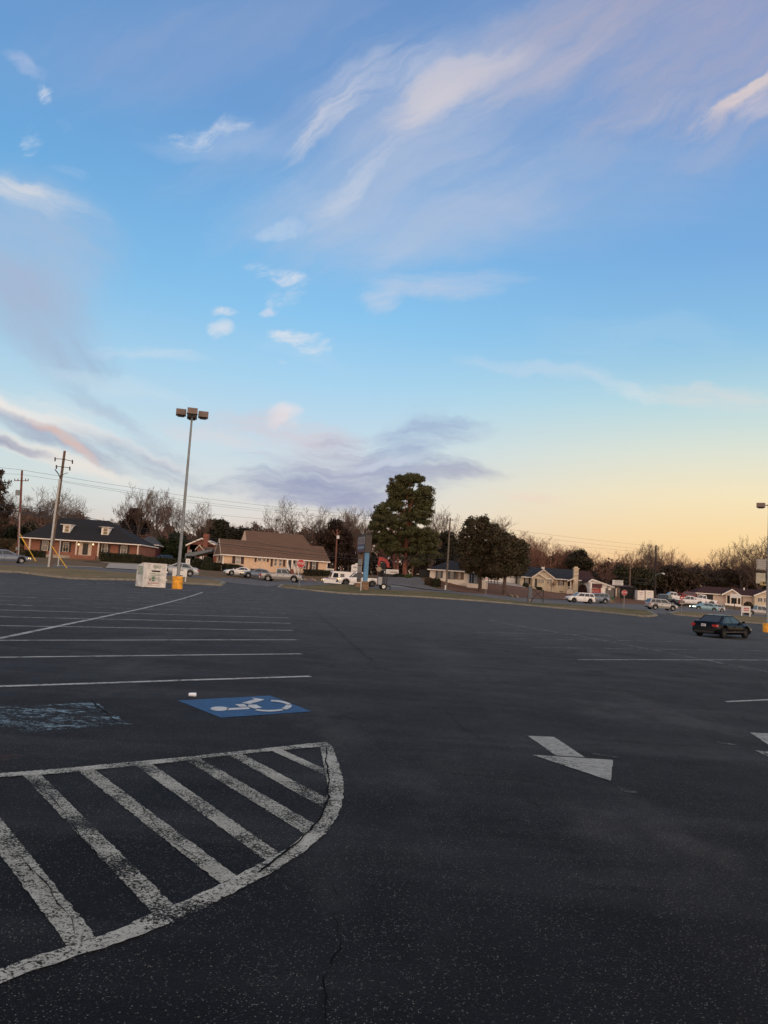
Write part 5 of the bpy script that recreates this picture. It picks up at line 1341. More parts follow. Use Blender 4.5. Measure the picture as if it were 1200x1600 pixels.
# --- light poles
def light_head(parent, dx, dy, z, name='lamp_head'):
    m_ = MB(); a = .335; 
    v = [(dx - a, dy - a, z), (dx + a, dy - a, z), (dx + a, dy + a, z), (dx - a, dy + a, z)]
    m_.box(dx - a, dx + a, dy - a, dy + a, z, z + .36)
    m_.prism([(dx - a, dy - a, z + .362), (dx + a, dy - a, z + .362), (dx + a, dy + a, z + .362), (dx - a, dy + a, z + .362)], (0, 0, .03))
    o = m_.build(name, M_HEADB, parent)
    m_ = MB(); b = .27; c = .2
    i = len(m_.v)
    m_.v += [(dx - b, dy - b, z - .002), (dx + b, dy - b, z - .002), (dx + b, dy + b, z - .002), (dx - b, dy + b, z - .002), (dx - c, dy - c, z - .09), (dx + c, dy - c, z - .09), (dx + c, dy + c, z - .09), (dx - c, dy + c, z - .09)]
    m_.f += [(0, 1, 5, 4), (1, 2, 6, 5), (2, 3, 7, 6), (3, 0, 4, 7), (7, 6, 5, 4)]
    m_.build('lens', M_LENS, o)
    return o
def light_pole(px, D, py_top, label, heads):
    g_ = GD(px, D); base_h = .84
    topp = P(px + (921 - py_top) * .075, py_top, D)
    H = topp.z - g_.z
    t_ = thing('light_pole', label, 'light pole', g_, face_yaw(g_), 'parking lot light poles')
    m_ = MB(); m_.tube([(0, 0, -.3), (0, 0, base_h - .03), (0, 0, base_h)], [.345, .345, .325], 28); m_.build('concrete_base', M_YEL, t_, smooth=True)
    m_ = MB(); m_.box(-.17, .17, -.17, .17, base_h, base_h + .025)
    for sx in (-1, 1):
        for sy in (-1, 1): m_.tube([(sx * .13, sy * .13, base_h), (sx * .13, sy * .13, base_h + .09)], .02, 6)
    m_.build('base_plate', M_GALV, t_)
    m_ = MB(); m_.tube([(0, 0, base_h), (0, 0, H * .5), (0, 0, H - .35)], [.115, .095, .065], 12); m_.build('pole', M_GALV, t_, smooth=True)
    m_ = MB(); m_.tube([(0, 0, H - .42), (0, 0, H + .02)], .09, 10)
    for dx, dy in heads: m_.tube([(0, 0, H - .12), (dx * .5, dy * .5, H - .12)], .05, 6)
    m_.build('bracket', M_HEADB, t_)
    for dx, dy in heads: light_head(t_, dx, dy, H - .32)
    return t_
lp = light_pole(276.5, 52, 643.5, 'tall grey light pole with four lamp heads on a yellow base beside the donation bin', [(-.74, 0), (.74, 0), (0, -.74), (0, .74)])
lp = light_pole(1198.5, 72, 788, 'light pole on a yellow base cut by the right edge of the photo', [(-.62, 0), (.62, 0)])
lp.scale = (1.12, 1.12, 1)

# --- utility poles
def upole(name, label, px, py, D, tx, ty, r0=.17, r1=.12, mat=M_WOOD, cat='utility pole'):
    b = P(px, py, D); g_ = Vector((b.x, b.y, T(b.x, b.y))); tp = P(tx, ty, D)
    t_ = thing(name, label, cat, g_, face_yaw(g_), 'wooden utility poles')
    inv = Matrix.Rotation(-face_yaw(g_), 3, 'Z')
    top = inv @ (tp - g_)
    m_ = MB(); m_.tube([Vector((0, 0, -.5)) , top * .5, top], [r0, (r0 + r1) / 2, r1], 10); m_.build('pole', mat, t_, smooth=True)
    def loc(px2, py2, dy=0): return inv @ (P(px2, py2, D) - g_) + Vector((0, dy, 0))
    return t_, loc, top
pl, L_, top = upole('utility_pole', 'leaning utility pole with pale conduit and double insulator arms left of the brick house', 77, 887, 78, 101.2, 704.5)
m_ = MB(); m_.tube([L_(75.5, 888, -.25), L_(86, 800, -.25), L_(93.5, 749, -.25)], .10, 8); m_.build('conduit', M_CONDUIT, pl, smooth=True)
for (a, b, c_) in (((86, 717), (100, 718), (113, 721)), ((88, 729), (98.5, 730), (109, 731.5))):
    m_ = MB(); m_.tube([L_(*a, -.2), L_(*b, -.2), L_(*c_, -.2)], .035, 6)
    for q in (a, c_): m_.tube([L_(q[0], q[1] - 2, -.2), L_(q[0], q[1] + 4, -.2)], .07, 7)
    m_.build('insulator_arm', M_BLACKPL, pl)
m_ = MB(); m_.tube([L_(94, 748, -.22), L_(92, 742, -.3), L_(86, 734, -.3)], .05, 6); m_.tube([L_(95, 744, -.2), L_(100, 741, -.2), L_(106, 739, -.2)], .03, 6); m_.build('cable_head', M_BLACKPL, pl)
def guard(parent, L_, a, b):
    m_ = MB(); m_.tube([L_(*a, -.3), L_(*b, -.3)], .045, 6); return m_.build('guy_wire_guard', M_GUARD, parent)
guard(pl, L_, (78, 849), (107, 891.5))
m_ = MB(); m_.tube([L_(96, 742), L_(78, 849, -.3)], .012, 4); m_.build('guy_wire', M_WIRE, pl)
p2, L2, _ = upole('utility_pole', 'reddish utility pole with transformer and yellow guy guards at the far left', 28, 870, 96, 34.5, 735, mat=M_WOODR)
for a, b in (((31, 834), (62, 888)), ((33.5, 840), (64, 889.5))):
    guard(p2, L2, a, b)
m_ = MB(); m_.tube([L2(23, 751, -.2), L2(44, 751.5, -.2)], .05, 6)
for x in (23, 28, 40, 44): m_.tube([L2(x, 748, -.2), L2(x, 752, -.2)], .05, 6)
m_.build('crossarm', M_WOODR, p2)
m_ = MB(); m_.tube([L2(27.5, 766, -.2), L2(27.2, 774, -.2)], [.24, .24], 12); m_.build('transformer', M_GALV, p2, smooth=True)
m_ = MB(); m_.tube([L2(31, 801, -.25), L2(29, 867, -.25)], .05, 6); m_.build('conduit', M_CONDUIT, p2)
m_ = MB(); m_.tube([L2(26, 855, -.3), L2(26, 860, -.3)], .12, 8); m_.build('meter_box', M_GALV, p2)
p3, L3, _ = upole('utility_pole', 'reddish utility pole with a white transformer right of the tan house', 524, 893, 136, 527, 827, .16, .11, M_WOODR)
m_ = MB(); m_.tube([L3(528.2, 837, -.3), L3(528, 842, -.3)], .24, 12); m_.build('transformer', M_SIGNW, p3, smooth=True)
for a in (((525, 838), (519, 828)), ((526, 838), (532, 829))):
    m_ = MB(); m_.tube([L3(*a[0]), L3(*a[1])], .06, 5); m_.build('brace', M_WOODR, p3)
p4, L4, _ = upole('utility_pole', 'slim weathered utility pole in front of the white cottage', 697, 921, 124, 703.6, 809, .17, .11, pbr('grey_wood', (.13, .105, .08), .9, var=.25))
m_ = MB(); m_.tube([L4(699.5, 812.5, -.2), L4(708, 813, -.2)], .04, 5); m_.tube([L4(699.8, 810.5, -.2), L4(699.8, 813, -.2)], .06, 5); m_.tube([L4(707.5, 811, -.2), L4(707.5, 814, -.2)], .06, 5); m_.build('crossarm', M_BLACKPL, p4)
m_ = MB(); m_.tube([L4(702.5, 818, -.2), L4(700.5, 834, -.2)], .05, 5); m_.build('conduit', M_BRN, p4)
p5, L5, _ = upole('utility_pole', 'dark utility pole with short arms and a street lamp right of the white containers', 1023.5, 938, 162, 1025, 851.5, .19, .14, pbr('dark_wood', (.03, .022, .02), .9))
m_ = MB()
for y in (853, 858, 862, 866): m_.tube([L5(1024.5, y, -.15), L5(1028.5 - (y - 853) * .1, y + .4, -.15)], .06, 5)
m_.build('insulator_arm', M_BLACKPL, p5)
m_ = MB(); m_.tube([L5(1024, 899, -.2), L5(1030, 896, -.6), L5(1034.5, 896, -1)], .05, 6); a_ = m_.build('lamp_arm', M_GALV, p5)
m_ = MB(); m_.tube([L5(1034, 896, -1), L5(1038.5, 897.2, -1.2)], [.12, .18], 8); m_.build('lamp_head', M_SIGNW, p5)
p6, L6, _ = upole('utility_pole', 'brown utility pole behind the white billboard', 983, 938, 166, 985, 884, .18, .13, M_WOOD)
m_ = MB(); m_.tube([L6(980.5, 888, -.2), L6(988, 888.4, -.2)], .06, 5); m_.build('crossarm', M_WOOD, p6)
# white post in the verge
g_ = GD(90.5, 80); wp = thing('white_post', 'thin white post right of the leaning utility pole', 'post', g_, 0)
hh_ = P(93.5, 843, 80).z - g_.z
m_ = MB(); m_.tube([(0, 0, -.3), (0, 0, hh_)], .065, 8); m_.build('post', M_CONDUIT, wp, smooth=True); m_ = MB(); m_.box(-.1, .1, -.1, .1, hh_, hh_ + .06); m_.build('cap', M_CONDUIT, wp)

# --- overhead wires
def wire(pts, r_, label, group, mat=M_WIRE):
    q = [P(*p) for p in pts]; out = []
    for a, b in zip(q[:-1], q[1:]):
        L = (b - a).length; sag = min(.35, L * .004)
        n = 8
        for k in range(n):
            f = k / n; p = a.lerp(b, f); p.z -= sag * 4 * f * (1 - f) * .5; out.append(p)
    out.append(q[-1]); o_ = out[0].copy()
    m_ = MB(); m_.tube([p - o_ for p in out], r_, 4)
    o = m_.build('overhead_wire', mat); o.location = o_
    tag(o, label, 'wire', group); return o
UP = 'thin upper wires between the utility poles'; LO = 'heavy lower cables along the street'
wire([(-60, 724, 84), (33, 734, 82), (101, 745, 78), (198, 760.5, 88), (288, 774.5, 95), (400, 788.5, 105), (585, 806.5, 118), (702, 811, 124), (823, 831, 138), (1010, 852.5, 160), (1026, 854, 162)], .013, 'topmost wire crossing from the left poles over the big pine', UP)
wire([(-60, 738, 84), (33, 741, 82), (98, 751, 78), (198, 767, 88), (288, 781, 95), (400, 794.5, 105), (585, 811, 118), (702, 813, 124), (823, 838, 138), (1010, 858.5, 160), (1026, 859, 162)], .011, 'second thin wire just below the topmost one', UP)
wire([(98, 753, 78), (198, 770, 88), (288, 784.5, 95), (400, 797.5, 105), (585, 814, 118), (701, 816, 124)], .011, 'third thin wire between the leaning pole and the slim pole', UP)
wire([(336, 804, 105), (400, 810, 108), (582, 823.5, 118), (700, 828, 124), (823, 846, 138), (1026, 864, 162)], .012, 'single wire below the upper three over the tan house', UP)
for k, (ys, rr) in enumerate((((785, 789, 800, 817, 836, 848, 863, 870, 866, 883, 897, 906), .026), ((788, 792, 804, 820, 839, 851, 860, 873.5, 868.5, 885, 899.5, 908), .02), ((797, 799.5, 808, 824, 842, 856, 868, 877, 872, 888, 904, 912), .036), ((799, 802, 811, 827, 845.5, 859, 871.5, 880, 875, 890, 906, 915), .022))):
    xs_ = (-60, 30, 90, 180, 285, 400, 500, 600, 700, 820, 940, 1024); ds_ = (100, 96, 80, 88, 95, 105, 112, 118, 124, 136, 150, 162)
    ys = list(ys); ys[0] = ys[1] - 2
    wire([(a, b, c_) for a, b, c_ in zip(xs_, ys, ds_)], rr, ('highest heavy cable crossing the roofs of the tan house', 'second heavy cable crossing the tan roofs, just under the highest', 'thickest cable crossing the roofs of the tan house', 'lowest cable crossing the tan roofs')[k], LO)
wire([(1025, 868, 162), (1120, 905, 140), (1270, 950, 110)], .02, 'cable falling to the right from the dark pole', LO)

# --- donation bin
gb = P(222.5, 918, 54); gb.z = T(gb.x, gb.y) + .01
db = thing('donation_bin', 'white metal clothing donation bin with green lettering on the lot', 'donation bin', gb, R(40))
W_, D_, Hh = 1.66, 1.25, P(222.5, 879, 54).z - gb.z
m_ = MB(); m_.prism([(0, .0, .08), (0, D_, .08), (0, D_, Hh - .22), (0, .35, Hh), (0, 0, Hh)], (W_, 0, 0)); m_.build('body', pbr('grimy_white_steel', (.62, .59, .54), .5, var=.22, vscale=2.2), db)
m_ = MB(); m_.box(.06, W_ - .06, .08, D_ - .05, -.05, .078); m_.build('skid', M_BLACKPL, db)
m_ = MB(); m_.box(-.02, .05, -.02, .03, .05, Hh + .01); m_.box(W_ - .05, W_ + .02, -.02, .03, .05, Hh + .01); m_.box(.05, W_ - .05, -.02, .03, Hh - .05, Hh + .01); m_.box(.05, W_ - .05, -.02, .0, .08, .13); m_.build('edge_trim', M_SIGNW, db)
m_ = MB(); m_.box(W_ * .34, W_ * .72, -.03, -.004, Hh * .66, Hh * .715); m_.build('deposit_slot', M_DARK, db)
m_ = MB(); m_.box(W_ * .32, W_ * .74, -.06, -.005, Hh * .722, Hh * .74); m_.build('slot_hood', M_SIGNW, db)
for z in (.36, .68): m_ = MB(); m_.box(W_ - .06, W_ + .10, -.05, .06, Hh * z - .06, Hh * z + .05); m_.build('hinge', M_SIGNW, db)
m_ = MB(); bars(m_, W_ * .38, W_ * .74, Hh * .80, Hh * .93, 3, 12, 0); bars(m_, W_ * .25, W_ * .76, Hh * .56, Hh * .62, 1, 22, 0, hh=.4); bars(m_, W_ * .25, W_ * .76, Hh * .50, Hh * .55, 1, 20, 0, hh=.4)
m_.tube([(W_ * .46 + .13 * math.cos(a), -.004, Hh * .38 + .15 * math.sin(a)) for a in np.linspace(.5, 5.6, 12)], .028, 4); m_.box(W_ * .40, W_ * .55, -.008, -.002, Hh * .37, Hh * .40); m_.box(W_ * .44, W_ * .47, -.009, -.003, Hh * .28, Hh * .47)
m_.build('lettering', M_GREENL, db)
m_ = MB(); bars(m_, W_ * .62, W_ * .72, Hh * .30, Hh * .46, 3, 4, 0); bars(m_, W_ * .28, W_ * .34, Hh * .42, Hh * .46, 1, 2, 0); bars(m_, W_ * .2, W_ * .72, Hh * .235, Hh * .26, 1, 24, 0); m_.build('fine_print', M_GREYL, db)
m_ = MB(); bars(m_, W_ * .34, W_ * .72, Hh * .17, Hh * .225, 1, 14, 0, hh=.6); bars(m_, W_ * .24, W_ * .74, Hh * .10, Hh * .13, 1, 24, 0, hh=.6); m_.box(W_ * .24, W_ * .29, -.008, -.002, Hh * .15, Hh * .21); m_.build('red_lettering', M_REDL, db)
m_ = MB(); m_.box(W_ * .26, W_ * .33, -.008, -.002, Hh * .31, Hh * .38); m_.build('red_mark', pbr('dark_red_mark', (.18, .02, .03), .6), db)
m_ = MB()
for k in range(6):
    z = Hh * (.82 - k * .058)
    for j in range(9):
        y = D_ * (.16 + .075 * j); m_.box(-.008, -.002, y, y + D_ * .05, z, z + Hh * .03)
m_.build('side_lettering', M_GREENL, db)

# --- white board behind the light pole; small white signs
def panel_sign(name, label, x0, y0, x1, y1, D, py_base, leg=.04, mat=M_SIGNW, depth=.05, legs=(0.08, .92), legmat=None, group=None, board='board', yaw=None, cat='sign'):
    pm = P((x0 + x1) / 2, (y0 + y1) / 2, D); gz = T(pm.x, pm.y)
    t_ = thing(name, label, cat, (pm.x, pm.y, gz), face_yaw(pm) if yaw is None else yaw, group)
    w_ = (x1 - x0) * D / F; h_ = (y1 - y0) * D / F; zc = pm.z - gz
    m_ = MB(); m_.box(-w_ / 2, w_ / 2, -depth / 2, depth / 2, zc - h_ / 2, zc + h_ / 2); b = m_.build(board, mat, t_)
    for f in legs:
        m_ = MB(); x = -w_ / 2 + w_ * f; m_.box(x - leg, x + leg, depth / 2 + .002, depth / 2 + .002 + leg * 2, -.2, zc + h_ / 2 - .02); m_.build('post', legmat or mat, t_)
    return t_, w_, h_, zc, b
t_, w_, h_, zc, b = panel_sign('yard_sign', 'low white board standing just behind the light pole', 270, 889, 292, 901, 60, 903)
m_ = MB(); m_.box(w_ * .0, w_ * .22, -.035, -.027, zc - h_ * .42, zc - h_ * .32); m_.box(0, w_ * .22, -.035, -.027, zc + h_ * .32, zc + h_ * .42); m_.build('marking', M_DARK, b)
t_, w_, h_, zc, b = panel_sign('yard_sign', 'narrow upright white sign on the lawn below the carport', 290.3, 873, 296.8, 883, 104, 888, legs=(.1, .9), leg=.05)
m_ = MB(); bars(m_, -w_ * .25, w_ * .25, zc - h_ * .4, zc + h_ * .35, 4, 4, -.026); m_.build('lettering', M_GREYL, b)

def post_sign(name, label, cx, cy, D, bx, r_=.04, mat=M_GALV, group=None):
    pm = P(cx, cy, D); gz = T(pm.x, pm.y)
    t_ = thing(name, label, 'road sign', (pm.x, pm.y, gz), face_yaw(pm), group)
    m_ = MB(); m_.box(-.035, .035, .012, .05, -.3, pm.z - gz + .3); m_.build('post', mat, t_)
    return t_, pm.z - gz
def stop_sign(label, cx, cy, D, s):
    t_, z = post_sign('stop_sign', label, cx, cy, D, cx, group='stop signs at the lot exits')
    oc = lambda r_, y: [(r_ * math.cos(R(22.5 + 45 * k)) / math.cos(R(22.5)), y, z + r_ * math.sin(R(22.5 + 45 * k)) / math.cos(R(22.5))) for k in range(8)]
    m_ = MB(); m_.prism(oc(s / 2, .006), (0, -.006, 0)); m_.build('white_border', M_SIGNW, t_)
    m_ = MB(); m_.prism(oc(s / 2 * .93, -.002), (0, -.006, 0)); pnl = m_.build('red_face', M_STOPR, t_)
    text('STOP', s * .40, M_SIGNW, t_, (0, -.012, z), (R(90), 0, 0), squeeze=.88, depth=.002)
    return t_
stop_sign('red stop sign in front of the tan house and the silver pickup', 470, 880.6, 84, .90)
stop_sign('red stop sign before the dark shed on the right', 975.6, 926, 82, .84 * .66)
t_, z = post_sign('yield_sign', 'red and white yield sign left of the teal car', 1065.5, 935, 92, 1065)
m_ = MB(); s = .62; m_.prism([(-s / 2, 0, z + .26), (s / 2, 0, z + .26), (0, 0, z - .28)], (0, -.008, 0)); m_.build('red_face', M_STOPR, t_)
m_ = MB(); s = .27; m_.prism([(-s / 2, -.010, z + .14), (s / 2, -.010, z + .14), (0, -.010, z - .09)], (0, -.005, 0)); m_.build('white_centre', M_SIGNW, t_)
t_, z = post_sign('parking_sign', 'small white sign with a red circle under the magnolia', 760.3, 905, 106, 760)
m_ = MB(); m_.box(-.19, .19, -.012, 0, z - .24, z + .24); pl_ = m_.build('plate', M_SIGNW, t_)
m_ = MB(); m_.tube([(.12 * math.cos(a), -.02, z + .05 + .12 * math.sin(a)) for a in np.linspace(0, 6.283, 17)], .022, 5, False); m_.tube([(-.085, -.02, z + .135), (.085, -.02, z - .035)], .02, 5); m_.build('red_ring', M_STOPR, pl_)
g_ = GD(695.7, 118); mp = thing('marker_post', 'short white marker post at the foot of the slim pole', 'post', g_); m_ = MB(); m_.tube([(0, 0, -.2), (0, 0, .62)], .10, 8); m_.build('post', M_SIGNW, mp); m_ = MB(); m_.tube([(0, 0, .62), (0, 0, .70)], [.11, .04], 8); m_.build('cap', M_SIGNW, mp)

# --- pylon sign with stone bases and a blue post
gp = GD(569.6, 84); yaw = math.atan2(.80, 3.0)         # local y runs from the near post to the far one
py_ = thing('pylon_sign', 'tall pylon sign with dark cabinet, sky blue post and stacked stone bases', 'sign', gp, yaw)
zt_ = P(570, 836, 84).z - gp.z; zb_ = P(570, 863, 84).z - gp.z
m_ = MB(); m_.box(-.22, .22, -.22, .22, .9, zb_ - .003); m_.build('blue_post', M_BLUE_P, py_)
m_ = MB(); m_.box(-.22, .22, 2.7, 3.1, .9, zb_ - .003); m_.build('brown_post', pbr('brown_post_paint', (.12, .075, .045), .7), py_)
m_ = MB(); m_.box(-.34, .34, -.36, .36, -.2, 1.02); m_.build('stone_base', M_STONE, py_)
m_ = MB(); m_.box(-.34, .34, 2.5, 3.3, -.4, .80); m_.build('stone_base', M_STONE, py_)
m_ = MB(); m_.box(-.36, .36, -.40, 3.3, zb_, zt_); cb_ = m_.build('cabinet', M_BRN, py_)
m_ = MB(); m_.box(-.39, .39, -.43, 3.33, zt_ + .002, zt_ + .09); m_.build('cabinet_cap', M_BLACKPL, py_)
m_ = MB(); m_.box(-.385, -.362, -.15, 3.1, zb_ + .95, zt_ - .18); m_.build('upper_panel', pbr('dim_white_panel', (.22, .19, .18), .5), cb_)
m_ = MB(); m_.box(-.385, -.362, -.15, 3.1, zb_ + .2, zb_ + .9); bp_ = m_.build('lower_panel', pbr('navy_panel', (.035, .045, .10), .5), cb_)
m_ = MB(); m_.box(-.39, -.363, -.2, 3.2, zb_ + .06, zb_ + .16); m_.box(-.39, -.363, -.2, 3.2, zb_ + .91, zb_ + .945); m_.build('red_trim', pbr('dull_red_trim', (.16, .03, .035), .6), cb_)
m_ = MB()
for k in range(7): m_.box(-.392, -.386, .1 + k * .4, .36 + k * .4, zb_ + .42, zb_ + .68)
m_.build('lettering', pbr('dim_letter', (.3, .33, .36), .6, var=0), bp_)
m_ = MB()
for k in range(2): m_.box(-.392, -.386, .25 + k * 1.5, 1.45 + k * 1.5, zb_ + 1.05, zt_ - .3)
m_.build('faded_graphic', pbr('dim_graphic', (.14, .11, .11), .6), cb_)
for z0, z1, c_ in ((1.95, 2.7, .30), (2.8, 3.45, .26), (1.2, 1.8, .12)):
    m_ = MB(); m_.box(-.30, -.225, 1.0, 2.6, z0, z1); m_.build('small_sign_panel', pbr('panel_%d' % int(c_ * 100), (c_, c_ * .9, c_ * .78), .6), py_)
g_ = GD(563.5, 82); mp = thing('white_stake', 'thin pale stake in front of the pylon sign bases', 'post', g_); m_ = MB(); m_.box(-.06, .06, -.03, .03, -.2, 1.35); m_.build('stake', M_CONDUIT, mp); m_ = MB(); m_.box(-.07, .07, -.04, .04, 1.35, 1.42); m_.build('cap', M_CONDUIT, mp)

# --- monument sign behind the white pickup
t_, w_, h_, zc, b = panel_sign('church_sign', 'white upright sign board with a peaked top behind the mail truck', 549.5, 883, 558.3, 898, 122, 903, depth=.2, leg=.12, legs=(.02, .98))
m_ = MB(); m_.prism([(-w_ / 2, -.1, zc + h_ / 2 + .002), (w_ / 2, -.1, zc + h_ / 2 + .002), (w_ / 2, -.1, zc + h_ / 2 + .32), (w_ * .15, -.1, zc + h_ / 2 + .32), (0, -.1, zc + h_ / 2 + .1), (-w_ / 2, -.1, zc + h_ / 2 + .05)], (0, .2, 0)); m_.build('peak', M_SIGNW, t_)
m_ = MB(); bars(m_, -w_ * .38, w_ * .38, zc + h_ * .18, zc + h_ * .36, 1, 6, -.105, hh=.7); bars(m_, -w_ * .4, w_ * .4, zc - h_ * .25, zc - h_ * .05, 2, 9, -.105); m_.build('lettering', pbr('slate_letter', (.08, .10, .13), .6), b)

# --- portable trailer with tank, posts and a round disc
gt = GD(597, 90); tr = thing('utility_trailer', 'small black wheeled trailer with white tank, posts and a round beige disc', 'trailer', gt, face_yaw(gt) + .1)
k_ = 90 / F
m_ = MB(); m_.box(-11 * k_, 8 * k_, -.7, .7, .42, .56); m_.tube([(8 * k_, 0, .5), (13 * k_, 0, .42)], .06, 6); m_.tube([(12.5 * k_, 0, .45), (12.5 * k_, 0, -.05)], .05, 6); m_.build('frame', M_BLACKPL, tr)
for s_ in (-1, 1):
    m_ = MB(); m_.tube([(1 * k_, s_ * .88 - .1, .36), (1 * k_, s_ * .88 + .1, .36)], .36, 18); wo_ = m_.build('wheel', M_TYRE, tr, smooth=True)
    m_ = MB(); m_.tube([(1 * k_, s_ * .88 - .115, .36), (1 * k_, s_ * .88 + .115, .36)], .21, 14); m_.build('rim', M_SIGNW, wo_)
m_ = MB(); m_.box(-7 * k_, -1.6 * k_, -.45, .45, .57, 1.45); m_.build('tank', pbr('pale_tank', (.40, .41, .42), .5), tr)
for x in (-9.0, 0.2, 2.8, 6.0):
    m_ = MB(); m_.box(x * k_ - .05, x * k_ + .05, -.5, -.4, .57, 2.35 if x != 6.0 else 1.9); m_.build('post', M_BLACKPL if x > 0 else pbr('rusty_post', (.14, .06, .04), .8), tr)
m_ = MB(); m_.box(-9 * k_, 6 * k_, -.40, -.32, 1.55, 1.63); m_.box(-6 * k_, 1 * k_, -.3, .3, 1.5, 2.2); m_.build('engine_housing', M_DARK, tr)
m_ = MB(); m_.tube([(-7.6 * k_, -.62, 2.35), (-7.6 * k_, -.52, 2.35)], 4 * k_, 22); m_.build('round_disc', pbr('beige_disc', (.33, .25, .17), .6), tr)
m_ = MB(); m_.box(-6 * k_, 4 * k_, -.46, -.38, 2.28, 2.36); m_.build('crossbar', M_GALV, tr)

# --- excavator
ge = GD(612, 150); ke = 150 / F
ex = thing('excavator', 'white excavator with a raised red arm behind the stone-based sign', 'excavator', ge, face_yaw(ge))
def E(px, py, y=0):
    c_ = P(px, py, 150) - ge; return Matrix.Rotation(-face_yaw(ge), 3, 'Z') @ c_ + Vector((0, y, 0))
def ribbon(ptsA, ptsB, y0, y1):
    m_ = MB()
    for (a, a2), (b, b2) in zip(zip(ptsA[:-1], ptsA[1:]), zip(ptsB[:-1], ptsB[1:])):
        q = [E(*a, y0), E(*a2, y0), E(*b2, y0), E(*b, y0)]; m_.prism(q, (0, y1 - y0, 0))
    return m_
ribbon([(590, 885.5), (591, 876), (592.2, 870.3), (594.5, 870), (600, 872.2), (605.5, 875), (608.5, 880), (608.8, 887)], [(592.8, 886), (594, 879), (595, 876), (595.5, 876), (599.5, 877), (602.5, 878.8), (604, 882), (604, 886)], -.25, .25).build('boom', pbr('machine_red', (.36, .022, .02), .4), ex)
m_ = MB(); q = [E(590, 886, -.5), E(593, 886, -.5), E(594.5, 893, -.5), E(589, 892, -.5)]; m_.prism(q, (0, 1.0, 0)); m_.build('bucket', M_DARK, ex)
m_ = MB(); q = [E(595.5, 880, -1), E(602.5, 880.5, -1), E(604, 894, -1), E(595, 893, -1)]; m_.prism(q, (0, 1.2, 0)); m_.build('cab', M_DARK, ex)
m_ = MB(); q = [E(600, 893.5, -1.2), E(604, 889.5, -1.2), E(622.5, 890.3, -1.2), E(623, 896.5, -1.2), E(616, 898.3, -1.2), E(602, 897.6, -1.2)]; m_.prism(q, (0, 2.4, 0)); hb_ = m_.build('engine_housing', M_SIGNW, ex)
m_ = MB()
for k in range(9): q = [E(609.5 + k * 1.3, 893.2 + k * .05, -1.21), E(610.3 + k * 1.3, 893.2 + k * .05, -1.21), E(610.3 + k * 1.3, 895 + k * .05, -1.21), E(609.5 + k * 1.3, 895 + k * .05, -1.21)]; m_.prism(q, (0, -.01, 0))
m_.build('lettering', pbr('orange_brown_letter', (.22, .09, .03), .6, var=0), hb_)
for s_ in (-1, 1):
    m_ = MB(); pts = []
    for a in np.linspace(math.pi / 2, 3 * math.pi / 2, 7): pts.append((-1.3 + .38 * math.cos(a), s_ * 1.1 - .28, .42 + .38 * math.sin(a)))
    for a in np.linspace(-math.pi / 2, math.pi / 2, 7): pts.append((1.3 + .38 * math.cos(a), s_ * 1.1 - .28, .42 + .38 * math.sin(a)))
    m_.prism(pts, (0, .56, 0)); m_.build('track', M_BLACKPL, ex)

# --- sign back with braces
gs = GD(828, 90); sb_ = thing('braced_sign', 'grey sign back with dark X braces on the verge', 'sign', gs, face_yaw(gs)); kk = 90 / F
m_ = MB(); m_.box(-3 * kk, 3.2 * kk, -.03, .03, .5, 1.85); m_.build('panel', pbr('slate_panel', (.09, .10, .115), .6), sb_)
for x, h_ in ((-3.2, 1.9), (2.6, 1.7), (19.8, 1.55)):
    m_ = MB(); m_.box(x * kk - .05, x * kk + .05, .05, .15, -.3, h_); m_.build('post', M_BLACKPL, sb_)
for a, b in (((3, 1.65), (19.8, .45)), ((3, .35), (11, 1.05)), ((11, 1.05), (19.8, 1.5))):
    m_ = MB(); m_.tube([(a[0] * kk, .1, a[1]), (b[0] * kk, .1, b[1])], .035, 5); m_.build('brace', M_BLACKPL, sb_)
m_ = MB(); m_.box(-1.9 * kk, 1.8 * kk, -.02, .03, .18, .42); m_.build('lower_panel', pbr('pinkish_panel', (.2, .15, .14), .6), sb_)

# --- right-hand signs
t_, w_, h_, zc, b = panel_sign('roadside_sign', 'white notice board with red lettering at the right edge', 1160, 947, 1171.2, 957.5, 98, 965, leg=.07, legs=(-.02, 1.0))
m_ = MB(); bars(m_, -w_ * .38, w_ * .40, zc - h_ * .28, zc + h_ * .28, 2, 8, -.026, fill=.8, hh=.62); m_.build('lettering', M_REDL, b)
m_ = MB(); bars(m_, -w_ * .35, w_ * .35, zc + h_ * .32, zc + h_ * .42, 1, 8, -.026); bars(m_, -w_ * .35, w_ * .35, zc - h_ * .42, zc - h_ * .32, 1, 9, -.026); m_.build('fine_print', pbr('pink_letter', (.42, .18, .17), .6, var=0), b)
gq = GD(1201, 98); sg = thing('roadside_pylon', 'pole with grey and white sign boards behind the right light pole', 'sign', gq, face_yaw(gq)); kq = 98 / F
def QZ(py): return P(1195, py, 98).z - gq.z
m_ = MB(); m_.tube([(0, 0, -.3), (0, 0, QZ(868))], .11, 8); m_.build('pole', M_GALV, sg)
m_ = MB(); m_.box(-18.3 * kq, -4.5 * kq, -.12, -.02, QZ(890), QZ(873.5)); b = m_.build('grey_board', pbr('grey_board_face', (.26, .245, .23), .5), sg)
m_ = MB(); bars(m_, -17 * kq, -5.5 * kq, QZ(889), QZ(874.5), 5, 8, -.122); m_.build('lettering', pbr('pale_grey_letter', (.42, .40, .37), .6, var=0), b)
m_ = MB(); m_.box(-18.6 * kq, -5.3 * kq, -.12, -.02, QZ(912), QZ(895.6)); b = m_.build('white_board', pbr('ivory_board', (.42, .38, .30), .5), sg)
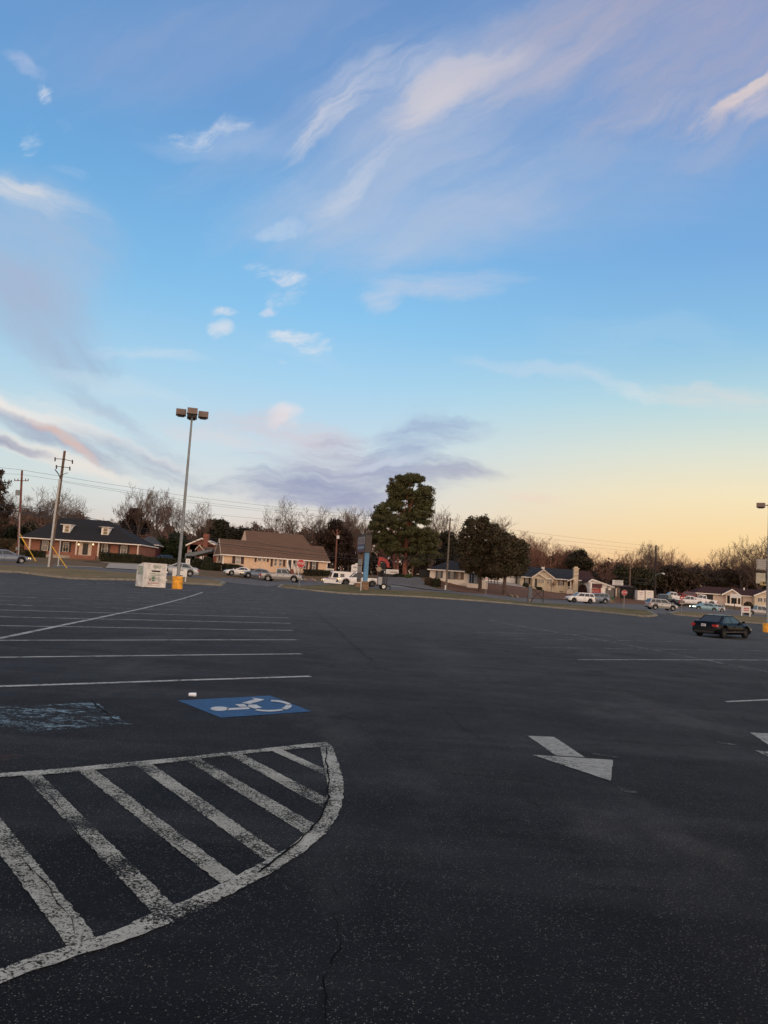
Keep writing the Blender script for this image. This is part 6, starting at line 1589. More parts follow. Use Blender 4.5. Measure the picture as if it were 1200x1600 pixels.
m_ = MB(); m_.box(-12.5 * kq, 10 * kq, -.26, -.15, QZ(914.8), QZ(908.4)); b = m_.build('yellow_strip_board', pbr('ochre_board', (.34, .27, .12), .5), sg)
m_ = MB(); bars(m_, -11.5 * kq, 9 * kq, QZ(913.8), QZ(909), 1, 7, -.262, fill=.7, hh=.75); m_.build('lettering', M_DARK, b)
m_ = MB(); m_.box(-18 * kq, 2 * kq, -.02, .04, QZ(893.5), QZ(892)); m_.build('bracket', M_BLACKPL, sg)
t_, w_, h_, zc, b = panel_sign('lawn_sign', 'arched white sign on a dark post before the pale ranch house', 1141.3, 929.4, 1157.5, 934.4, 168, 948, leg=.07, legs=(.42,), legmat=M_BLACKPL)
m_ = MB(); m_.prism([(-w_ / 2, -.024, zc + h_ / 2 + .002), (w_ / 2, -.024, zc + h_ / 2 + .002), (w_ * .3, -.024, zc + h_ / 2 + .2), (-w_ * .3, -.024, zc + h_ / 2 + .2)], (0, .05, 0)); m_.build('arched_top', M_SIGNW, t_)
t_, w_, h_, zc, b = panel_sign('billboard', 'white billboard with small grey lettering above the dark shed', 957.2, 906.3, 973.4, 914.4, 158, 936, leg=.1, legs=(.5,), legmat=M_WOOD, depth=.3)
m_ = MB(); bars(m_, -w_ * .38, w_ * .38, zc - h_ * .05, zc + h_ * .3, 1, 11, -.155, hh=.5); bars(m_, -w_ * .3, w_ * .3, zc - h_ * .42, zc - h_ * .1, 1, 10, -.155, hh=.5); m_.build('lettering', M_GREYL, b)

# --- dumpster, mailbox, rack, litter, boards
gd_ = GD(955.2, 148); dm = thing('green_dumpster', 'green wheeled bin at the kerb below the red-signed shop', 'bin', gd_, face_yaw(gd_) + .2); kd = 148 / F
M_GRN = pbr('bin_green', (.012, .085, .055), .5)
m_ = MB(); m_.prism([(-.35, -.35, .1), (.35, -.35, .1), (.40, -.40, .95), (-.40, -.40, .95)], (0, .7, 0)); m_.build('body', M_GRN, dm); m_ = MB(); m_.box(-.43, .43, -.44, .36, .952, 1.02); m_.build('lid', M_GRN, dm)
for s_ in (-1, 1): m_ = MB(); m_.tube([(s_ * .3 - .04, .33, .12), (s_ * .3 + .04, .33, .12)], .12, 10); m_.build('wheel', M_TYRE, dm)
gm_ = GD(970, 140); mbx = thing('mailbox', 'dark mailbox on a post left of the stop sign', 'mailbox', gm_, face_yaw(gm_))
m_ = MB(); m_.box(-.06, .06, -.06, .06, -.2, 1.0); m_.build('post', M_BLACKPL, mbx); m_ = MB(); m_.box(-.22, .22, -.3, .3, 1.002, 1.25); m_.tube([(0, -.3, 1.25), (0, .3, 1.25)], .215, 10); m_.build('box', M_DARK, mbx)
gk = GD(770, 156); rk = thing('slatted_bench', 'dark slatted rack under the magnolia before the white shed', 'rack', gk, face_yaw(gk)); k_ = 156 / F
for z in (.45, .85, 1.2): m_ = MB(); m_.box(-8 * k_, 8 * k_, -.2, .2, z, z + .1); m_.build('slat', M_BRN, rk)
for x in (-7.5, -2.5, 2.5, 7.5): m_ = MB(); m_.box(x * k_ - .07, x * k_ + .07, -.17, .17, -.2, 1.32); m_.build('post', M_BRN, rk)
gc = G(300, 1089); cup = thing('paper_cup', 'small white crushed cup lying on the asphalt above the blue symbol', 'litter', gc + Vector((0, 0, .006)), .3)
m_ = MB(); m_.tube([(-.040, 0, .021), (-.01, 0, .022), (.037, 0, .021)], [.019, .021, .023], 14); m_.tube([(.038, 0, .021), (.043, 0, .021)], .025, 14); m_.build('cup', pbr('cup_white', (.72, .76, .85), .5, var=0), cup); m_ = MB(); m_.tube([(.0435, 0, .021), (.046, 0, .021)], .019, 12); m_.build('lid', pbr('cup_lid', (.8, .8, .82), .4, var=0), cup)
# brick walkway with pale edging up to the tan house; timber edging under the magnolia
struct(drape('brick_walk', [XY(474, 110.5), XY(471, 120), XY(486, 120), XY(493, 110.5)], .03, M_BRICK2))
for a, b in (((472.5, 903), (478, 910)), ((487.5, 903.5), (492.5, 910.5)), ((796, 925), (801, 931)), ((803, 925.5), (809, 931.5))):
    D0 = 118 if a[0] < 500 else 130; D1 = 110.5 if a[0] < 500 else 121
    p0, p1 = GD(a[0], D0), GD(b[0], D1); o_ = p0.copy()
    m_ = MB(); m_.tube([p0 - o_ + Vector((0, 0, .1)), p1 - o_ + Vector((0, 0, .12))], .12, 6); e_ = m_.build('timber_edging', pbr('pale_timber', (.34, .25, .14), .8))
    e_.location = o_
    tag(e_, {472.5: 'left pale edging of the brick walk by the silver pickup', 487.5: 'right pale edging of the brick walk by the mail truck', 796: 'left pale timber lying on the leafy bank by the magnolia', 803: 'right pale timber lying on the leafy bank by the magnolia'}[a[0]], 'edging', 'pale edging timbers')
# heap of soil below the shop
gh = GD(945, 148); m_ = MB(); n = 14
for j in range(5):
    for i in range(n):
        a = 2 * math.pi * i / n; rr = (1 - j / 5) ** .7; m_.v.append((2.0 * rr * math.cos(a) * random.uniform(.9, 1.1), 1.2 * rr * math.sin(a), 1.0 * (j / 4) ** .8 - .1))
for j in range(4):
    for i in range(n): m_.f.append((j * n + i, j * n + (i + 1) % n, (j + 1) * n + (i + 1) % n, (j + 1) * n + i))
m_.f.append(tuple(range(4 * n, 5 * n))); sh_ = m_.build('soil_heap', mat_ground('soil', [(.20, .13, .07, 1), (.15, .09, .05, 1), (.24, .16, .09, 1)], .8), smooth=True); sh_.location = gh; tag(sh_, 'tan heap of soil beside the green bin', 'soil heap')
# ------------------------------------------------------------------ vegetation
M_BARK = pbr('bark', (0.085, 0.058, 0.045), 0.95, var=0.3, vscale=2)
M_TWIG = pbr('twigs_grey_brown', (0.15, 0.10, 0.078), 0.95, var=0.2, vscale=1)
M_TWIGR = pbr('twigs_red_brown', (0.25, 0.125, 0.085), 0.95, var=0.2, vscale=1)
M_BARKR = pbr('pine_bark', (0.20, 0.075, 0.05), 0.95, var=0.3, vscale=1.5)
M_PINE = mat_leaf('pine_needles', (0.055, 0.064, 0.022, 1), (0.085, 0.078, 0.030, 1), (0.120, 0.098, 0.042, 1))
M_MAG = mat_leaf('magnolia_leaves', (0.034, 0.034, 0.015, 1), (0.060, 0.044, 0.024, 1), (0.12, 0.072, 0.040, 1))
M_EVER = mat_leaf('dark_evergreen', (0.022, 0.025, 0.012, 1), (0.038, 0.032, 0.017, 1), (0.058, 0.042, 0.024, 1))
M_HEDGE = mat_leaf('hedge_leaves', (0.020, 0.026, 0.012, 1), (0.034, 0.034, 0.016, 1), (0.055, 0.045, 0.022, 1), 1.5)
M_SHRUBG = mat_leaf('green_shrub_leaves', (0.06, 0.10, 0.018, 1), (0.045, 0.075, 0.016, 1), (0.09, 0.12, 0.03, 1), 1.5)
M_SHRUBB = mat_leaf('brown_shrub_leaves', (0.075, 0.048, 0.022, 1), (0.05, 0.036, 0.02, 1), (0.10, 0.065, 0.03, 1), 1.5)
M_SHRUBR = mat_leaf('burgundy_shrub_leaves', (0.045, 0.016, 0.014, 1), (0.032, 0.014, 0.012, 1), (0.06, 0.025, 0.02, 1), 1.5)
M_WOODS = mat_leaf('far_wood_leaves', (0.048, 0.036, 0.025, 1), (0.070, 0.044, 0.031, 1), (0.038, 0.040, 0.022, 1), .08)

def seg_mesh(segs, n=3, minr=0.0):
    """all tapered segments -> arrays"""
    V = np.zeros((len(segs) * 2 * n, 3)); Fc = []
    P0 = np.array([s[0] for s in segs]); P1 = np.array([s[1] for s in segs])
    r0 = np.maximum([s[2] for s in segs], minr); r1 = np.maximum([s[3] for s in segs], minr)
    d = P1 - P0; d /= np.linalg.norm(d, axis=1)[:, None] + 1e-9
    ref = np.where(np.abs(d[:, 2:3]) < .9, np.array([[0, 0, 1.0]]), np.array([[1.0, 0, 0]]))
    a = np.cross(d, ref); a /= np.linalg.norm(a, axis=1)[:, None]; b = np.cross(d, a)
    for j in range(n):
        th = 2 * math.pi * j / n; o = a * math.cos(th) + b * math.sin(th)
        V[j::2 * n] = P0 + o * r0[:, None]; V[n + j::2 * n] = P1 + o * r1[:, None]
    k = np.arange(len(segs))[:, None] * 2 * n
    fs = np.concatenate([k + np.array([[j, (j + 1) % n, n + (j + 1) % n, n + j]]) for j in range(n)])
    return V, fs
def np_mesh(name, V, Fq, mat, smooth=False):
    me = bpy.data.meshes.new(name)
    nf, k = Fq.shape
    me.vertices.add(len(V)); me.vertices.foreach_set('co', V.astype(np.float32).ravel())
    me.loops.add(nf * k); me.loops.foreach_set('vertex_index', Fq.astype(np.int32).ravel())
    me.polygons.add(nf); me.polygons.foreach_set('loop_start', np.arange(0, nf * k, k, dtype=np.int32))
    me.update(calc_edges=True); me.materials.append(mat)
    if smooth: me.polygons.foreach_set('use_smooth', [True] * nf)
    return me
def nobj(name, me, parent=None):
    o = bpy.data.objects.new(name, me); COL.objects.link(o)
    if parent is not None: o.parent = parent
    return o

def bare_segments(seed, spread=1.0, upright=.5, trunk=.22, n_main=5, dense=1.0, twigmin=.022):
    """unit-height leafless tree (height about 10), returns trunk/limb and twig segments"""
    r = random.Random(seed); big, fine = [], []
    def branch(p, d, L, rad, lvl):
        n = 5 if lvl < 2 else 3
        q = p; dd = d.copy(); rr = rad
        pts = [q]
        for k in range(n):
            dd = (dd + Vector((r.uniform(-1, 1), r.uniform(-1, 1), r.uniform(-.6, 1) * (.5 + upright))) * (.16 + .05 * lvl)).normalized()
            q2 = q + dd * (L / n); r2 = rad * (1 - .62 * (k + 1) / n)
            (big if lvl < 2 else fine).append((tuple(q), tuple(q2), rr, r2)); q = q2; rr = r2; pts.append(q)
        if lvl >= 5: return
        nk = {0: 0, 1: 6, 2: 5, 3: 4, 4: 2.2}[lvl]
        nk = max(2, int(nk * dense + r.random()))
        for k in range(nk):
            f = r.uniform(.28, 1.0); i = min(n - 1, int(f * n)); pt = pts[i].lerp(pts[i + 1], f * n - i)
            ax = Vector((r.uniform(-1, 1), r.uniform(-1, 1), r.uniform(-.35, .9) + upright * .5)).normalized()
            nd = (dd * .75 + ax * (.85 * spread)).normalized()
            if nd.z < -.15: nd.z *= -.3; nd.normalize()
            branch(pt, nd, L * r.uniform(.42, .66), max(rad * .42, twigmin * .4), lvl + 1)
    p = Vector((0, 0, -.4)); d = Vector((r.uniform(-.05, .05), r.uniform(-.05, .05), 1)).normalized()
    h0 = r.uniform(2.0, 3.0); q = p; rr = trunk
    for k in range(4):
        q2 = q + Vector((r.uniform(-.08, .08), r.uniform(-.08, .08), h0 / 4 + .1)); big.append((tuple(q), tuple(q2), rr, rr * .92)); q = q2; rr *= .92
    for k in range(n_main):
        a = 2 * math.pi * (k + r.uniform(-.25, .25)) / n_main; tilt = r.uniform(.25, .75) * spread
        if k == 0: tilt = .08
        nd = Vector((math.cos(a) * tilt, math.sin(a) * tilt, 1)).normalized()
        branch(q - Vector((0, 0, r.uniform(0, .8))), nd, r.uniform(4.0, 5.6), rr * .62, 1)
    return big, fine
BARE = {}
def bare_variant(key, red=False):
    if (key, red) in BARE: return BARE[(key, red)]
    cfg = [dict(seed=11, spread=1.0, upright=.5), dict(seed=23, spread=.75, upright=.8), dict(seed=37, spread=1.15, upright=.35, n_main=6), dict(seed=41, spread=.9, upright=.6, n_main=6), dict(seed=59, spread=.65, upright=1.0, n_main=4), dict(seed=67, spread=1.3, upright=.2, n_main=6)][key]
    big, fine = bare_segments(**cfg)
    hz = max(s[1][2] for s in fine)
    V, Fq = seg_mesh(big, 6); V2, F2 = seg_mesh(fine, 3, .011)
    a = np_mesh('trunk', V, Fq, M_BARK, True); b = np_mesh('crown', V2, F2, M_TWIGR if red else M_TWIG)
    BARE[(key, red)] = (a, b, hz); return BARE[(key, red)]
LEAN = math.tan(R(3.8))
def tree_at(px, py_top, D):
    """root point so that the crown centre sits at column px"""
    pt = P(px, py_top * .35 + 900 * .65, D); z = T(pt.x, pt.y); top = P(px, py_top, D).z
    return Vector((pt.x, pt.y, z)), top - z
def bare_tree(px, py, D, key, label, red=False, wide=1.0, rot=None):
    a, b, hz = bare_variant(key, red); loc, H = tree_at(px, py, D); s = H / hz
    t_ = thing('bare_tree', label, 'tree', loc, random.uniform(0, 6.28) if rot is None else rot, 'leafless winter trees')
    nobj('trunk', a, t_); nobj('crown', b, t_); t_.scale = (s * wide, s * wide, s); return t_
BT = [(60, 748, 150, 5, 'wide bare tree behind the left utility poles', 0, 1.25), (118, 772, 160, 2, 'low spreading bare tree above the left dormer', 0, 1.3), (5, 760, 160, 0, 'bare tree at the far left edge', 0, 1.0), (88, 778, 172, 3, 'bare tree between the leaning pole and the left dormer', 0, 1.2),
      (212, 752, 165, 1, 'tall bare tree above the right end of the brick house', 0, 1.05), (240, 760, 160, 3, 'dense bare tree left of the tall light pole', 0, 1.0), (182, 790, 175, 5, 'faint bare tree above the right dormer', 0, 1.1), (272, 778, 170, 0, 'bare tree just left of the grey light pole', 0, 1.0),
      (312, 776, 165, 2, 'bare tree just right of the light pole above the carport', 0, 1.15), (450, 769, 175, 2, 'large fan-shaped bare tree behind the tan roof', 0, 1.15), (400, 812, 185, 3, 'small bare tree behind the left of the tan roof', 0, 1.2), (484, 800, 180, 0, 'bare tree behind the right end of the tan roof', 0, .9),
      (518, 792, 180, 1, 'bare tree above the dark conifer beside the tan house', 0, 1.15), (545, 788, 190, 3, 'pale bare tree between the conifer and the pylon sign', 0, 1.0), (574, 793, 185, 4, 'upright bare tree behind the pylon sign', 0, 1.5), (600, 812, 195, 3, 'bare tree left of the big pine', 1, 1.2),
      (688, 788, 190, 0, 'bare tree leaning out right of the big pine', 0, .8), (672, 818, 200, 3, 'reddish bare tree behind the slim utility pole', 1, 1.2), (712, 822, 205, 2, 'reddish bare tree between the slim pole and the magnolia', 1, 1.2), (778, 803, 195, 3, 'bare tree rising behind the magnolias', 0, 1.15), (745, 818, 210, 1, 'bare tree hidden behind the left magnolia', 1, 1.2),
      (825, 828, 215, 3, 'reddish bare tree just right of the magnolias', 1, 1.2), (846, 838, 225, 0, 'reddish bare tree above the nested gables', 1, 1.2), (868, 842, 230, 2, 'reddish bare tree above the cream house', 1, 1.2), (887, 850, 220, 3, 'reddish bare tree above the tall chimney', 1, 1.2), (915, 858, 225, 0, 'reddish bare tree above the brown roofs', 1, 1.2),
      (938, 866, 230, 3, 'reddish bare tree above the red-signed shop', 1, 1.3), (975, 868, 230, 1, 'reddish bare tree above the white billboard', 1, 1.4), (990, 855, 215, 3, 'bare tree left of the dark utility pole', 1, 1.1), (1012, 842, 210, 1, 'tall bare tree touching the dark utility pole', 0, 1.2), (1040, 852, 215, 0, 'bare tree just right of the dark utility pole', 1, 1.1),
      (1062, 868, 220, 3, 'bare tree above the parked white pickups', 0, 1.3), (1086, 870, 215, 2, 'rounded bare tree left of the ranch house', 0, 1.2), (1110, 862, 210, 4, 'thin upright bare tree above the dark garage', 0, 1.8), (1132, 854, 205, 3, 'bare tree above the ranch house gable', 0, 1.1), (1160, 846, 200, 2, 'wide bare tree above the maroon roof', 0, 1.15),
      (1185, 838, 195, 0, 'tall bare tree left of the right light pole', 0, 1.2), (1215, 832, 195, 3, 'bare tree behind the right light pole', 0, 1.2), (1100, 878, 235, 0, 'distant bare tree behind the dark garage', 1, 1.4), (1150, 868, 235, 3, 'distant bare tree behind the ranch house', 1, 1.4), (1022, 872, 240, 0, 'distant bare tree behind the dark pole', 1, 1.4), (965, 872, 240, 3, 'distant bare tree behind the shop roof', 1, 1.3),
      (862, 907, 161, 0, 'small bare ornamental tree before the nested gables', 1, 1.4)]
for px, py, D, key, lab, red, wide in BT: bare_tree(px, py, D, key, lab, bool(red), wide)

def leaf_cloud(centres, radii, n_per, size, r, flat=.5, asp=.32):
    """random small quads scattered in clumps"""
    C = np.repeat(np.array(centres), n_per, axis=0); Rr = np.repeat(np.array(radii), n_per)
    m = len(C)
    u_ = r.normal(size=(m, 3)); u_ /= np.linalg.norm(u_, axis=1)[:, None]
    rad = r.random(m) ** (1 / 2.2)
    pos = C + u_ * (Rr * rad)[:, None] * np.array([1, 1, flat + .35])
    nrm = u_ + r.normal(size=(m, 3)) * .6 + np.array([0, 0, .35]); nrm /= np.linalg.norm(nrm, axis=1)[:, None]
    a = np.cross(nrm, r.normal(size=(m, 3))); a /= np.linalg.norm(a, axis=1)[:, None]; b = np.cross(nrm, a)
    s = size * r.uniform(.6, 1.4, m)
    a *= (s * .5)[:, None]; b *= (s * asp)[:, None]
    V = np.empty((m * 4, 3)); V[0::4] = pos - a; V[1::4] = pos + b; V[2::4] = pos + a; V[3::4] = pos - b
    Fq = np.arange(m * 4).reshape(m, 4)
    return V, Fq
def leafy_tree(name, label, px, D, lobes, mat, trunks, clump=1.0, n_clump=220, n_leaf=70, size=.42, cat='tree', group=None, flat=.5, bark=M_BARK, shell=.55, limbs=True, depth=1.0, asp=.32):
    """lobes: (px, py, rx, ry) ellipses measured on the photo, given matching depth"""
    r = np.random.default_rng(abs(hash(label)) % 1000 if False else len(label) * 31 + int(px))
    g_ = GD(px, D); g_ = Vector((g_.x, g_.y, g_.z))
    t_ = thing(name, label, cat, g_, 0, group); k = D / F
    cs, rs = [], []
    area = sum(l[2] * l[3] for l in lobes)
    for lx, ly, rx, ry in lobes:
        c = P(lx, ly, D) - g_
        n = max(6, int(n_clump * rx * ry / area))
        u_ = r.normal(size=(n, 3)); u_ /= np.linalg.norm(u_, axis=1)[:, None]
        rad = shell + (1 - shell) * r.random(n)
        q = np.array(c) + u_ * rad[:, None] * np.array([rx * k, rx * k * depth, ry * k]) * .93
        cs += q.tolist(); rs += (clump * r.uniform(.55, 1.15, n)).tolist()
    V, Fq = leaf_cloud(cs, rs, n_leaf, size, r, flat, asp)
    nobj('crown', np_mesh('crown', V, Fq, mat), t_)
    for tx0, ty0, tx1, ty1, r0_ in trunks:
        p0 = P(tx0, ty0, D) - g_; p1 = P(tx1, ty1, D) - g_
        segs = []; q = p0.copy(); q.z -= .6
        N = 7; rr = r0_
        prevs = []
        for i in range(N):
            f = (i + 1) / N; nx = p0.lerp(p1, f) + Vector((random.uniform(-1, 1), random.uniform(-1, 1), 0)) * r0_ * .35
            r2 = r0_ * (1 - .72 * f); segs.append((tuple(q), tuple(nx), rr, r2)); prevs.append((nx, r2)); q = nx; rr = r2
        if limbs:
            idx = r.choice(len(cs), min(26, len(cs)), replace=False)
            for ii in idx:
                e = Vector(cs[ii]); f = random.uniform(.3, .95); b0, br = prevs[min(N - 1, int(f * N))]
                if e.z < b0.z - .5: continue
                md = b0.lerp(e, .5) + Vector((0, 0, .4)); segs.append((tuple(b0), tuple(md), br * .5, br * .3)); segs.append((tuple(md), tuple(e), br * .3, .03))
        V, Fq = seg_mesh(segs, 8); nobj('trunk', np_mesh('trunk', V, Fq, bark, True), t_)
    return t_
# the big loblolly pine and its neighbours
leafy_tree('pine_tree', 'towering dense pine in the middle of the skyline', 637, 160,
           [(640, 748, 24, 11), (622, 770, 18, 16), (606, 784, 12, 9), (664, 772, 14, 15), (630, 752, 22, 13), (648, 754, 22, 15), (592, 808, 12, 9), (676, 850, 12, 16), (586, 822, 10, 8), (655, 785, 24, 14), (660, 772, 17, 14), (618, 762, 14, 10), (640, 775, 28, 16), (665, 786, 12, 10), (612, 765, 9, 7), (618, 790, 22, 14), (600, 797, 16, 10), (650, 800, 30, 16), (664, 812, 16, 14), (625, 812, 34, 16), (598, 815, 20, 12), (640, 832, 42, 16), (605, 838, 24, 14), (668, 838, 18, 18), (645, 856, 42, 15), (606, 858, 26, 12), (672, 866, 24, 12), (655, 876, 28, 8)],
           M_PINE, [(632, 905, 641, 760, .55), (620, 905, 626, 800, .32)], clump=1.1, n_clump=620, n_leaf=125, size=.50, flat=.2, bark=M_BARKR, shell=.35, asp=.15)
leafy_tree('pine_tree', 'slimmer pine with bare red trunk left of the big pine', 618, 172, [(598, 806, 16, 9), (590, 822, 14, 10), (608, 845, 16, 10), (588, 840, 14, 9)], M_PINE, [(617, 902, 612, 800, .3)], clump=1.0, n_clump=120, n_leaf=70, size=.45, flat=.3, bark=M_BARKR)
leafy_tree('conifer', 'dark reddish conifer beside the tan house', 524, 165, [(524, 822, 12, 12), (515, 840, 22, 16), (534, 842, 16, 16), (512, 862, 26, 16), (536, 866, 20, 18)], mat_leaf('rusty_conifer', (.045, .022, .015, 1), (.034, .022, .014, 1), (.06, .03, .02, 1)), [(524, 895, 524, 812, .3)], clump=1.0, n_clump=260, n_leaf=60, size=.4, flat=.6)
leafy_tree('conifer', 'dark rounded conifer behind the right end of the brick house', 210, 172, [(210, 806, 13, 12), (204, 818, 15, 10), (218, 822, 18, 14)], mat_leaf('rusty_conifer_b', (.034, .020, .014, 1), (.028, .018, .012, 1), (.05, .028, .02, 1)), [(210, 850, 210, 800, .3)], clump=1.0, n_clump=180, n_leaf=60, size=.4)
MAGL = 'glossy magnolias before the white cottage'
leafy_tree('magnolia_tree', 'tallest dark magnolia over the right end of the white cottage', 750, 132, [(742, 822, 16, 13), (752, 815, 10, 9), (765, 828, 16, 12), (735, 840, 20, 16), (758, 848, 28, 20), (738, 862, 24, 16), (752, 880, 28, 18), (732, 884, 14, 12), (775, 870, 20, 18), (762, 893, 24, 10), (724, 868, 12, 14)],
           M_MAG, [(749.5, 922, 752, 850, .34)], clump=.85, n_clump=520, n_leaf=75, size=.34, flat=.7, group=MAGL)
leafy_tree('magnolia_tree', 'lower rounded magnolia right of the tallest one', 788, 128, [(776, 838, 16, 12), (790, 846, 17, 13), (807, 856, 18, 14), (812, 872, 14, 14), (790, 866, 24, 18), (798, 886, 24, 14), (778, 888, 16, 12), (814, 888, 10, 8)],
           M_MAG, [(787.5, 924, 790, 860, .34)], clump=.85, n_clump=360, n_leaf=75, size=.34, flat=.7, group=MAGL)
EV = 'dark evergreens behind the houses'
leafy_tree('evergreen_tree', 'tall dark leafy tree at the far left edge', 2, 150, [(-2, 738, 7, 9), (6, 760, 10, 10), (-8, 782, 16, 12), (6, 797, 16, 12), (-10, 820, 24, 16)], M_WOODS, [(-4, 870, 2, 740, .4)], clump=.9, n_clump=120, n_leaf=48, size=.42, group=EV)
leafy_tree('evergreen_tree', 'broad dark evergreen behind the carport and red brick house', 340, 178, [(335, 822, 18, 9), (345, 820, 14, 8), (322, 832, 14, 8), (355, 834, 16, 10), (338, 838, 22, 12), (322, 846, 18, 10)], M_EVER, [(338, 880, 338, 825, .4)], clump=1.1, n_clump=200, n_leaf=60, size=.45, group=EV)
leafy_tree('evergreen_tree', 'low dark evergreen left of the tan roof peak', 372, 182, [(370, 832, 14, 8), (384, 834, 14, 8), (374, 844, 20, 10)], M_EVER, [(374, 885, 374, 830, .35)], clump=1.1, n_clump=120, n_leaf=60, size=.45, group=EV)
leafy_tree('evergreen_tree', 'deep green tree mass between the brick house and the light pole', 268, 165, [(262, 862, 20, 14), (280, 858, 16, 18), (276, 842, 12, 10), (250, 850, 12, 10)], mat_leaf('dark_green', (.016, .026, .008, 1), (.024, .034, .012, 1), (.034, .04, .016, 1)), [(268, 884, 268, 850, .3)], clump=1.0, n_clump=200, n_leaf=60, size=.4, group=EV)
leafy_tree('evergreen_tree', 'dark evergreen rising above the roofs right of the chimney', 905, 215, [(905, 868, 12, 9), (900, 880, 16, 10), (914, 882, 12, 10)], M_EVER, [(905, 920, 905, 865, .35)], clump=1.2, n_clump=140, n_leaf=60, size=.5, group=EV)
leafy_tree('evergreen_tree', 'dark evergreen between the slim pole and the magnolia', 705, 168, [(705, 852, 16, 14), (694, 868, 18, 14), (716, 870, 16, 12), (700, 838, 10, 8)], M_EVER, [(705, 905, 705, 845, .35)], clump=1.1, n_clump=180, n_leaf=60, size=.45, group=EV)
leafy_tree('evergreen_tree', 'dark evergreen left of the brick house behind the hedge', 45, 160, [(50, 830, 18, 14), (62, 842, 14, 10), (36, 845, 18, 14), (20, 838, 18, 16)], mat_leaf('dark_green_b', (.014, .022, .008, 1), (.022, .026, .011, 1), (.032, .03, .014, 1)), [(45, 868, 45, 830, .3)], clump=1.1, n_clump=180, n_leaf=60, size=.45, group=EV)
leafy_tree('evergreen_tree', 'green tree mass behind the white containers', 1002, 195, [(1000, 902, 22, 14), (985, 900, 16, 12), (1018, 905, 16, 12), (972, 893, 12, 8)], mat_leaf('olive_green', (.034, .032, .014, 1), (.044, .038, .018, 1), (.03, .034, .014, 1)), [(1000, 930, 1000, 890, .3)], clump=1.3, n_clump=240, n_leaf=60, size=.5, group=EV)
leafy_tree('evergreen_tree', 'dark evergreen mass behind the parked white pickup', 1050, 198, [(1052, 895, 20, 12), (1040, 905, 20, 14), (1066, 908, 20, 12), (1085, 902, 18, 14)], M_WOODS, [(1055, 928, 1055, 885, .3)], clump=1.3, n_clump=240, n_leaf=60, size=.5, group=EV)
leafy_tree('evergreen_tree', 'dark evergreen mass behind the ranch house roof', 1135, 205, [(1115, 905, 22, 12), (1138, 902, 22, 12), (1162, 905, 24, 12), (1190, 908, 24, 14)], M_WOODS, [(1140, 935, 1140, 890, .3)], clump=1.3, n_clump=260, n_leaf=60, size=.5, group=EV)

# hedges and shrubs
def hedge(name, label, x0, x1, y0, y1, D, mat, depth=1.6, size=.22, dens=60, group=None, D2=None, rnd=False, cat='hedge'):
    """clipped mass seen between photo columns x0..x1, top row y0, foot row y1"""
    D2 = D2 or D
    a = P(x0, y1, D); b = P(x1, y1 + (x1 - x0) * math.tan(ROLL), D2); top = P((x0 + x1) / 2, y0, (D + D2) / 2).z
    za, zb2 = T(a.x, a.y), T(b.x, b.y); zg = (za + zb2) / 2; H = max(.5, top - zg)
    L = math.hypot(b.x - a.x, b.y - a.y); yaw = math.atan2(b.y - a.y, b.x - a.x)
    t_ = thing(name, label, cat, ((a.x + b.x) / 2, (a.y + b.y) / 2, zg), yaw, group)
    r = np.random.default_rng(int(x0 * 7 + y0))
    n = int(dens * (L * H + L * depth + depth * H)); 
    cs = np.stack([r.uniform(-L / 2, L / 2, n), r.uniform(-depth / 2, depth / 2, n), r.uniform(-.3, H, n)], 1)
    # push to the surface
    side = r.random(n); m1 = side < .4; m2 = (side >= .4) & (side < .75)
    cs[m1, 1] = -depth / 2 + r.normal(0, .07, m1.sum()); cs[m2, 2] = H + r.normal(0, .08, m2.sum())
    if rnd:
        ell = (cs[:, 0] / (L / 2)) ** 2 + (cs[:, 1] / (depth / 2)) ** 2
        q = np.sqrt(np.maximum(ell + (np.maximum(cs[:, 2], 0) / H) ** 2 * .9, 1e-4)); f = np.where(q > 1, 1 / q, 1); cs *= f[:, None]
    V, Fq = leaf_cloud(cs.tolist(), [.16] * n, 3, size, r, .6)
    nobj('foliage', np_mesh('foliage', V, Fq, mat), t_)
    m_ = MB(); s_ = .62 if rnd else .9; m_.box(-L / 2 * s_, L / 2 * s_, -depth / 2 * s_, depth / 2 * s_, -.5, H * (.75 if rnd else .93)); m_.build('woody_core', M_EVER, t_)
    return t_
hedge('hedge', 'long clipped hedge before the right half of the brick house', 155, 222, 866.5, 879, 134, M_HEDGE)
hedge('hedge', 'hedge running on towards the light pole from the brick house', 222.5, 292, 873, 884, 132, M_HEDGE)
hedge('hedge', 'brown-green hedge beside the far left utility pole', -10, 22, 844, 868, 128, M_SHRUBB, depth=2.5)
hedge('shrub', 'rusty shrub behind the red utility pole', 16, 36, 849, 868, 126, mat_leaf('tan_shrub', (.13, .075, .03, 1), (.09, .055, .025, 1), (.16, .09, .04, 1), 1.5), rnd=True, depth=3, cat='shrub')
hedge('hedge', 'low dark hedge before the left window of the brick house', 35, 70, 861.5, 873, 133, M_HEDGE)
hedge('shrub', 'rounded dark shrub left of the tan house gable', 298, 318, 873, 888, 126, M_HEDGE, rnd=True, depth=3.5, cat='shrub')
hedge('shrub', 'largest dark shrub against the left gable of the tan house', 314, 333, 871, 889, 125, M_HEDGE, rnd=True, depth=3.5, cat='shrub')
hedge('shrub', 'square dark shrub under the gable window of the tan house', 333, 345, 881, 890.5, 127, M_HEDGE, depth=1.2, cat='shrub')
hedge('hedge', 'low hedge left of the white coupe before the tan house', 348, 386, 883.5, 891.5, 127.5, M_HEDGE, depth=1.2, D2=133)
hedge('hedge', 'long low dark hedge right of the tan house steps', 474, 552, 893, 901, 131, M_EVER, depth=1.5, D2=139)
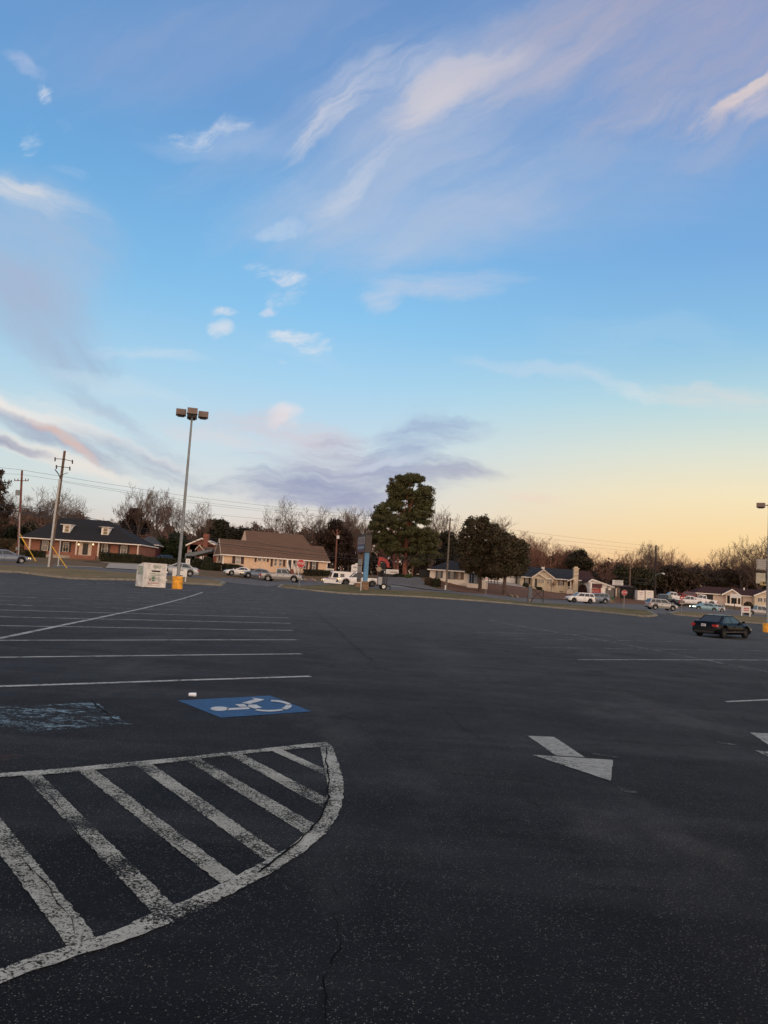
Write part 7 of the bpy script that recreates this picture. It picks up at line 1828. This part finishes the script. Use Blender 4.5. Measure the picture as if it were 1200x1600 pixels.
hedge('shrub', 'bright green shrub beside the side road', 632, 645, 899, 907.5, 140, M_SHRUBG, rnd=True, depth=1.8, cat='shrub')
hedge('shrub', 'dark shrub left of the bright green shrub', 612, 634, 897, 905, 146, M_HEDGE, rnd=True, depth=3, cat='shrub')
hedge('shrub', 'dark shrub right of the bright green shrub', 645, 662, 899, 908, 144, M_HEDGE, rnd=True, depth=3, cat='shrub')
hedge('shrub', 'brown-topped shrub at the left corner of the white cottage', 662, 679, 903, 911.5, 132, M_SHRUBB, rnd=True, depth=2, cat='shrub')
hedge('shrub', 'dark flat shrub before the first window of the white cottage', 674, 690, 904, 914, 131, M_HEDGE, rnd=True, depth=2, cat='shrub')
hedge('shrub', 'burgundy rounded bush right of the tall chimney', 903, 917.5, 914, 925.5, 158, M_SHRUBR, rnd=True, depth=2.4, cat='shrub')
hedge('shrub', 'small dark shrub at the left end of the cream house', 816, 826.5, 911.5, 918, 164, M_HEDGE, rnd=True, depth=1.6, cat='shrub')
hedge('shrub', 'low dark shrub under the paired gable windows', 836.5, 848, 917.5, 923, 162, M_HEDGE, rnd=True, depth=1.4, cat='shrub')
hedge('shrub', 'dark drooping shrub before the right wing of the ranch house', 1162, 1176, 941, 949, 172, M_SHRUBB, rnd=True, depth=2.4, cat='shrub')
# far wood: one mass
r = np.random.default_rng(5)
tops = [(-80, 808), (0, 806), (60, 806), (130, 812), (190, 826), (260, 832), (340, 834), (420, 830), (480, 838), (540, 826), (600, 838), (660, 830), (700, 846), (760, 852), (830, 862), (880, 872), (930, 884), (1000, 886), (1080, 892), (1150, 896), (1290, 898)]
cs, rs = [], []
for _ in range(4600):
    px = r.uniform(-80, 1290); D = r.uniform(222, 262); yt = lerp_tab(tops, px) + 5 * math.sin(px * .09) + 4 * math.sin(px * .23 + 1)
    yb = 912 + (px - 600) * .055; py = yt + (yb - yt) * r.random() + r.normal(0, 2.0)
    cs.append(tuple(P(px, py, D))); rs.append(r.uniform(1.0, 2.2))
V, Fq = leaf_cloud(cs, rs, 46, .8, r, .6)
fw = nobj('far_wood', np_mesh('far_wood', V, Fq, M_WOODS)); fw['kind'] = 'stuff'; fw['label'] = 'dark far wood closing the view behind the houses'; fw['category'] = 'wood'
# understorey of leafless saplings in the same wood
segs_all = []
big, fine = bare_segments(seed=91, spread=.8, upright=.8, n_main=4, dense=.62)
bs = big + fine; P0 = np.array([s[0] for s in bs]); P1 = np.array([s[1] for s in bs]); R0 = np.array([s[2] for s in bs]); R1 = np.array([s[3] for s in bs]); hz = P1[:, 2].max()
Vs, Fs, off = [], [], 0
for k in range(70):
    px = -70 + 1350 * (k + r.random()) / 70; D = r.uniform(205, 235); yt = lerp_tab(tops, px) - r.uniform(4, 20)
    loc, H = tree_at(px, yt, D); s = H / hz; a = r.uniform(0, 6.28); wdt = r.uniform(1.1, 1.7)
    Rm = np.array([[math.cos(a), -math.sin(a), 0], [math.sin(a), math.cos(a), 0], [0, 0, 1]])
    sc = np.array([s * wdt, s * wdt, s])
    q0 = (P0 @ Rm.T) * sc + np.array(loc); q1 = (P1 @ Rm.T) * sc + np.array(loc)
    V, Fq = seg_mesh(list(zip(q0, q1, R0 * s, R1 * s)), 3, .03)
    Vs.append(V); Fs.append(Fq + off); off += len(V)
sw = nobj('sapling_thicket', np_mesh('sapling_thicket', np.concatenate(Vs), np.concatenate(Fs), M_TWIGR)); sw['kind'] = 'stuff'; sw['label'] = 'reddish leafless thicket in front of the far wood'; sw['category'] = 'thicket'
